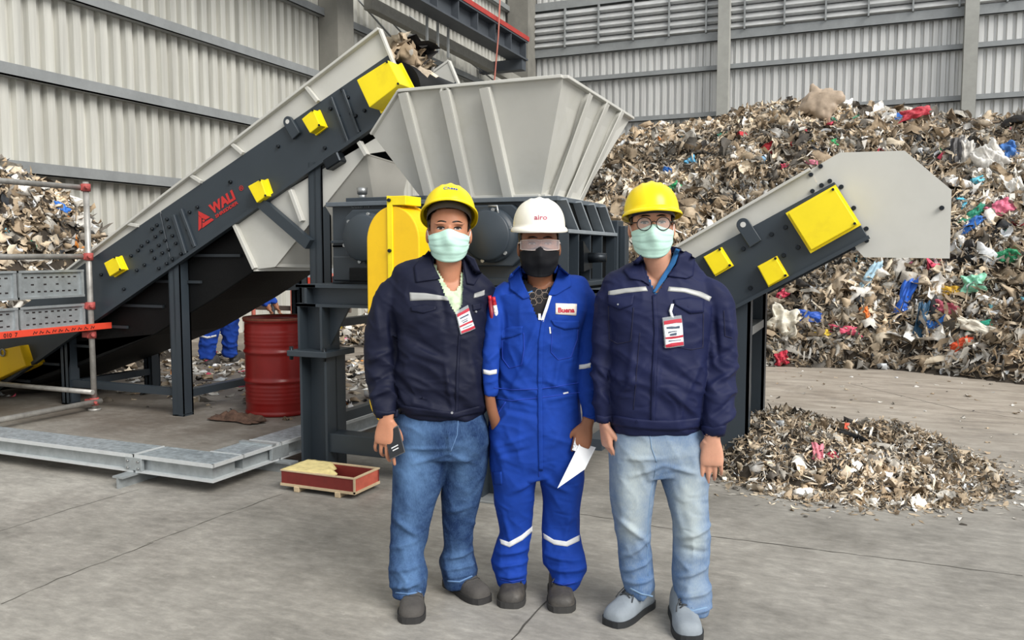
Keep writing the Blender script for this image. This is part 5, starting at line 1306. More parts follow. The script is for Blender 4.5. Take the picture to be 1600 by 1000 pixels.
def hand_islands(wrist, d, palm, side, curls, sc=1.0, thumb=(.5, .5), spread=.06, wid=1.0):
    """wrist point, d finger direction, palm normal, side = towards the thumb; curls: four (c1,c2,c3)"""
    W = Vector(wrist); d = Vector(d).normalized(); pn = Vector(palm); pn = (pn - d * pn.dot(d)).normalized(); sd = d.cross(pn); sd = sd if sd.dot(Vector(side)) > 0 else -sd
    isl = []; rf = tuple(pn)
    def seg(pts, rad): return limb([[*p, r, r * .92, 2.1] for p, r in zip(pts, rad)], 14, .004, rf)
    def lim(rows): return limb(rows, 20, .006, rf)
    P0 = W - d * .03 * sc; pl = []
    for f, w, t in ((0, .026, .02), (.35, .027, .0195), (.6, .034, .017), (.85, .0385, .0155), (1.1, .0395, .0145), (1.24, .036, .011)): pl.append([*(P0 + d * (.1 * f * sc)), w * sc * wid, t * sc, 2.6])
    isl.append(lim(pl))
    base = P0 + d * .113 * sc; lens = [(.042, .026, .021), (.046, .029, .022), (.043, .027, .021), (.034, .021, .019)]; rad = [.0088, .0091, .0087, .0078]
    for i in range(4):
        off = (.029 - .0195 * i) * sc * wid; b = base + sd * off - d * (.004 * abs(i - 1) * sc); ang = (1.2 - i) * spread
        dd = (d * math.cos(ang) + sd * math.sin(ang)).normalized(); p = b - dd * .02 * sc; pts = [p, b]; rr = [rad[i] * sc, rad[i] * 1.04 * sc]; a = 0
        for j in range(3):
            a += curls[i][j]; v_ = dd * math.cos(a) + pn * math.sin(a); b = b + v_ * lens[i][j] * sc; pts.append(b.copy()); rr.append(rad[i] * (.97 - .09 * (j + 1)) * sc)
        pts.append(b + v_ * .005 * sc); rr.append(rad[i] * .4 * sc); isl.append(seg(pts, rr))
    b = P0 + d * .045 * sc + sd * .022 * sc; t1 = (d * .78 + sd * thumb[0] + pn * thumb[1]).normalized(); t2 = (d * .95 + sd * (thumb[0] - .35) + pn * (thumb[1] + .1)).normalized()
    pts = [b - t1 * .01 * sc, b + t1 * .03 * sc, b + t1 * .052 * sc, b + t1 * .052 * sc + t2 * .026 * sc, b + t1 * .052 * sc + t2 * .034 * sc]
    isl.append(seg(pts, [.014 * sc, .0135 * sc, .0105 * sc, .009 * sc, .004 * sc])); return isl

def helmet(P, body, Hm, sc, col, tilt, roll=0.0, lift=.150, back=.012, brim=.035, yawn=0.0, mats=None, size=1.0, ridge=True):
    T = Hm @ Matrix.Scale(sc, 4) @ Matrix.Translation((0, back, lift)) @ Matrix.Rotation(yawn, 4, 'Z') @ Matrix.Rotation(roll, 4, 'Y') @ Matrix.Rotation(tilt, 4, 'X') @ Matrix.Scale(size, 4)
    nt, nr = 64, 22; V = []; Fc = []
    for i in range(nr + 1):
        f = i / nr; ph = f * PI / 2
        for j in range(nt):
            t = 2 * PI * j / nt; cx_, sy = math.cos(t), math.sin(t)
            r = math.cos(ph) ** .78; z = .112 * math.sin(ph) ** .95
            x = .104 * r * cx_; y = .128 * r * sy
            if ridge and f > .25:
                g_ = math.exp(-(x / .012) ** 2) + .6 * math.exp(-((abs(x) - .034) / .007) ** 2); z += .006 * g_ * min(1, (f - .25) * 3) * (1 if y > -.11 else 0)
            V.append(Vector((x, y, z)))
    for i in range(nr):
        for j in range(nt): a = i * nt + j; b = i * nt + (j + 1) % nt; Fc.append((a, b, b + nt, a + nt))
    rim = []
    for kk, (ex, dz) in enumerate(((0, 0), (.35, -.001), (.75, -.004), (1, -.008), (1.03, -.013))):
        for j in range(nt):
            t = 2 * PI * j / nt; fr = max(0, -math.sin(t)); w = .009 + brim * fr ** 1.6
            rim.append(Vector(((.104 + w * ex) * math.cos(t), (.128 + w * ex) * math.sin(t), dz * (1 + fr * .9) - .004 * abs(math.cos(t)) * ex)))
    n0 = len(V); V += rim
    for i in range(4):
        for j in range(nt): a = n0 + i * nt + j; b = n0 + i * nt + (j + 1) % nt; Fc.append((b, a, a + nt, b + nt))
    me = mesh('hard_hat', [T @ v_ for v_ in V], Fc, True); bm = bmesh.new(); bm.from_mesh(me); bmesh.ops.remove_doubles(bm, verts=bm.verts, dist=1e-5); bm.to_mesh(me); bm.free()
    o = P.add('hard_hat', me, col, body); md = o.modifiers.new('thickness', 'SOLIDIFY'); md.thickness = .003; md.offset = -1
    # head band and cradle inside
    V = []; Fc = []
    for i, (rx, ry, z) in enumerate(((.088, .108, .012), (.088, .108, -.022), (.085, .105, -.022), (.085, .105, .012))):
        for j in range(48): t = 2 * PI * j / 48; V.append(T @ Vector((rx * math.cos(t), ry * math.sin(t), z)))
    for i in range(4):
        for j in range(48): a = i * 48 + j; b = i * 48 + (j + 1) % 48; c_ = ((i + 1) % 4) * 48; Fc.append((a, b, c_ + (j + 1) % 48, c_ + j))
    P.add('head_band', mesh('head_band', V, Fc, True), mats or BLACK, o)
    return o, T
def mask(P, body, Hm, sc, m, pleats=3, top=.098, bot=-.012, w=1.22, nose=.012):
    nu, nv = 36, 26; V = []; Fc = []
    for j in range(nv + 1):
        b = j / nv
        for i in range(nu + 1):
            a = 2 * i / nu - 1; z0 = top + nose * math.exp(-(a / .28) ** 2) - .012 * a * a; z1 = bot + .034 * abs(a) ** 2.2
            z = z0 + (z1 - z0) * b; rx = .081 - .012 * b ** 2; ry = .094 + .012 * math.sin(PI * min(1, b * 1.1)) ** .8 - .014 * b ** 3
            ns = math.exp(-(a / .22) ** 2) * (.019 * max(0, 1 - abs(b - .3) / .38)); th = a * w
            pl = 0
            if pleats: pl = .0035 * (((b * (pleats + 1) + .12 * abs(a) * (b - .5)) % 1) - .5) * (1 - a ** 6)
            else: pl = .0022 * math.sin(14 * b + 3 * a * a) * (1 - abs(a) * .5) + .004 * math.exp(-(a / .05) ** 2)
            pl += .003 * mnoise.noise(Vector((a * 3, b * 4, sc * 7 + w)))
            x = (rx + pl) * math.sin(th); y = -(ry + ns + pl) * math.cos(th) ** .9 - .002 + .02 * b * b * 0
            V.append(Hm @ (Vector((x, y, z)) * sc))
    for j in range(nv):
        for i in range(nu): a = j * (nu + 1) + i; Fc.append((a, a + 1, a + nu + 2, a + nu + 1))
    o = P.add('face_mask', mesh('face_mask', V, Fc, True), m, body); md = o.modifiers.new('thickness', 'SOLIDIFY'); md.thickness = .0018
    for sx in (-1, 1):
        c = [V[(nu if sx > 0 else 0)], None]; q0 = V[(nu if sx > 0 else 0) + (nu + 1) * 1]; q1 = V[(nu if sx > 0 else 0) + (nu + 1) * (nv - 3)]
        e0 = Hm @ (Vector((sx * .082, -.002, .108)) * sc); e1 = Hm @ (Vector((sx * .083, .022, .085)) * sc); e2 = Hm @ (Vector((sx * .079, .01, .066)) * sc)
        g = G(); R = catmull([list(q0) + [0] * 3, list(e0) + [0] * 3, list(e1) + [0] * 3, list(e2) + [0] * 3, list(q1) + [0] * 3], .006); g.tube([r[:3] for r in R], .0016, 6); P.gput(g, 'ear_loop', LOOP if m is MASKG else BLACK, o)
    return o
def face_bits(P, body, Hm, sc, bvh, brow=1.0, look=0.0, open_=1.0):
    Hi = Hm
    def patch(name, pts, off, m, parent=body):
        V = []; R3 = Hm.to_3x3(); d = (R3 @ Vector((0, 1, 0))).normalized()
        cen_ = Vector((sum(p[0] for p in pts) / len(pts), sum(p[1] for p in pts) / len(pts)))
        for rg in (1.0, .5, 0.0):
            for p in (pts if rg > 0 else [cen_]):
                x = cen_[0] + (p[0] - cen_[0]) * rg; z = cen_[1] + (p[1] - cen_[1]) * rg; o = Hm @ (Vector((x, -.2, z)) * sc); h = bvh.ray_cast(o, d); q = h[0] if h[0] is not None else o + d * .12
                V.append(q - d * off)
        n = len(pts); Fc = [(i, (i + 1) % n, n + (i + 1) % n, n + i) for i in range(n)] + [(n + i, n + (i + 1) % n, 2 * n) for i in range(n)]
        return P.add(name, mesh(name, V, Fc, True), m, parent)
    for sx in (-1, 1):
        c = sx * .0315; w = .0138; up = .0046 * open_; lo = .0036 * open_
        al = [(c + w * math.cos(t), .1125 + (up if math.sin(t) > 0 else lo) * math.sin(t) * (1 - .25 * math.cos(t) * sx)) for t in np.linspace(0, 2 * PI, 20, endpoint=False)]
        e = patch('eye', al, .0012, EYEW)
        patch('iris', [(c + look + .0058 * math.cos(t), .1128 + min(.0044 * open_, max(-.0034 * open_, .0058 * math.sin(t)))) for t in np.linspace(0, 2 * PI, 14, endpoint=False)], .002, IRIS, e)
        lash = [(c + w * 1.08 * x, .1125 + up * 1.05 * (1 - x * x) ** .5 + .0002) for x in np.linspace(-1, 1, 12)]; lash += [(x, z + .0026) for x, z in reversed(lash)]
        patch('eyelash', lash, .0026, HAIR, e)
        br = [(c + sx * .002 + .0225 * x, .1325 + .004 * brow * (1 - x * x) - .002 * x * sx) for x in np.linspace(-1, 1, 12)]; br += [(x, z + .0055 * (1 - .6 * ((x - c) / .0235) ** 2)) for x, z in reversed(br)]
        patch('eyebrow', br, .0016, HAIR)
def hair(P, body, Hm, sc, side=.068):
    V, Fc = ellipsoid((0, .018, .136), (.0815, .099, .092), None, 48, 32); keep = ~(((V[:, 1] < -.028) & (V[:, 2] < .166)) | (V[:, 2] < side + .02 * (V[:, 1] < .02)) | ((np.abs(V[:, 0]) > .06) & (V[:, 1] < .035) & (V[:, 2] < .108)))
    Fc = [f for f in Fc if all(keep[i] for i in f)]; H = np.array(Hm); V = V + .002 * np.random.default_rng(3).normal(0, 1, V.shape); W = (V * sc) @ H[:3, :3].T + H[:3, 3]
    me = mesh('hair', W, Fc, True); bm = bmesh.new(); bm.from_mesh(me); bmesh.ops.delete(bm, geom=[v_ for v_ in bm.verts if not v_.link_faces], context='VERTS'); bm.to_mesh(me); bm.free(); return P.add('hair', me, HAIR, body)
def shoe(P, body, toe, hd, m, sole_m, length=.285, lace_m=None, wid=1.0, steps=False, ht=1.0, lines=0):
    """toe: ground point of the toe tip (local), hd: unit vector from toe to heel"""
    T = Vector((toe[0], toe[1], 0)); h = Vector((hd[0], hd[1], 0)).normalized(); r = Vector((h.y, -h.x, 0)); L_ = length
    st = [(0, .012, .030), (.02, .030, .046), (.07, .043, .060), (.16, .050, .068), (.30, .051, .076), (.42, .047, .092), (.52, .043, .108), (.62, .040, .120), (.75, .039, .126), (.88, .038, .122), (.97, .028, .105), (1.0, .014, .08)]
    A = catmull([[f, w * wid, z * ht, 0, 0, 0] for f, w, z in st], .02); n = 28
    def body_mesh(z0, grow, top):
        V = []; Fc = []; m_ = len(A)
        for f, w, z, *_ in A:
            w = max(w, .004) + grow
            ctr = T + h * (f * L_) 
            if f < .02: ctr = ctr - h * grow
            if f > .98: ctr = ctr + h * grow
            for k in range(n):
                t = PI * (k / (n - 1)); V.append(ctr + r * (w * (abs(math.cos(t)) ** .75) * (1 if math.cos(t) > 0 else -1)) + Vector((0, 0, z0 + ((z - z0) * math.sin(t) ** .62 if top is None else (top * (0 if k in (0, n - 1) else 1))))))
        for i in range(m_ - 1):
            for k in range(n - 1): a = i * n + k; Fc.append((a, a + 1, a + n + 1, a + n))
            a = i * n; Fc.append((a, a + n, a + n + n - 1, a + n - 1))
        Fc += [tuple(range(n)), tuple(range((m_ - 1) * n + n - 1, (m_ - 1) * n - 1, -1))]; return V, Fc
    V, Fc = body_mesh(.012, 0, None); me = mesh('shoe', V, Fc, True); bm = bmesh.new(); bm.from_mesh(me); bmesh.ops.recalc_face_normals(bm, faces=bm.faces); bm.to_mesh(me); bm.free(); o = P.add('shoe', me, m, body)
    # sole: flat welt following the outline
    out = [T + h * (f * L_) + r * (w + .005) - h * (.006 if f < .03 else 0) for f, w, *_ in A] + [T + h * (f * L_) - r * (w + .005) - h * (.006 if f < .03 else 0) for f, w, *_ in A[::-1]]
    g = G(); g.prism([(p.x, p.y, .0) for p in out], (0, 0, .026)); P.gput(g, 'sole', sole_m, o)
    bv = bvh_of(me)
    def drop(f, s_, off=.002):
        q = T + h * (f * L_) + r * s_; hh = bv.ray_cast(q + Vector((0, 0, .4)), Vector((0, 0, -1))); return (hh[0] if hh[0] is not None else q + Vector((0, 0, .06))) + Vector((0, 0, off))
    if lace_m is not None:
        for f in (.36, .42, .48, .54):
            for sgn in (1, -1):
                g = G(); g.tube([drop(f, -.024 * sgn), drop(f + .015, -.01 * sgn, .006), drop(f + .03, .008 * sgn, .007), drop(f + .045, .024 * sgn)], .0028, 6); P.gput(g, 'lace', lace_m, o)
        for s_ in (-1, 1):
            g = G(); g.tube([drop(.5, 0, .008), drop(.44, .02 * s_, .016), drop(.38, .036 * s_, .01), drop(.33, .04 * s_, .004)], .0024, 6); P.gput(g, 'lace', lace_m, o)
    for k in range(lines):
        f = .30 + k * .06; g = G(); g.tube([drop(f + .03 * abs(s_) / .04, s_, .0005) for s_ in np.linspace(-.04, .04, 9)], .002, 6); P.gput(g, 'seam', sole_m, o)
    return o
def fade(me, fn):
    c = get_co(me); f = np.clip(fn(c), 0, 1); at = me.color_attributes.new('Fade', 'FLOAT_COLOR', 'POINT'); at.data.foreach_set('color', np.c_[f, f, f, np.ones(len(f))].astype(np.float32).ravel())
def cut(me, P, poly):
    """opens the front of a garment inside a traced outline"""
    q = [P.L(*p)[[0, 2]] for p in poly]; c = get_co(me); x, z = c[:, 0], c[:, 2]; ins = np.zeros(len(c), bool); n = len(q)
    for i in range(n):
        (x0, z0), (x1_, z1) = q[i], q[(i + 1) % n]; k = ((z0 > z) != (z1 > z)) & (x < (x1_ - x0) * (z - z0) / (z1 - z0 + 1e-12) + x0); ins ^= k
    ins &= c[:, 1] < .02
    bm = bmesh.new(); bm.from_mesh(me); bm.verts.ensure_lookup_table(); bmesh.ops.delete(bm, geom=[bm.verts[i] for i in np.where(ins)[0]], context='VERTS'); bm.to_mesh(me); bm.free(); me.update()
def badge(P, bvh, q, parent, w_strip=True, off=.012):
    """clear card holder: red header and footer bands, white middle with grey print"""
    o = P.rect(bvh, q, off, 'id_badge', CLEAR, parent, 3, 3)
    q = [np.array(p, float) for p in q]
    def sub(u0, v0, u1, v1):
        f = lambda u, v_: (q[0] * (1 - u) + q[1] * u) * (1 - v_) + (q[3] * (1 - u) + q[2] * u) * v_
        return [f(u0, v0), f(u1, v0), f(u1, v1), f(u0, v1)]
    P.rect(bvh, sub(.06, .12, .98, .97), off + .001, 'card', WHITEP, o, 3, 3)
    P.rect(bvh, sub(.06, .12, .98, .24), off + .002, 'card_band', REDP, o, 3, 2); P.rect(bvh, sub(.06, .62, .98, .70), off + .002, 'card_band', REDP, o, 3, 2); P.rect(bvh, sub(.06, .86, .98, .97), off + .002, 'card_band', REDP, o, 3, 2)
    for (a, b, c_, d) in ((.18, .32, .86, .38), (.25, .47, .7, .5), (.32, .54, .66, .58), (.2, .77, .86, .8)): P.rect(bvh, sub(a, b, c_, d), off + .002, 'card_print', GREYP, o, 3, 1)
    return o
# ------------------------------------------------------------------ shared garment pieces
YEL_HAT = mat('yellow_hat_shell', '#f5d800', .3, 0, .04, 8); WHT_HAT = mat('white_hat_shell', '#efece2', .35, 0, .05, 8, dirt='#cfc9ba', dirt_amt=.3, dscale=12)
GREYBAND = mat('grey_sweat_band', '#55504c', .8, 0, .1)
def body_core(P, torso, arms, legs, hands, Hm, sc, neck, skin, name, label):
    isl = head_islands(Hm, sc) + [limb(torso, 28, .02), limb(neck, 28, .01)] + [limb(a, 18, .015) for a in arms] + [limb(l, 18, .02) for l in legs]
    for h in hands: isl += h
    me = weld(isl, .0036, 3, name); face_sculpt(me, Hm, sc)
    o = P.add(name, me, skin); tag(o, label, 'person', 'people posing in front of the shredder'); return o, bvh_of(me)
def shrink(rows, k, kd=None):
    return [[r[0], r[1], r[2], max(r[3] - k, .02), max(r[4] - (kd or k), .02), r[5]] for r in rows]
def mirror_head(P, eye, dy, sc, yaw, pitch, roll):
    e = Vector(P.L(*eye, dy)); R = Matrix.Rotation(yaw, 4, 'Z') @ Matrix.Rotation(roll, 4, 'Y') @ Matrix.Rotation(pitch, 4, 'X')
    off = R @ (Vector((0, -.085, .1125)) * sc); return Matrix.Translation(e - off) @ R

# ================================================================== MAN IN NAVY JACKET, LEFT
P1 = Person(3.50, 690)
SK1 = skinmat('skin_one', '#bd8467')
sc1 = 1.10
H1 = mirror_head(P1, (702, 357), -.10, sc1, math.radians(5), math.radians(-2), math.radians(1))
tor1 = P1.rows([(648, 624, 752, 0, .125, 2.6), (636, 620, 757, 0, .135, 2.6), (615, 619, 760, 0, .142, 2.6), (580, 619, 758, 0, .145, 2.6), (540, 620, 758, .0, .142, 2.6), (500, 618, 760, .0, .135, 2.6), (470, 606, 764, .005, .122, 2.5), (450, 608, 764, .01, .105, 2.4), (432, 626, 757, .015, .088, 2.3), (417, 648, 744, .015, .076, 2.2), (403, 666, 730, .01, .068, 2.1), (393, 674, 724, .01, .066, 2.1)])
slL1 = P1.path([(636, 440, 20, .012, 1.1), (616, 458, 24, .005, 1.1), (603, 490, 26, .0, 1.05), (596, 530, 25, -.01, 1.0), (596, 560, 24, -.02, 1.0), (598, 595, 23.5, -.035, 1.0), (600, 622, 20, -.07, 1.0), (604, 640, 16.5, -.1, 1.0), (605, 650, 15.5, -.11, 1.0)])
slR1 = P1.path([(735, 438, 20, .03, 1.1), (752, 458, 22, .05, 1.1), (758, 490, 21, .09, 1.05), (763, 530, 19, .13, 1.0), (767, 575, 17, .15, 1.0), (770, 625, 14, .16, 1.0)])
me = weld([limb(tor1, 56, .012), limb(slL1, 36, .01), limb(slR1, 36, .012)], .006, 5, 'jacket')
P1.wrinkle(me, .013, (7, 7, 13), [(P1.L(0, 590)[2], .12, .6), (P1.L(0, 630)[2], .05, .3)], 3, .5, .4)
P1.fold(me, [(640, 520, 690, 545, 10, -8), (650, 500, 700, 480, 9, 6), (640, 540, 700, 560, 9, 7), (628, 600, 690, 625, 8, -6), (640, 615, 720, 640, 7, 6), (700, 560, 712, 640, 5, 6), (580, 560, 615, 545, 6, 8), (578, 600, 618, 575, 6, -7), (580, 615, 615, 600, 6, 8), (590, 470, 600, 530, 8, 6), (612, 480, 622, 560, 6, -10), (735, 540, 750, 620, 8, 6), (690, 440, 700, 500, 6, -4)])
bj1 = bvh_of(me); cut(me, P1, [(676, 385), (684, 425), (700, 458), (717, 488), (724, 470), (724, 430), (722, 385)])
armL = P1.path([(620, 470, 13, 0, 1), (600, 540, 12, -.01, 1), (602, 620, 10, -.08, 1), (604, 648, 9.5, -.11, .8)]); armR = P1.path([(748, 470, 13, .05, 1), (763, 540, 12, .13, 1), (770, 625, 10, .16, 1), (773, 650, 9, .16, .8)])
hips1 = P1.rows([(636, 622, 756, 0, .115, 2.4), (650, 618, 758, 0, .122, 2.4), (670, 615, 762, 0, .128, 2.4), (690, 614, 764, .01, .125, 2.3), (712, 620, 758, .01, .11, 2.2)])
lgL1 = P1.rows([(660, 622, 694, 0, .10, 2.3), (690, 617, 700, 0, .105, 2.3), (720, 613, 698, 0, .10, 2.2), (760, 613, 688, 0, .09, 2.2), (800, 612, 675, .0, .08, 2.2), (836, 611, 667, 0, .074, 2.2), (864, 610, 661, -.02, .072, 2.2), (892, 608, 666, -.035, .078, 2.2), (908, 611, 667, -.045, .08, 2.2), (932, 617, 661, -.055, .074, 2.2)])
lgR1 = P1.rows([(660, 692, 758, .02, .10, 2.3), (690, 692, 763, .03, .105, 2.3), (720, 692, 762, .05, .10, 2.2), (770, 690, 752, .07, .085, 2.2), (808, 691, 744, .09, .076, 2.2), (850, 694, 738, .11, .072, 2.2), (876, 689, 741, .115, .076, 2.2), (893, 690, 744, .11, .08, 2.2), (914, 697, 744, .105, .074, 2.2)])
neck1 = [[*P1.L(700, 440, .01), .06, .06, 2], [*P1.L(701, 418, -.005), .056, .06, 2], [*P1.L(702, 395, -.03), .054, .06, 2], [*P1.L(703, 375, -.04), .05, .055, 2]]
hd1 = hand_islands(P1.L(604, 654, -.115), (-.1, -.02, -1), (.25, 1, 0), (1, .2, 0), [(.1, .1, .1), (.15, .5, .4), (.2, .6, .4), (.2, .5, .4)], 1.14, (.5, .4), .12)
man1, bv1 = body_core(P1, shrink(tor1[1:-2], .03) , [armL, armR], [shrink(lgL1, .018), shrink(lgR1, .018)], [hd1], H1, sc1, neck1, SK1, 'person', 'person in dark navy jacket and yellow hard hat holding a phone, leftmost of three')
jac1 = P1.add('jacket', me, NAVY1, man1)
# shirt inside the opening
shirt1 = limb([[r[0], r[1], r[2], r[3] - .018, r[4] - .014, r[5]] for r in tor1[3:-2]], 40, .012)
sm = weld([shirt1], .007, 2, 'shirt'); cut(sm, P1, [(680, 380), (686, 420), (703, 448), (712, 455), (720, 440), (722, 380)])
sh1 = P1.add('shirt', sm, mat('pale_green_shirt', '#c9dcb8', .85, 0, .3, 24, dirt='#5f9a62', dirt_amt=.6, dscale=20), man1)
P1.decal(bj1, [(670, 391), (678, 416), (688, 436)], [(647, 418), (650, 442), (683, 437)], .007, 'collar', NAVY1, jac1, 16, 8)
P1.decal(bj1, [(722, 393), (724, 420), (729, 444)], [(742, 404), (752, 428), (740, 446)], .007, 'collar', NAVY1, jac1, 16, 8)
def stand_collar(P, rows_top, m, jac, lo, hi, r, open_a=.9, yo=.0, rz=1.0):
    V = []; Fc = []; n = 40; c0 = P.L(*lo); c1 = P.L(*hi)
    for lvl, (c, rr) in enumerate(((c0, r * 1.06), ((c0 + c1) / 2, r * 1.02), (c1, r * .98), (c1, r * .90), ((c0 + c1) / 2, r * .92), (c0, r * .94))):
        for i in range(n + 1):
            t = -PI / 2 + open_a + (2 * PI - 2 * open_a) * i / n; V.append((c[0] + rr * math.cos(t), yo + rr * 1.05 * math.sin(t), c[2] + .012 * math.sin(t)))
    for l in range(5):
        for i in range(n): a = l * (n + 1) + i; Fc.append((a, a + 1, a + n + 2, a + n + 1))
    P.add('collar_stand', mesh('collar_stand', V, Fc, True), m, jac)
stand_collar(P1, None, NAVY1, jac1, (699, 405), (700, 388), .074, .85, .015)
P1.decal(bj1, [(640, 457), (665, 458), (690, 462), (699, 464)], [(641, 470), (665, 469), (690, 469), (701, 470)], .002, 'reflective_stripe', REFL, jac1, 20, 3)
P1.decal(bj1, [(741, 459), (752, 455), (757, 453)], [(740, 466), (751, 463), (757, 461)], .002, 'reflective_stripe', REFL, jac1, 10, 3)
P1.decal(bj1, [(719, 492), (715, 540), (712, 590), (711, 648)], [(723, 492), (719, 540), (717, 590), (716, 648)], .003, 'placket_edge', NAVY1, jac1, 30, 2)
P1.decal(bj1, [(642, 480), (662, 476), (682, 479)], [(643, 486), (662, 490), (681, 484)], .005, 'pocket_flap', NAVY1, jac1, 14, 4)
P1.decal(bj1, [(738, 476), (750, 474)], [(739, 486), (751, 483)], .005, 'pocket_flap', NAVY1, jac1, 8, 4)
P1.decal(bj1, [(622, 632), (670, 640), (710, 644), (750, 634)], [(624, 646), (672, 650), (710, 653), (750, 644)], .005, 'waistband', NAVY1, jac1, 30, 3)
P1.decal(bj1, [(586, 640), (604, 643), (622, 640)], [(588, 653), (605, 656), (621, 652)], .004, 'cuff', NAVY1, jac1, 14, 3)
def snap(P, bvh, px, py, jac, m=STEEL2, r=.006):
    o, d = P.ray(px, py); h = bvh.ray_cast(o, d)
    if h[0] is not None:
        g = G(); n = h[1] if h[1].dot(d) < 0 else -h[1]; g.cyl(h[0], h[0] + n * .007, r, r * .7, 12); P.gput(g, 'snap', m, jac)
snap(P1, bj1, 706, 645, jac1, r=.007); snap(P1, bj1, 743, 487, jac1)
badge(P1, bj1, [(711, 488), (730, 477), (740, 514), (719, 523)], jac1)
def jeans(P, hips, legs, m, zones, folds, seed, fadefn, body, wr=.012):
    me = weld([limb(hips, 52, .012)] + [limb(l, 40, .01) for l in legs], .006, 4, 'jeans'); P.wrinkle(me, wr, (12, 12, 7), [(z_, h_, g_ * .5) for z_, h_, g_ in zones], seed, .9, .3); P.fold(me, folds); bv = bvh_of(me); fade(me, fadefn); return P.add('jeans', me, m, body), bv
zk = lambda P, py, h, g: (P.L(0, py)[2], h, g)
def gauss(P, px, py, rx, ry, a):
    c = P.L(px, py)
    return lambda q: a * np.exp(-((q[:, 0] - c[0]) / (rx * P.k())) ** 2 - ((q[:, 2] - c[2]) / (ry * P.k())) ** 2) * (q[:, 1] < .08)
def fsum(*f): return lambda q: sum(g(q) for g in f)
jn1, bn1 = jeans(P1, hips1, [lgL1, lgR1], DEN1, [zk(P1, 900, .05, 1.1), zk(P1, 830, .06, .5), zk(P1, 700, .05, .3)], [(616, 800, 660, 830, 6, 7), (612, 850, 655, 835, 6, 7), (612, 880, 664, 870, 6, 8), (612, 905, 662, 893, 5, 9), (618, 918, 660, 912, 4, 7), (692, 880, 740, 868, 5, 8), (692, 896, 742, 890, 4, 8), (700, 906, 738, 903, 3, 6), (698, 800, 738, 790, 6, 6), (700, 700, 650, 715, 5, 5), (703, 690, 640, 692, 4, 4), (706, 700, 745, 720, 5, 5), (705, 665, 706, 700, 3, 5)], 11, fsum(gauss(P1, 650, 720, 26, 60, .5), gauss(P1, 725, 730, 18, 60, .28), gauss(P1, 640, 840, 20, 50, .32), gauss(P1, 640, 890, 26, 22, .25), gauss(P1, 715, 885, 22, 25, .3), gauss(P1, 660, 660, 40, 14, .2)), man1)
def seam(P, bvh, pts, m, parent, w=1.2, name='seam', th=.002):
    pts = np.array(pts, float); d = np.gradient(pts, axis=0); n = np.c_[-d[:, 1], d[:, 0]]; n /= np.linalg.norm(n, axis=1, keepdims=True); P.decal(bvh, pts - n * w / 2, pts + n * w / 2, th, name, m, parent, 8 * (len(pts) - 1), 1)
SEAMB = mat('pale_denim_seam', '#5f7fa8', .85, 0, .1)
seam(P1, bn1, [(627, 642), (640, 651), (660, 650), (668, 642)], SEAMB, jn1); seam(P1, bn1, [(716, 654), (714, 680), (704, 706)], SEAMB, jn1)
seam(P1, bn1, [(618, 926), (638, 928), (658, 925)], SEAMB, jn1, 2.5, 'hem'); seam(P1, bn1, [(699, 908), (718, 909), (738, 900)], SEAMB, jn1, 2.5, 'hem')
SHOE1 = mat('dark_grey_suede', '#4b4845', .85, 0, .15, 20, .2, 120); SOLE1 = mat('charcoal_rubber_sole', '#2e2d2d', .7, 0, .1)
t = P1.ground(642, 975); shoe(P1, man1, t, (-.07, 1), SHOE1, SOLE1, .29, None, 1.05, lines=3, ht=1.05)
t = P1.ground(758, 943); shoe(P1, man1, t, (-.62, .78), SHOE1, SOLE1, .29, None, 1.05, lines=3, ht=1.05)
face_bits(P1, man1, H1, sc1, bv1, open_=1.05)
mask(P1, man1, H1, sc1, MASKG)
hair(P1, man1, H1, sc1)
hat1, T1 = helmet(P1, man1, H1, sc1, YEL_HAT, math.radians(-23), math.radians(2), .168, .004, .034, mats=GREYBAND, size=.96)
def hat_print(P, hat, T, body, size, m, y=-.118, z=.045, tiltx=0, w=None, sq=None, rise=.0):
    """print on the front of a hard hat: lettering laid on the shell"""
    me = text_mesh(body, size, .0004, .0004); xs = [v_.co.x for v_ in me.vertices]; c = (max(xs) + min(xs)) / 2; ex = (max(xs) - min(xs)); k = (w or ex) / ex
    hb = bvh_of(hat.data)
    Ti = T
    for v_ in me.vertices:
        x = (v_.co.x - c) * k; zz = z + v_.co.y + rise * (x / .03); o = T @ Vector((x, -.3, zz)); d = (T.to_3x3() @ Vector((0, 1, 0))).normalized(); h = hb.ray_cast(o, d)
        v_.co = (h[0] if h[0] is not None else o + d * .17) - d * (.0012 + v_.co.z)
    me.materials.clear(); return P.add('hat_print', me, m, hat, False)
BLUEP = mat('blue_print', '#2b4aa0', .5, 0, .02)
hat_print(P1, hat1, T1, 'Chess', .022, BLUEP, z=.05, w=.055)
# marker pens in the sleeve pocket
pens = []
for k, (a, b, col, nm) in enumerate((((765, 462), (771, 516), '#8e2430', 'sleeve_pen'), ((771, 464), (780, 518), '#a3202c', 'marker_pen'))):
    A, B = Vector(P1.L(*a, -.035)), Vector(P1.L(*b, -.035)); d = (B - A).normalized(); g = G(); g.cyl(A + d * .02, B, .0085, n=14); pm = mat(nm + '_barrel', col, .35); ob = P1.gput(g, nm, pm, jac1)
    g = G(); g.cyl(A, A + d * .022, .0075, n=14); P1.gput(g, 'pen_cap', mat(nm + '_cap', '#c3252f', .35), ob)
    if k: g = G(); g.cyl(A + d * .035, B - d * .008, .0088, n=14); P1.gput(g, 'pen_label', mat('pen_label_white', '#d8d4cf', .5, 0, .6, 90), ob)
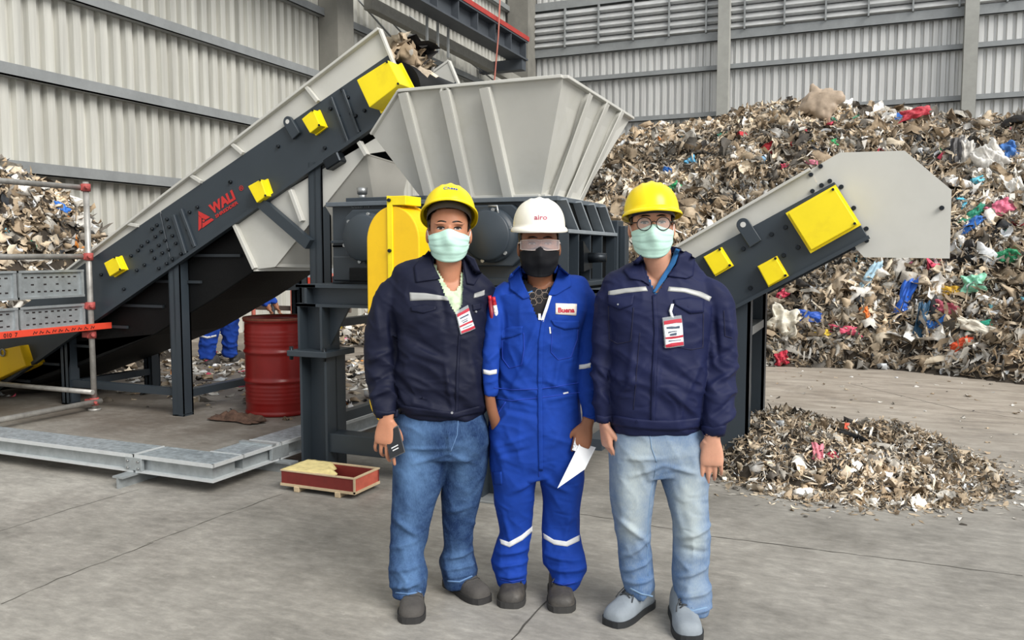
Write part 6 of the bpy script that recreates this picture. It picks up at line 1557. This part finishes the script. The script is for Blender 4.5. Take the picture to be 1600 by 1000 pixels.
# phone held in the right hand
def slabthing(P, name, q, dy, th, m, label, cat, bevel=.004):
    pts = [Vector(P.L(*p, dd)) for p, dd in zip(q, dy)]; n = (pts[1] - pts[0]).cross(pts[2] - pts[0]).normalized(); n = n if n.y > 0 else -n
    g = G(); g.prism(pts, n * th); W = [P.M @ Vector(v_) for v_ in g.V]; g2 = G(); g2.add(W, g.F); o = g2.build(name, m, None, bevel, 2); c = sum(W, Vector()) / len(W)
    o.data.transform(Matrix.Translation(-c)); o.location = c; tag(o, label, cat); return o, pts, n
ph, pts, nn = slabthing(P1, 'smartphone', [(600, 676), (622, 664), (633, 707), (609, 719)], (-.13, -.135, -.142, -.138), .009, mat('phone_case', '#5b5d60', .3, .2, .05), 'dark grey smartphone held in the hand of the leftmost person', 'phone')
pts = [P1.M @ (p - nn * .0006) for p in pts]; cc = sum(pts, Vector()) / 4; g = G(); g.prism([p.lerp(cc, .08) for p in pts], (P1.M.to_3x3() @ nn) * .001); g.build('screen', mat('phone_screen', '#2b2d31', .12, 0, .05), ph)
for f0, f1, z in ((.25, .7, .62), (.3, .68, .72)):
    g = G(); e = lambda u, v_: pts[0].lerp(pts[1], u).lerp(pts[3].lerp(pts[2], u), v_) - (P1.M.to_3x3() @ nn) * .0006
    g.prism([e(f0, z), e(f1, z), e(f1, z + .04), e(f0, z + .04)], (P1.M.to_3x3() @ nn) * .0005); g.build('screen_print', REFLW, ph)

# ================================================================== MAN IN ROYAL BLUE COVERALL, MIDDLE
P2 = Person(3.55, 840)
SK2 = skinmat('skin_two', '#8f6046'); sc2 = 1.06
H2 = mirror_head(P2, (844, 381), -.10, sc2, math.radians(1), math.radians(1), 0)
tor2 = P2.rows([(741, 768, 910, .01, .10, 2.4), (715, 764, 909, .01, .125, 2.5), (680, 763, 908, .0, .13, 2.5), (650, 765, 907, 0, .128, 2.5), (620, 771, 906, 0, .122, 2.5), (590, 774, 905, 0, .122, 2.5), (550, 776, 907, 0, .126, 2.5), (510, 779, 909, 0, .128, 2.5), (480, 777, 918, .0, .122, 2.5), (460, 775, 922, .01, .104, 2.4), (446, 783, 908, .015, .088, 2.3), (433, 797, 890, .015, .076, 2.2), (422, 809, 879, .01, .068, 2.1), (412, 816, 872, .01, .066, 2.1)])
slL2 = P2.path([(800, 452, 17, .01, 1.1), (783, 470, 19, 0, 1.1), (773, 505, 15.5, -.06, 1.05), (768, 545, 14, -.1, 1.0), (766, 580, 12, -.12, 1.0), (765, 605, 10.5, -.13, 1.0), (765, 618, 10, -.13, 1.0)])
slR2 = P2.path([(898, 453, 17, .01, 1.1), (912, 470, 19, .005, 1.1), (919, 505, 16, -.01, 1.05), (919, 545, 14, -.03, 1), (916, 580, 13, -.05, 1), (919, 615, 13, -.07, 1), (922, 640, 12, -.08, 1), (922, 658, 11.5, -.085, 1)])
lgL2 = P2.rows([(690, 765, 836, 0, .10, 2.3), (727, 768, 840, .0, .105, 2.3), (755, 771, 837, .01, .098, 2.2), (780, 773, 834, .02, .09, 2.2), (815, 779, 832, .04, .08, 2.2), (836, 780, 830, .04, .076, 2.2), (860, 772, 824, .04, .08, 2.2), (880, 770, 825, .04, .084, 2.2), (895, 774, 823, .035, .082, 2.2), (909, 779, 822, .035, .074, 2.2)])
lgR2 = P2.rows([(690, 838, 908, 0, .10, 2.3), (727, 842, 911, .0, .105, 2.3), (755, 845, 911, .01, .098, 2.2), (780, 849, 907, .02, .09, 2.2), (815, 848, 905, .04, .08, 2.2), (836, 847, 905, .03, .076, 2.2), (862, 848, 910, .02, .08, 2.2), (882, 854, 915, .01, .084, 2.2), (900, 859, 911, .0, .082, 2.2), (914, 861, 902, .0, .074, 2.2)])
me = weld([limb(tor2, 56, .012), limb(slL2, 32, .01), limb(slR2, 32, .01), limb(lgL2, 40, .01), limb(lgR2, 40, .01)], .006, 4, 'coverall')
P2.wrinkle(me, .013, (11, 11, 8), [zk(P2, 890, .06, .4), zk(P2, 600, .05, .4), zk(P2, 680, .06, .2), zk(P2, 560, .05, .3)], 23, .8, .34)
P2.fold(me, [(776, 680, 788, 716, 9, 9), (770, 672, 792, 640, 4, 6), (785, 610, 835, 625, 5, 5), (780, 630, 838, 640, 5, -4), (850, 618, 900, 610, 5, 5), (840, 530, 800, 600, 6, 7), (838, 500, 815, 560, 6, 6), (870, 560, 862, 610, 6, 5), (900, 500, 880, 600, 7, 5), (770, 690, 830, 670, 5, 4), (772, 705, 832, 690, 5, -4), (850, 670, 905, 690, 5, 4), (838, 740, 800, 760, 6, 6), (844, 740, 890, 760, 6, 6), (778, 862, 822, 855, 5, 9), (774, 880, 822, 876, 5, 9), (780, 896, 820, 893, 4, 7), (852, 862, 905, 868, 5, 9), (858, 882, 912, 880, 5, 9), (864, 900, 905, 898, 4, 7), (785, 790, 800, 850, 6, 5), (890, 790, 880, 850, 6, 5), (760, 560, 778, 545, 5, 6), (760, 590, 776, 585, 4, 5), (912, 560, 928, 575, 4, 6), (912, 600, 930, 610, 4, 6), (914, 625, 932, 632, 4, 6)])
b2 = bvh_of(me); cut(me, P2, [(812, 405), (818, 440), (830, 470), (841, 496), (852, 470), (868, 438), (876, 405)])
arm2L = P2.path([(783, 480, 11, -.005, 1), (768, 545, 10, -.1, 1), (765, 605, 8, -.13, 1), (767, 632, 8.5, -.12, 1), (773, 655, 8.5, -.095, 1), (781, 682, 11, -.03, .7)]); arm2R = P2.path([(912, 480, 11, 0, 1), (919, 545, 10, -.03, 1), (919, 615, 9, -.07, 1), (920, 655, 8.5, -.088, .85)])
neck2 = [[*P2.L(845, 455, .015), .06, .06, 2], [*P2.L(844, 435, 0), .055, .058, 2], [*P2.L(844, 415, -.025), .053, .058, 2], [*P2.L(844, 395, -.035), .05, .052, 2]]
hd2 = hand_islands(P2.L(917, 664, -.105), (-.3, -.12, -1), (.2, 1, 0), (-1, -.2, 0), [(.5, .5, .3), (.6, .6, .3), (.65, .6, .3), (.65, .6, .3)], 1.0, (.55, .15), .05)
man2, bv2 = body_core(P2, shrink(tor2[1:-3], .03), [arm2L, arm2R], [shrink(lgL2, .018), shrink(lgR2, .018)], [hd2], H2, sc2, neck2, SK2, 'person', 'person in royal blue coverall with white hard hat and black mask, middle of three')
cov = P2.add('coverall', me, ROYAL, man2)
tee = weld([limb([[r[0], r[1], r[2], r[3] - .018, r[4] - .014, r[5]] for r in tor2[7:-2]], 40, .012)], .007, 2, 'tee_shirt'); cut(tee, P2, [(816, 400), (822, 436), (834, 447), (848, 450), (860, 445), (870, 434), (876, 400)])
to_ = P2.add('tee_shirt', tee, mat('black_tee', '#1d1b1e', .9, 0, .2, 20), man2); bt = bvh_of(tee)
HEX = mat('tee_hex_print', '#8d7f72', .8, 0, .2)
for (cx_, cy_) in ((832, 462), (842, 457), (852, 462), (842, 469), (850, 452), (834, 472)):
    g = [(cx_ + 5.5 * math.cos(a), cy_ + 5.5 * math.sin(a)) for a in np.linspace(0, 2 * PI, 7)]
    seam(P2, bt, g, HEX, to_, .6, 'print_line')
seam(P2, bt, [(819, 466), (824, 458), (832, 455)], mat('tee_blue_print', '#3d6fb0', .8), to_, 2.0, 'print_line')
P2.decal(b2, [(811, 415), (816, 438), (828, 465)], [(796, 430), (797, 452), (818, 468)], .007, 'collar', ROYAL, cov, 16, 8)
P2.decal(b2, [(874, 415), (868, 438), (856, 462)], [(890, 430), (892, 448), (868, 462)], .007, 'collar', ROYAL, cov, 16, 8)
stand_collar(P2, None, ROYAL, cov, (844, 424), (844, 411), .075, .85, .015)
P2.decal(b2, [(846, 500), (841, 535), (840, 600), (841, 690), (842, 735)], [(852, 500), (848, 535), (847, 600), (848, 690), (848, 735)], .004, 'placket', ROYAL, cov, 40, 3)
P2.decal(b2, [(858, 462), (852, 480), (845, 500)], [(862, 463), (856, 482), (849, 503)], .004, 'zip_tape', REFLW, cov, 12, 1)
P2.decal(b2, [(841, 490), (841, 500)], [(845, 490), (845, 500)], .006, 'zip_pull', REFLW, cov, 4, 2)
P2.decal(b2, [(784, 516), (800, 510), (817, 510)], [(783, 530), (800, 527), (815, 521)], .005, 'pocket_flap', ROYAL, cov, 14, 4)
seam(P2, b2, [(784, 528), (785, 560), (796, 575), (815, 570), (819, 545), (818, 520)], mat('blue_seam', '#16389a', .8), cov, 1.4)
P2.decal(b2, [(861, 500), (880, 501), (904, 501)], [(866, 508), (882, 515), (905, 512)], .005, 'pocket_flap', ROYAL, cov, 14, 4)
SEAM2 = bpy.data.materials['blue_seam']
seam(P2, b2, [(863, 512), (861, 550), (872, 562), (892, 558), (902, 530), (903, 515)], SEAM2, cov, 1.4)
seam(P2, b2, [(859, 511), (860, 521)], REFLW, cov, 2.2, 'pen_slot')
seam(P2, b2, [(772, 606), (800, 609), (838, 608), (870, 604), (904, 598)], SEAM2, cov, 1.4); seam(P2, b2, [(772, 622), (800, 626), (838, 622), (870, 618), (906, 613)], SEAM2, cov, 1.4)
seam(P2, b2, [(880, 615), (888, 613)], REFLW, cov, 2.5, 'waist_tag')
np_ = P2.rect(b2, [(868, 474), (901, 475), (900, 493), (868, 491)], .003, 'name_patch', mat('cream_patch', '#e9dfd3', .8, 0, .05), cov, 8, 4)
def patch_text(P, bvh, body, px0, px1, py, size, m, parent, th=.004, bold=.0006):
    me = text_mesh(body, size, .0003, bold); xs = [v_.co.x for v_ in me.vertices]; ys = [v_.co.y for v_ in me.vertices]; x0, x1_ = min(xs), max(xs)
    for v_ in me.vertices:
        px = px0 + (v_.co.x - x0) / (x1_ - x0) * (px1 - px0); pyy = py - v_.co.y / P.k(); o, d = P.ray(px, pyy); h = bvh.ray_cast(o, d); v_.co = (h[0] if h[0] is not None else o + d * P.D) - d * (th + v_.co.z)
    me.materials.clear(); P.add('patch_lettering', me, m, parent, False)
patch_text(P2, b2, 'Buena', 872, 898, 488, .028, REDP, np_, .0045, .0012)
P2.decal(b2, [(755, 577), (765, 579), (776, 577)], [(755, 584), (765, 586), (776, 584)], .002, 'sleeve_stripe', REFLW, cov, 10, 2)
P2.decal(b2, [(905, 570), (914, 569), (923, 567)], [(905, 577), (914, 576), (923, 574)], .002, 'sleeve_stripe', REFLW, cov, 10, 2)
P2.decal(b2, [(781, 842), (795, 847), (815, 836), (832, 822)], [(783, 850), (796, 855), (816, 844), (832, 830)], .002, 'leg_stripe', REFLW, cov, 24, 3)
P2.decal(b2, [(849, 833), (865, 843), (885, 846), (905, 836)], [(850, 841), (866, 851), (886, 854), (905, 845)], .002, 'leg_stripe', REFLW, cov, 24, 3)
seam(P2, b2, [(764, 668), (775, 650), (790, 628)], SEAM2, cov, 2, 'pocket_edge'); seam(P2, b2, [(844, 690), (843, 720), (842, 745)], SEAM2, cov, 1)
P2.rect(b2, [(771, 738), (784, 737), (785, 757), (773, 757)], .004, 'thigh_pocket', ROYAL, cov, 5, 5)
seam(P2, b2, [(782, 905), (800, 909), (820, 905)], SEAM2, cov, 1.5, 'hem'); seam(P2, b2, [(863, 909), (880, 914), (898, 910)], SEAM2, cov, 1.5, 'hem')
P2.decal(b2, [(911, 648), (922, 651), (934, 648)], [(911, 658), (922, 662), (933, 658)], .004, 'cuff', ROYAL, cov, 10, 3)
SHOE2 = mat('worn_black_leather', '#3f3c39', .55, 0, .2, 18, .15, 60, dirt='#6d675f', dirt_amt=.5, dscale=16); SOLE2 = mat('grey_black_sole', '#353433', .75, 0, .15)
shoe(P2, man2, P2.ground(796, 951), (.12, 1), SHOE2, SOLE2, .28, BLACK, 1.12, ht=1.05); shoe(P2, man2, P2.ground(879, 958), (-.02, 1), SHOE2, SOLE2, .28, BLACK, 1.12, ht=1.05)
face_bits(P2, man2, H2, sc2, bv2, open_=.9); mk2 = mask(P2, man2, H2, sc2, MASKB, 0, .093, -.018, 1.25, .010); hair(P2, man2, H2, sc2)
hat2, T2 = helmet(P2, man2, H2, sc2, WHT_HAT, math.radians(0), 0, .180, .004, .022, size=1.0)
hat_print(P2, hat2, T2, 'airo', .026, mat('red_marker', '#b04a63', .6), z=.026, w=.05)
# safety goggles
def goggles(P, body, Hm, sc):
    V = []; Fc = []; nu, nv = 30, 8
    for j in range(nv + 1):
        for i in range(nu + 1):
            a = 2 * i / nu - 1; hgt = .021 - .004 * a * a - .010 * math.exp(-(a / .14) ** 2) * (1 if j > nv / 2 else .2); z = .111 + hgt * (1 - 2 * j / nv) - .003; th = a * 1.15; V.append(Hm @ (Vector((.083 * math.sin(th), -.020 - .088 * math.cos(th) ** .8, z)) * sc))
    for j in range(nv):
        for i in range(nu): a = j * (nu + 1) + i; Fc.append((a, a + 1, a + nu + 2, a + nu + 1))
    o = P.add('safety_glasses', mesh('safety_glasses', V, Fc, True), LENS2, body)
    rim = [V[i] for i in range(nu + 1)] + [V[j * (nu + 1) + nu] for j in range(1, nv + 1)] + [V[nv * (nu + 1) + i] for i in range(nu - 1, -1, -1)] + [V[j * (nu + 1)] for j in range(nv - 1, -1, -1)]
    g = G(); g.tube(rim, .0016, 6); P.gput(g, 'frame', mat('clear_frame', '#c9bcb6', .25, 0, .05), o)
    for sx in (-1, 1):
        g = G(); g.tube([Hm @ (Vector(p) * sc) for p in ((sx * .077, -.052, .117), (sx * .083, -.01, .115), (sx * .081, .02, .106))], .003, 6); P.gput(g, 'temple', bpy.data.materials['clear_frame'], o)
goggles(P2, man2, H2, sc2)
# folded papers in his left hand
pp_, _, _ = slabthing(P2, 'folded_paper', [(906, 692), (931, 699), (914, 733), (871, 763)], (-.125, -.115, -.15, -.175), .002, WHITEP, 'white folded paper sheet held by the person in the middle', 'paper', 0)
pp2, _, _ = slabthing(P2, 'printed_note', [(899, 684), (914, 688), (909, 708), (894, 703)], (-.118, -.112, -.13, -.13), .003, mat('printed_note_paper', '#dfe2e6', .7, 0, .75, 90), 'small printed note pinched above the folded paper', 'note', 0)

# ================================================================== MAN IN NAVY JACKET, RIGHT
P3 = Person(3.36, 1030)
SK3 = skinmat('skin_three', '#c9957c'); sc3 = 1.07
H3 = mirror_head(P3, (1021, 348), -.10, sc3, math.radians(-5), math.radians(0), math.radians(-1))
tor3 = P3.rows([(672, 958, 1092, 0, .12, 2.6), (660, 954, 1096, 0, .132, 2.6), (630, 952, 1099, 0, .138, 2.6), (590, 951, 1101, 0, .138, 2.6), (550, 951, 1104, 0, .135, 2.6), (510, 950, 1108, 0, .132, 2.6), (482, 940, 1120, 0, .122, 2.5), (462, 939, 1126, .01, .106, 2.4), (443, 950, 1122, .015, .092, 2.3), (427, 970, 1107, .015, .08, 2.2), (412, 993, 1088, .01, .07, 2.1), (399, 1006, 1072, .01, .068, 2.1)])
slL3 = P3.path([(975, 452, 20, .01, 1.1), (954, 468, 22, .01, 1.1), (947, 500, 20, .01, 1.05), (943, 545, 17.5, .01, 1), (941, 590, 15.5, 0, 1), (943, 625, 14, -.01, 1), (945, 648, 12.5, -.015, 1), (945, 658, 12, -.015, 1)])
slR3 = P3.path([(1094, 450, 21, .01, 1.1), (1116, 468, 25, .0, 1.1), (1124, 505, 26, -.005, 1.05), (1124, 550, 26, -.015, 1.0), (1122, 590, 27, -.025, 1), (1121, 625, 25, -.06, 1), (1118, 650, 21, -.08, 1), (1115, 668, 17.5, -.095, 1), (1113, 679, 16.5, -.1, 1)])
me = weld([limb(tor3, 56, .012), limb(slL3, 36, .01), limb(slR3, 36, .01)], .006, 5, 'jacket')
P3.wrinkle(me, .013, (7, 7, 12), [zk(P3, 600, .1, .6), zk(P3, 640, .05, .3)], 31, .5, .38)
P3.fold(me, [(960, 620, 1000, 560, 8, 7), (1020, 560, 1010, 640, 6, 5), (1035, 600, 1085, 645, 8, 8), (1030, 570, 1090, 600, 9, -5), (1085, 560, 1060, 610, 7, 6), (1100, 560, 1140, 540, 6, -6), (1098, 600, 1146, 570, 6, 9), (1100, 640, 1144, 610, 6, -8), (1104, 655, 1144, 635, 6, 9), (1108, 480, 1114, 560, 6, -10), (1130, 480, 1138, 540, 8, 6), (932, 570, 955, 600, 5, 7), (934, 610, 952, 630, 5, 6), (985, 520, 975, 600, 7, 5)])
b3 = bvh_of(me); cut(me, P3, [(1002, 390), (1009, 428), (1017, 459), (1032, 438), (1054, 412), (1066, 385)])
arm3L = P3.path([(955, 480, 12, .01, 1), (943, 545, 11, .01, 1), (943, 625, 9.5, -.01, 1), (945, 660, 9, -.02, .85)]); arm3R = P3.path([(1116, 480, 13, 0, 1), (1124, 550, 12, -.015, 1), (1118, 640, 10.5, -.075, 1), (1113, 680, 10, -.105, .85)])
neck3 = [[*P3.L(1030, 440, .015), .062, .06, 2], [*P3.L(1029, 420, 0), .058, .06, 2], [*P3.L(1027, 398, -.025), .055, .06, 2], [*P3.L(1025, 375, -.035), .052, .055, 2]]
hips3 = P3.rows([(660, 958, 1094, 0, .115, 2.4), (680, 955, 1100, 0, .122, 2.4), (705, 953, 1106, 0, .125, 2.4), (725, 958, 1104, .0, .112, 2.3), (740, 966, 1098, .0, .10, 2.2)])
lgL3 = P3.rows([(680, 957, 1026, 0, .10, 2.3), (710, 954, 1030, 0, .105, 2.3), (740, 953, 1026, 0, .10, 2.3), (775, 954, 1021, 0, .092, 2.2), (815, 961, 1017, .01, .082, 2.2), (845, 965, 1016, .02, .076, 2.2), (875, 967, 1018, .03, .075, 2.2), (900, 971, 1020, .03, .078, 2.2), (912, 977, 1022, .03, .078, 2.2), (925, 985, 1023, .03, .07, 2.2)])
lgR3 = P3.rows([(680, 1028, 1100, 0, .10, 2.3), (710, 1028, 1107, 0, .105, 2.3), (740, 1032, 1109, -.005, .1, 2.3), (775, 1043, 1104, -.01, .092, 2.2), (815, 1053, 1106, -.02, .085, 2.2), (845, 1054, 1107, -.03, .08, 2.2), (875, 1051, 1106, -.03, .078, 2.2), (900, 1050, 1105, -.03, .08, 2.2), (928, 1055, 1110, -.05, .084, 2.2), (943, 1057, 1108, -.06, .084, 2.2), (957, 1058, 1106, -.065, .08, 2.2)])
hd3R = hand_islands(P3.L(1113, 685, -.108), (.0, .0, -1), (.15, 1, 0), (-1, .1, 0), [(.12, .35, .3), (.16, .42, .3), (.2, .48, .3), (.22, .5, .3)], 1.17, (.35, .7), .05)
hd3L = hand_islands(P3.L(945, 662, -.02), (.12, -.02, -1), (1, .35, 0), (.2, -1, 0), [(.3, .5, .35), (.35, .55, .35), (.4, .55, .35), (.4, .55, .35)], 1.03, (.35, .4), .04)
man3, bv3 = body_core(P3, shrink(tor3[1:-2], .03), [arm3L, arm3R], [shrink(lgL3, .018), shrink(lgR3, .018)], [hd3R, hd3L], H3, sc3, neck3, SK3, 'person', 'person in navy jacket with round black glasses and faded jeans, rightmost of three')
jac3 = P3.add('jacket', me, NAVY, man3)
sm = weld([limb([[r[0], r[1], r[2], r[3] - .02, r[4] - .016, r[5]] for r in tor3[3:-2]], 40, .012)], .007, 2, 'shirt'); cut(sm, P3, [(1000, 380), (1010, 428), (1017, 446), (1022, 456), (1040, 425), (1056, 408), (1066, 380)])
SHB = cloth('teal_blue_shirt', '#2a5f92', .1, .15, 400, .8); sh3 = P3.add('shirt', sm, SHB, man3)
P3.decal(b3, [(1056, 388), (1046, 412), (1030, 438), (1020, 457)], [(1062, 390), (1055, 412), (1040, 436), (1024, 457)], .0035, 'shirt_collar', SHB, sh3, 20, 4)
P3.decal(b3, [(1001, 398), (1007, 425), (1014, 447)], [(974, 424), (984, 436), (1004, 440)], .008, 'collar', NAVY, jac3, 16, 8)
P3.decal(b3, [(1062, 390), (1056, 414), (1042, 432)], [(1084, 402), (1082, 432), (1072, 436)], .008, 'collar', NAVY, jac3, 18, 8)
stand_collar(P3, None, NAVY, jac3, (1034, 410), (1035, 388), .08, .85, .018)
P3.decal(b3, [(951, 455), (975, 451), (1005, 448), (1009, 448)], [(950, 463), (976, 458), (1006, 455), (1012, 455)], .002, 'reflective_stripe', REFL, jac3, 20, 3)
P3.decal(b3, [(1045, 448), (1070, 450), (1095, 456), (1112, 464)], [(1043, 455), (1069, 457), (1093, 464), (1108, 471)], .002, 'reflective_stripe', REFL, jac3, 20, 3)
P3.decal(b3, [(950, 461), (970, 463), (991, 461)], [(951, 476), (968, 484), (988, 477)], .006, 'pocket_flap', NAVY, jac3, 14, 5); P3.decal(b3, [(1052, 469), (1076, 465), (1099, 468)], [(1054, 476), (1078, 490), (1099, 488)], .006, 'pocket_flap', NAVY, jac3, 14, 5)
SEAMN = mat('navy_seam', '#191b36', .8, 0, .05)
seam(P3, b3, [(951, 478), (952, 530), (965, 537), (986, 533), (990, 480)], SEAMN, jac3, 1.4); seam(P3, b3, [(1056, 490), (1062, 543), (1080, 546), (1098, 543), (1099, 490)], SEAMN, jac3, 1.4)
snap(P3, b3, 966, 476, jac3, r=.005); snap(P3, b3, 1075, 479, jac3, NAVY, r=.006); snap(P3, b3, 996, 658, jac3, NAVY, r=.007)
P3.decal(b3, [(1019, 462), (1022, 520), (1018, 590), (1017, 668)], [(1025, 460), (1029, 520), (1025, 590), (1023, 668)], .004, 'placket', NAVY, jac3, 36, 3); seam(P3, b3, [(1000, 520), (995, 580), (990, 640)], SEAMN, jac3, 1)
P3.decal(b3, [(957, 648), (990, 654), (1025, 657), (1060, 656), (1093, 652)], [(958, 664), (990, 669), (1025, 672), (1060, 672), (1092, 668)], .005, 'waistband', NAVY, jac3, 36, 4)
P3.decal(b3, [(1095, 664), (1114, 668), (1134, 664)], [(1098, 679), (1113, 683), (1131, 680)], .005, 'cuff', NAVY, jac3, 16, 4); P3.decal(b3, [(932, 648), (945, 651), (958, 648)], [(933, 659), (945, 662), (957, 659)], .004, 'cuff', NAVY, jac3, 12, 3)
seam(P3, b3, [(1131, 485), (1133, 525), (1144, 528)], SEAMN, jac3, 1.4, 'sleeve_pocket_seam')
bd = badge(P3, b3, [(1034, 497), (1063, 493), (1067, 540), (1038, 544)], jac3, off=.014)
P3.decal(b3, [(1048, 476), (1045, 486), (1048, 496)], [(1052, 476), (1049, 487), (1052, 497)], .012, 'badge_clip', LOOP, bd, 10, 2)
jn3, bn3 = jeans(P3, hips3, [lgL3, lgR3], DEN3, [zk(P3, 930, .05, 1.0), zk(P3, 840, .06, .6), zk(P3, 715, .05, .3)], [(960, 800, 1010, 840, 6, 8), (966, 870, 1012, 835, 6, 7), (968, 890, 1016, 870, 5, 7), (975, 905, 1018, 900, 5, 7), (1056, 830, 1104, 810, 6, 10), (1058, 845, 1100, 850, 6, -6), (1052, 890, 1100, 870, 5, 7), (1054, 915, 1106, 905, 5, 9), (1058, 935, 1106, 930, 4, 9), (1028, 715, 980, 735, 5, 5), (1030, 705, 970, 708, 4, 4), (1032, 716, 1080, 730, 5, 5), (1050, 780, 1060, 820, 6, 6), (1095, 740, 1098, 800, 6, 5)], 37, fsum(gauss(P3, 985, 750, 28, 70, .75), gauss(P3, 1070, 770, 26, 60, .8), gauss(P3, 1075, 835, 22, 28, .6), gauss(P3, 985, 820, 18, 30, .45), gauss(P3, 1080, 900, 22, 30, .35), gauss(P3, 1025, 690, 60, 22, .35)), man3, .012)
SEAM3 = mat('faded_seam', '#7590ac', .85, 0, .1)
seam(P3, bn3, [(1060, 670), (1070, 674), (1090, 670)], SEAM3, jn3, 1.5); seam(P3, bn3, [(1015, 675), (1018, 700), (1026, 722)], SEAM3, jn3); seam(P3, bn3, [(1026, 726), (1015, 780), (1011, 840), (1012, 900)], SEAM3, jn3, .5)
seam(P3, bn3, [(1059, 950), (1082, 954), (1105, 949)], SEAM3, jn3, 3, 'hem'); seam(P3, bn3, [(984, 919), (1002, 928), (1020, 932)], SEAM3, jn3, 2.5, 'hem')
SHOE3 = mat('blue_grey_nubuck', '#858d94', .7, 0, .1, 16, .1, 120); SOLE3 = mat('black_sole', '#26282a', .6, 0, .1)
shoe(P3, man3, P3.ground(953, 979), (.66, .75), SHOE3, SOLE3, .30, mat('lace_grey', '#3c3f42', .8), 1.1, ht=1.1); shoe(P3, man3, P3.ground(1079, 1004), (.03, 1), SHOE3, SOLE3, .30, bpy.data.materials['lace_grey'], 1.1, ht=1.1)
face_bits(P3, man3, H3, sc3, bv3); mask(P3, man3, H3, sc3, MASKG, 3, .094, -.016); hair(P3, man3, H3, sc3, .075)
hat3, T3 = helmet(P3, man3, H3, sc3, YEL_HAT, math.radians(-9), math.radians(-1), .152, .006, .03, size=.98)
# round glasses
def glasses(P, body, Hm, sc):
    o = None
    for sx in (-1, 1):
        g = G(); c = Vector((sx * .034, -.101, .108)); ry = .3 * sx
        ring = [c + Vector((.0265 * math.cos(t) * math.cos(ry), .0265 * math.cos(t) * math.sin(ry), .0235 * math.sin(t))) for t in np.linspace(0, 2 * PI, 33)]
        g.tube([Hm @ (p * sc) for p in ring], .0019, 8); f = P.gput(g, 'glasses' if o is None else 'rim', BLACK, o or body); o = o or f
        V = [Hm @ (c * sc)] + [Hm @ (p * sc) for p in ring[:-1]]; P.add('lens', mesh('lens', V, [(0, 1 + i, 1 + (i + 1) % 32) for i in range(32)]), LENS, o)
        g = G(); g.tube([Hm @ (Vector(p) * sc) for p in ((sx * .059, -.093, .114), (sx * .078, -.06, .114), (sx * .083, 0, .112), (sx * .082, .02, .1))], .0024, 6); P.gput(g, 'temple', BLACK, o)
    g = G(); g.tube([Hm @ (Vector(p) * sc) for p in ((-.0085, -.109, .113), (0, -.112, .117), (.0085, -.109, .113))], .002, 6); P.gput(g, 'bridge', BLACK, o)
glasses(P3, man3, H3, sc3)
# ================================================================== WORKER BENDING BEHIND THE CONVEYOR
w0 = wz(320, 570); DW = float(w0 @ _fh)
P4 = Person(DW, 335)
c4_ = P4.rows([(470, 318, 352, 0, .13, 2.3), (490, 315, 347, 0, .115, 2.2), (515, 313, 341, 0, .1, 2.2), (540, 312, 336, 0, .09, 2.2), (560, 311, 334, 0, .085, 2.2)])
c5_ = P4.rows([(470, 340, 373, .1, .13, 2.3), (490, 343, 372, .15, .115, 2.2), (515, 346, 371, .2, .1, 2.2), (540, 348, 370, .25, .09, 2.2), (556, 348, 370, .28, .085, 2.2)])
hp4 = P4.L(346, 465, .05); sh4 = P4.L(398, 420, .05)
tors = [[*(hp4 + (sh4 - hp4) * f), rr, .15, 2.2] for f, rr in ((-.25, .13), (0, .18), (.35, .17), (.75, .19), (1.0, .15))]
ar = [[*(sh4 + np.array(o)), r_, r_, 2] for o, r_ in (((-.05, -.12, 0), .075), ((.05, -.18, -.25), .065), ((.2, -.15, -.48), .05))]; ar2 = [[r[0], r[1] + .36, *r[2:]] for r in ar]
me = weld([limb(tors, 36, .02), limb(c4_, 30, .02), limb(c5_, 30, .02), limb(ar, 20, .02), limb(ar2, 20, .02)], .012, 4, 'coverall'); P4.wrinkle(me, .03, (7, 7, 10), None, 5, .4, .6)
hw = Matrix.Translation(Vector(sh4 + np.array([.16, 0, -.03]))) @ Matrix.Rotation(math.radians(50), 4, 'Y')
nk = [[*sh4, .07, .07, 2], [*(sh4 + np.array([.17, 0, .0])), .055, .055, 2], [*(sh4 + np.array([.21, 0, .03])), .05, .05, 2]]
hands4 = []
for a in (ar, ar2): hands4 += hand_islands(np.array(a[-1][:3]) + np.array([.03, 0, -.05]), (.4, 0, -1), (1, 0, .3), (0, -1, 0), [(.4, .5, .3)] * 4, 1.0)
isl = head_islands(hw, 1.0) + [limb(nk, 20, .015), limb(shrink(tors, .05), 24, .03), limb(shrink(ar, .025), 14, .02), limb(shrink(ar2, .025), 14, .02), limb([[*ar[-1][:3], .04, .04, 2], [*(np.array(ar[-1][:3]) + [.035, 0, -.07]), .032, .03, 2]], 14, .01), limb([[*ar2[-1][:3], .04, .04, 2], [*(np.array(ar2[-1][:3]) + [.035, 0, -.07]), .032, .03, 2]], 14, .01), limb(shrink(c4_, .04), 16, .03), limb(shrink(c5_, .04), 16, .03)] + hands4
man4 = P4.add('person', weld(isl, .006, 3, 'person'), SK2); tag(man4, 'person in blue coverall bending over behind the conveyor, only the legs showing', 'person')
P4.add('coverall', me, cloth('dark_blue_cotton', '#1c3f94', .2, .2, 200, .85), man4); b4 = bvh_of(me)
P4.decal(b4, [(311, 523), (324, 526), (338, 523)], [(311, 526), (324, 529), (338, 526)], .004, 'leg_stripe', REFLW, man4, 8, 2)
hair(P4, man4, hw, 1.0)
for q, hd in (((322, 572), (.3, 1)), ((362, 566), (.3, 1))):
    t = P4.ground(*q); shoe(P4, man4, t, hd, SHOE2, SOLE2, .28)
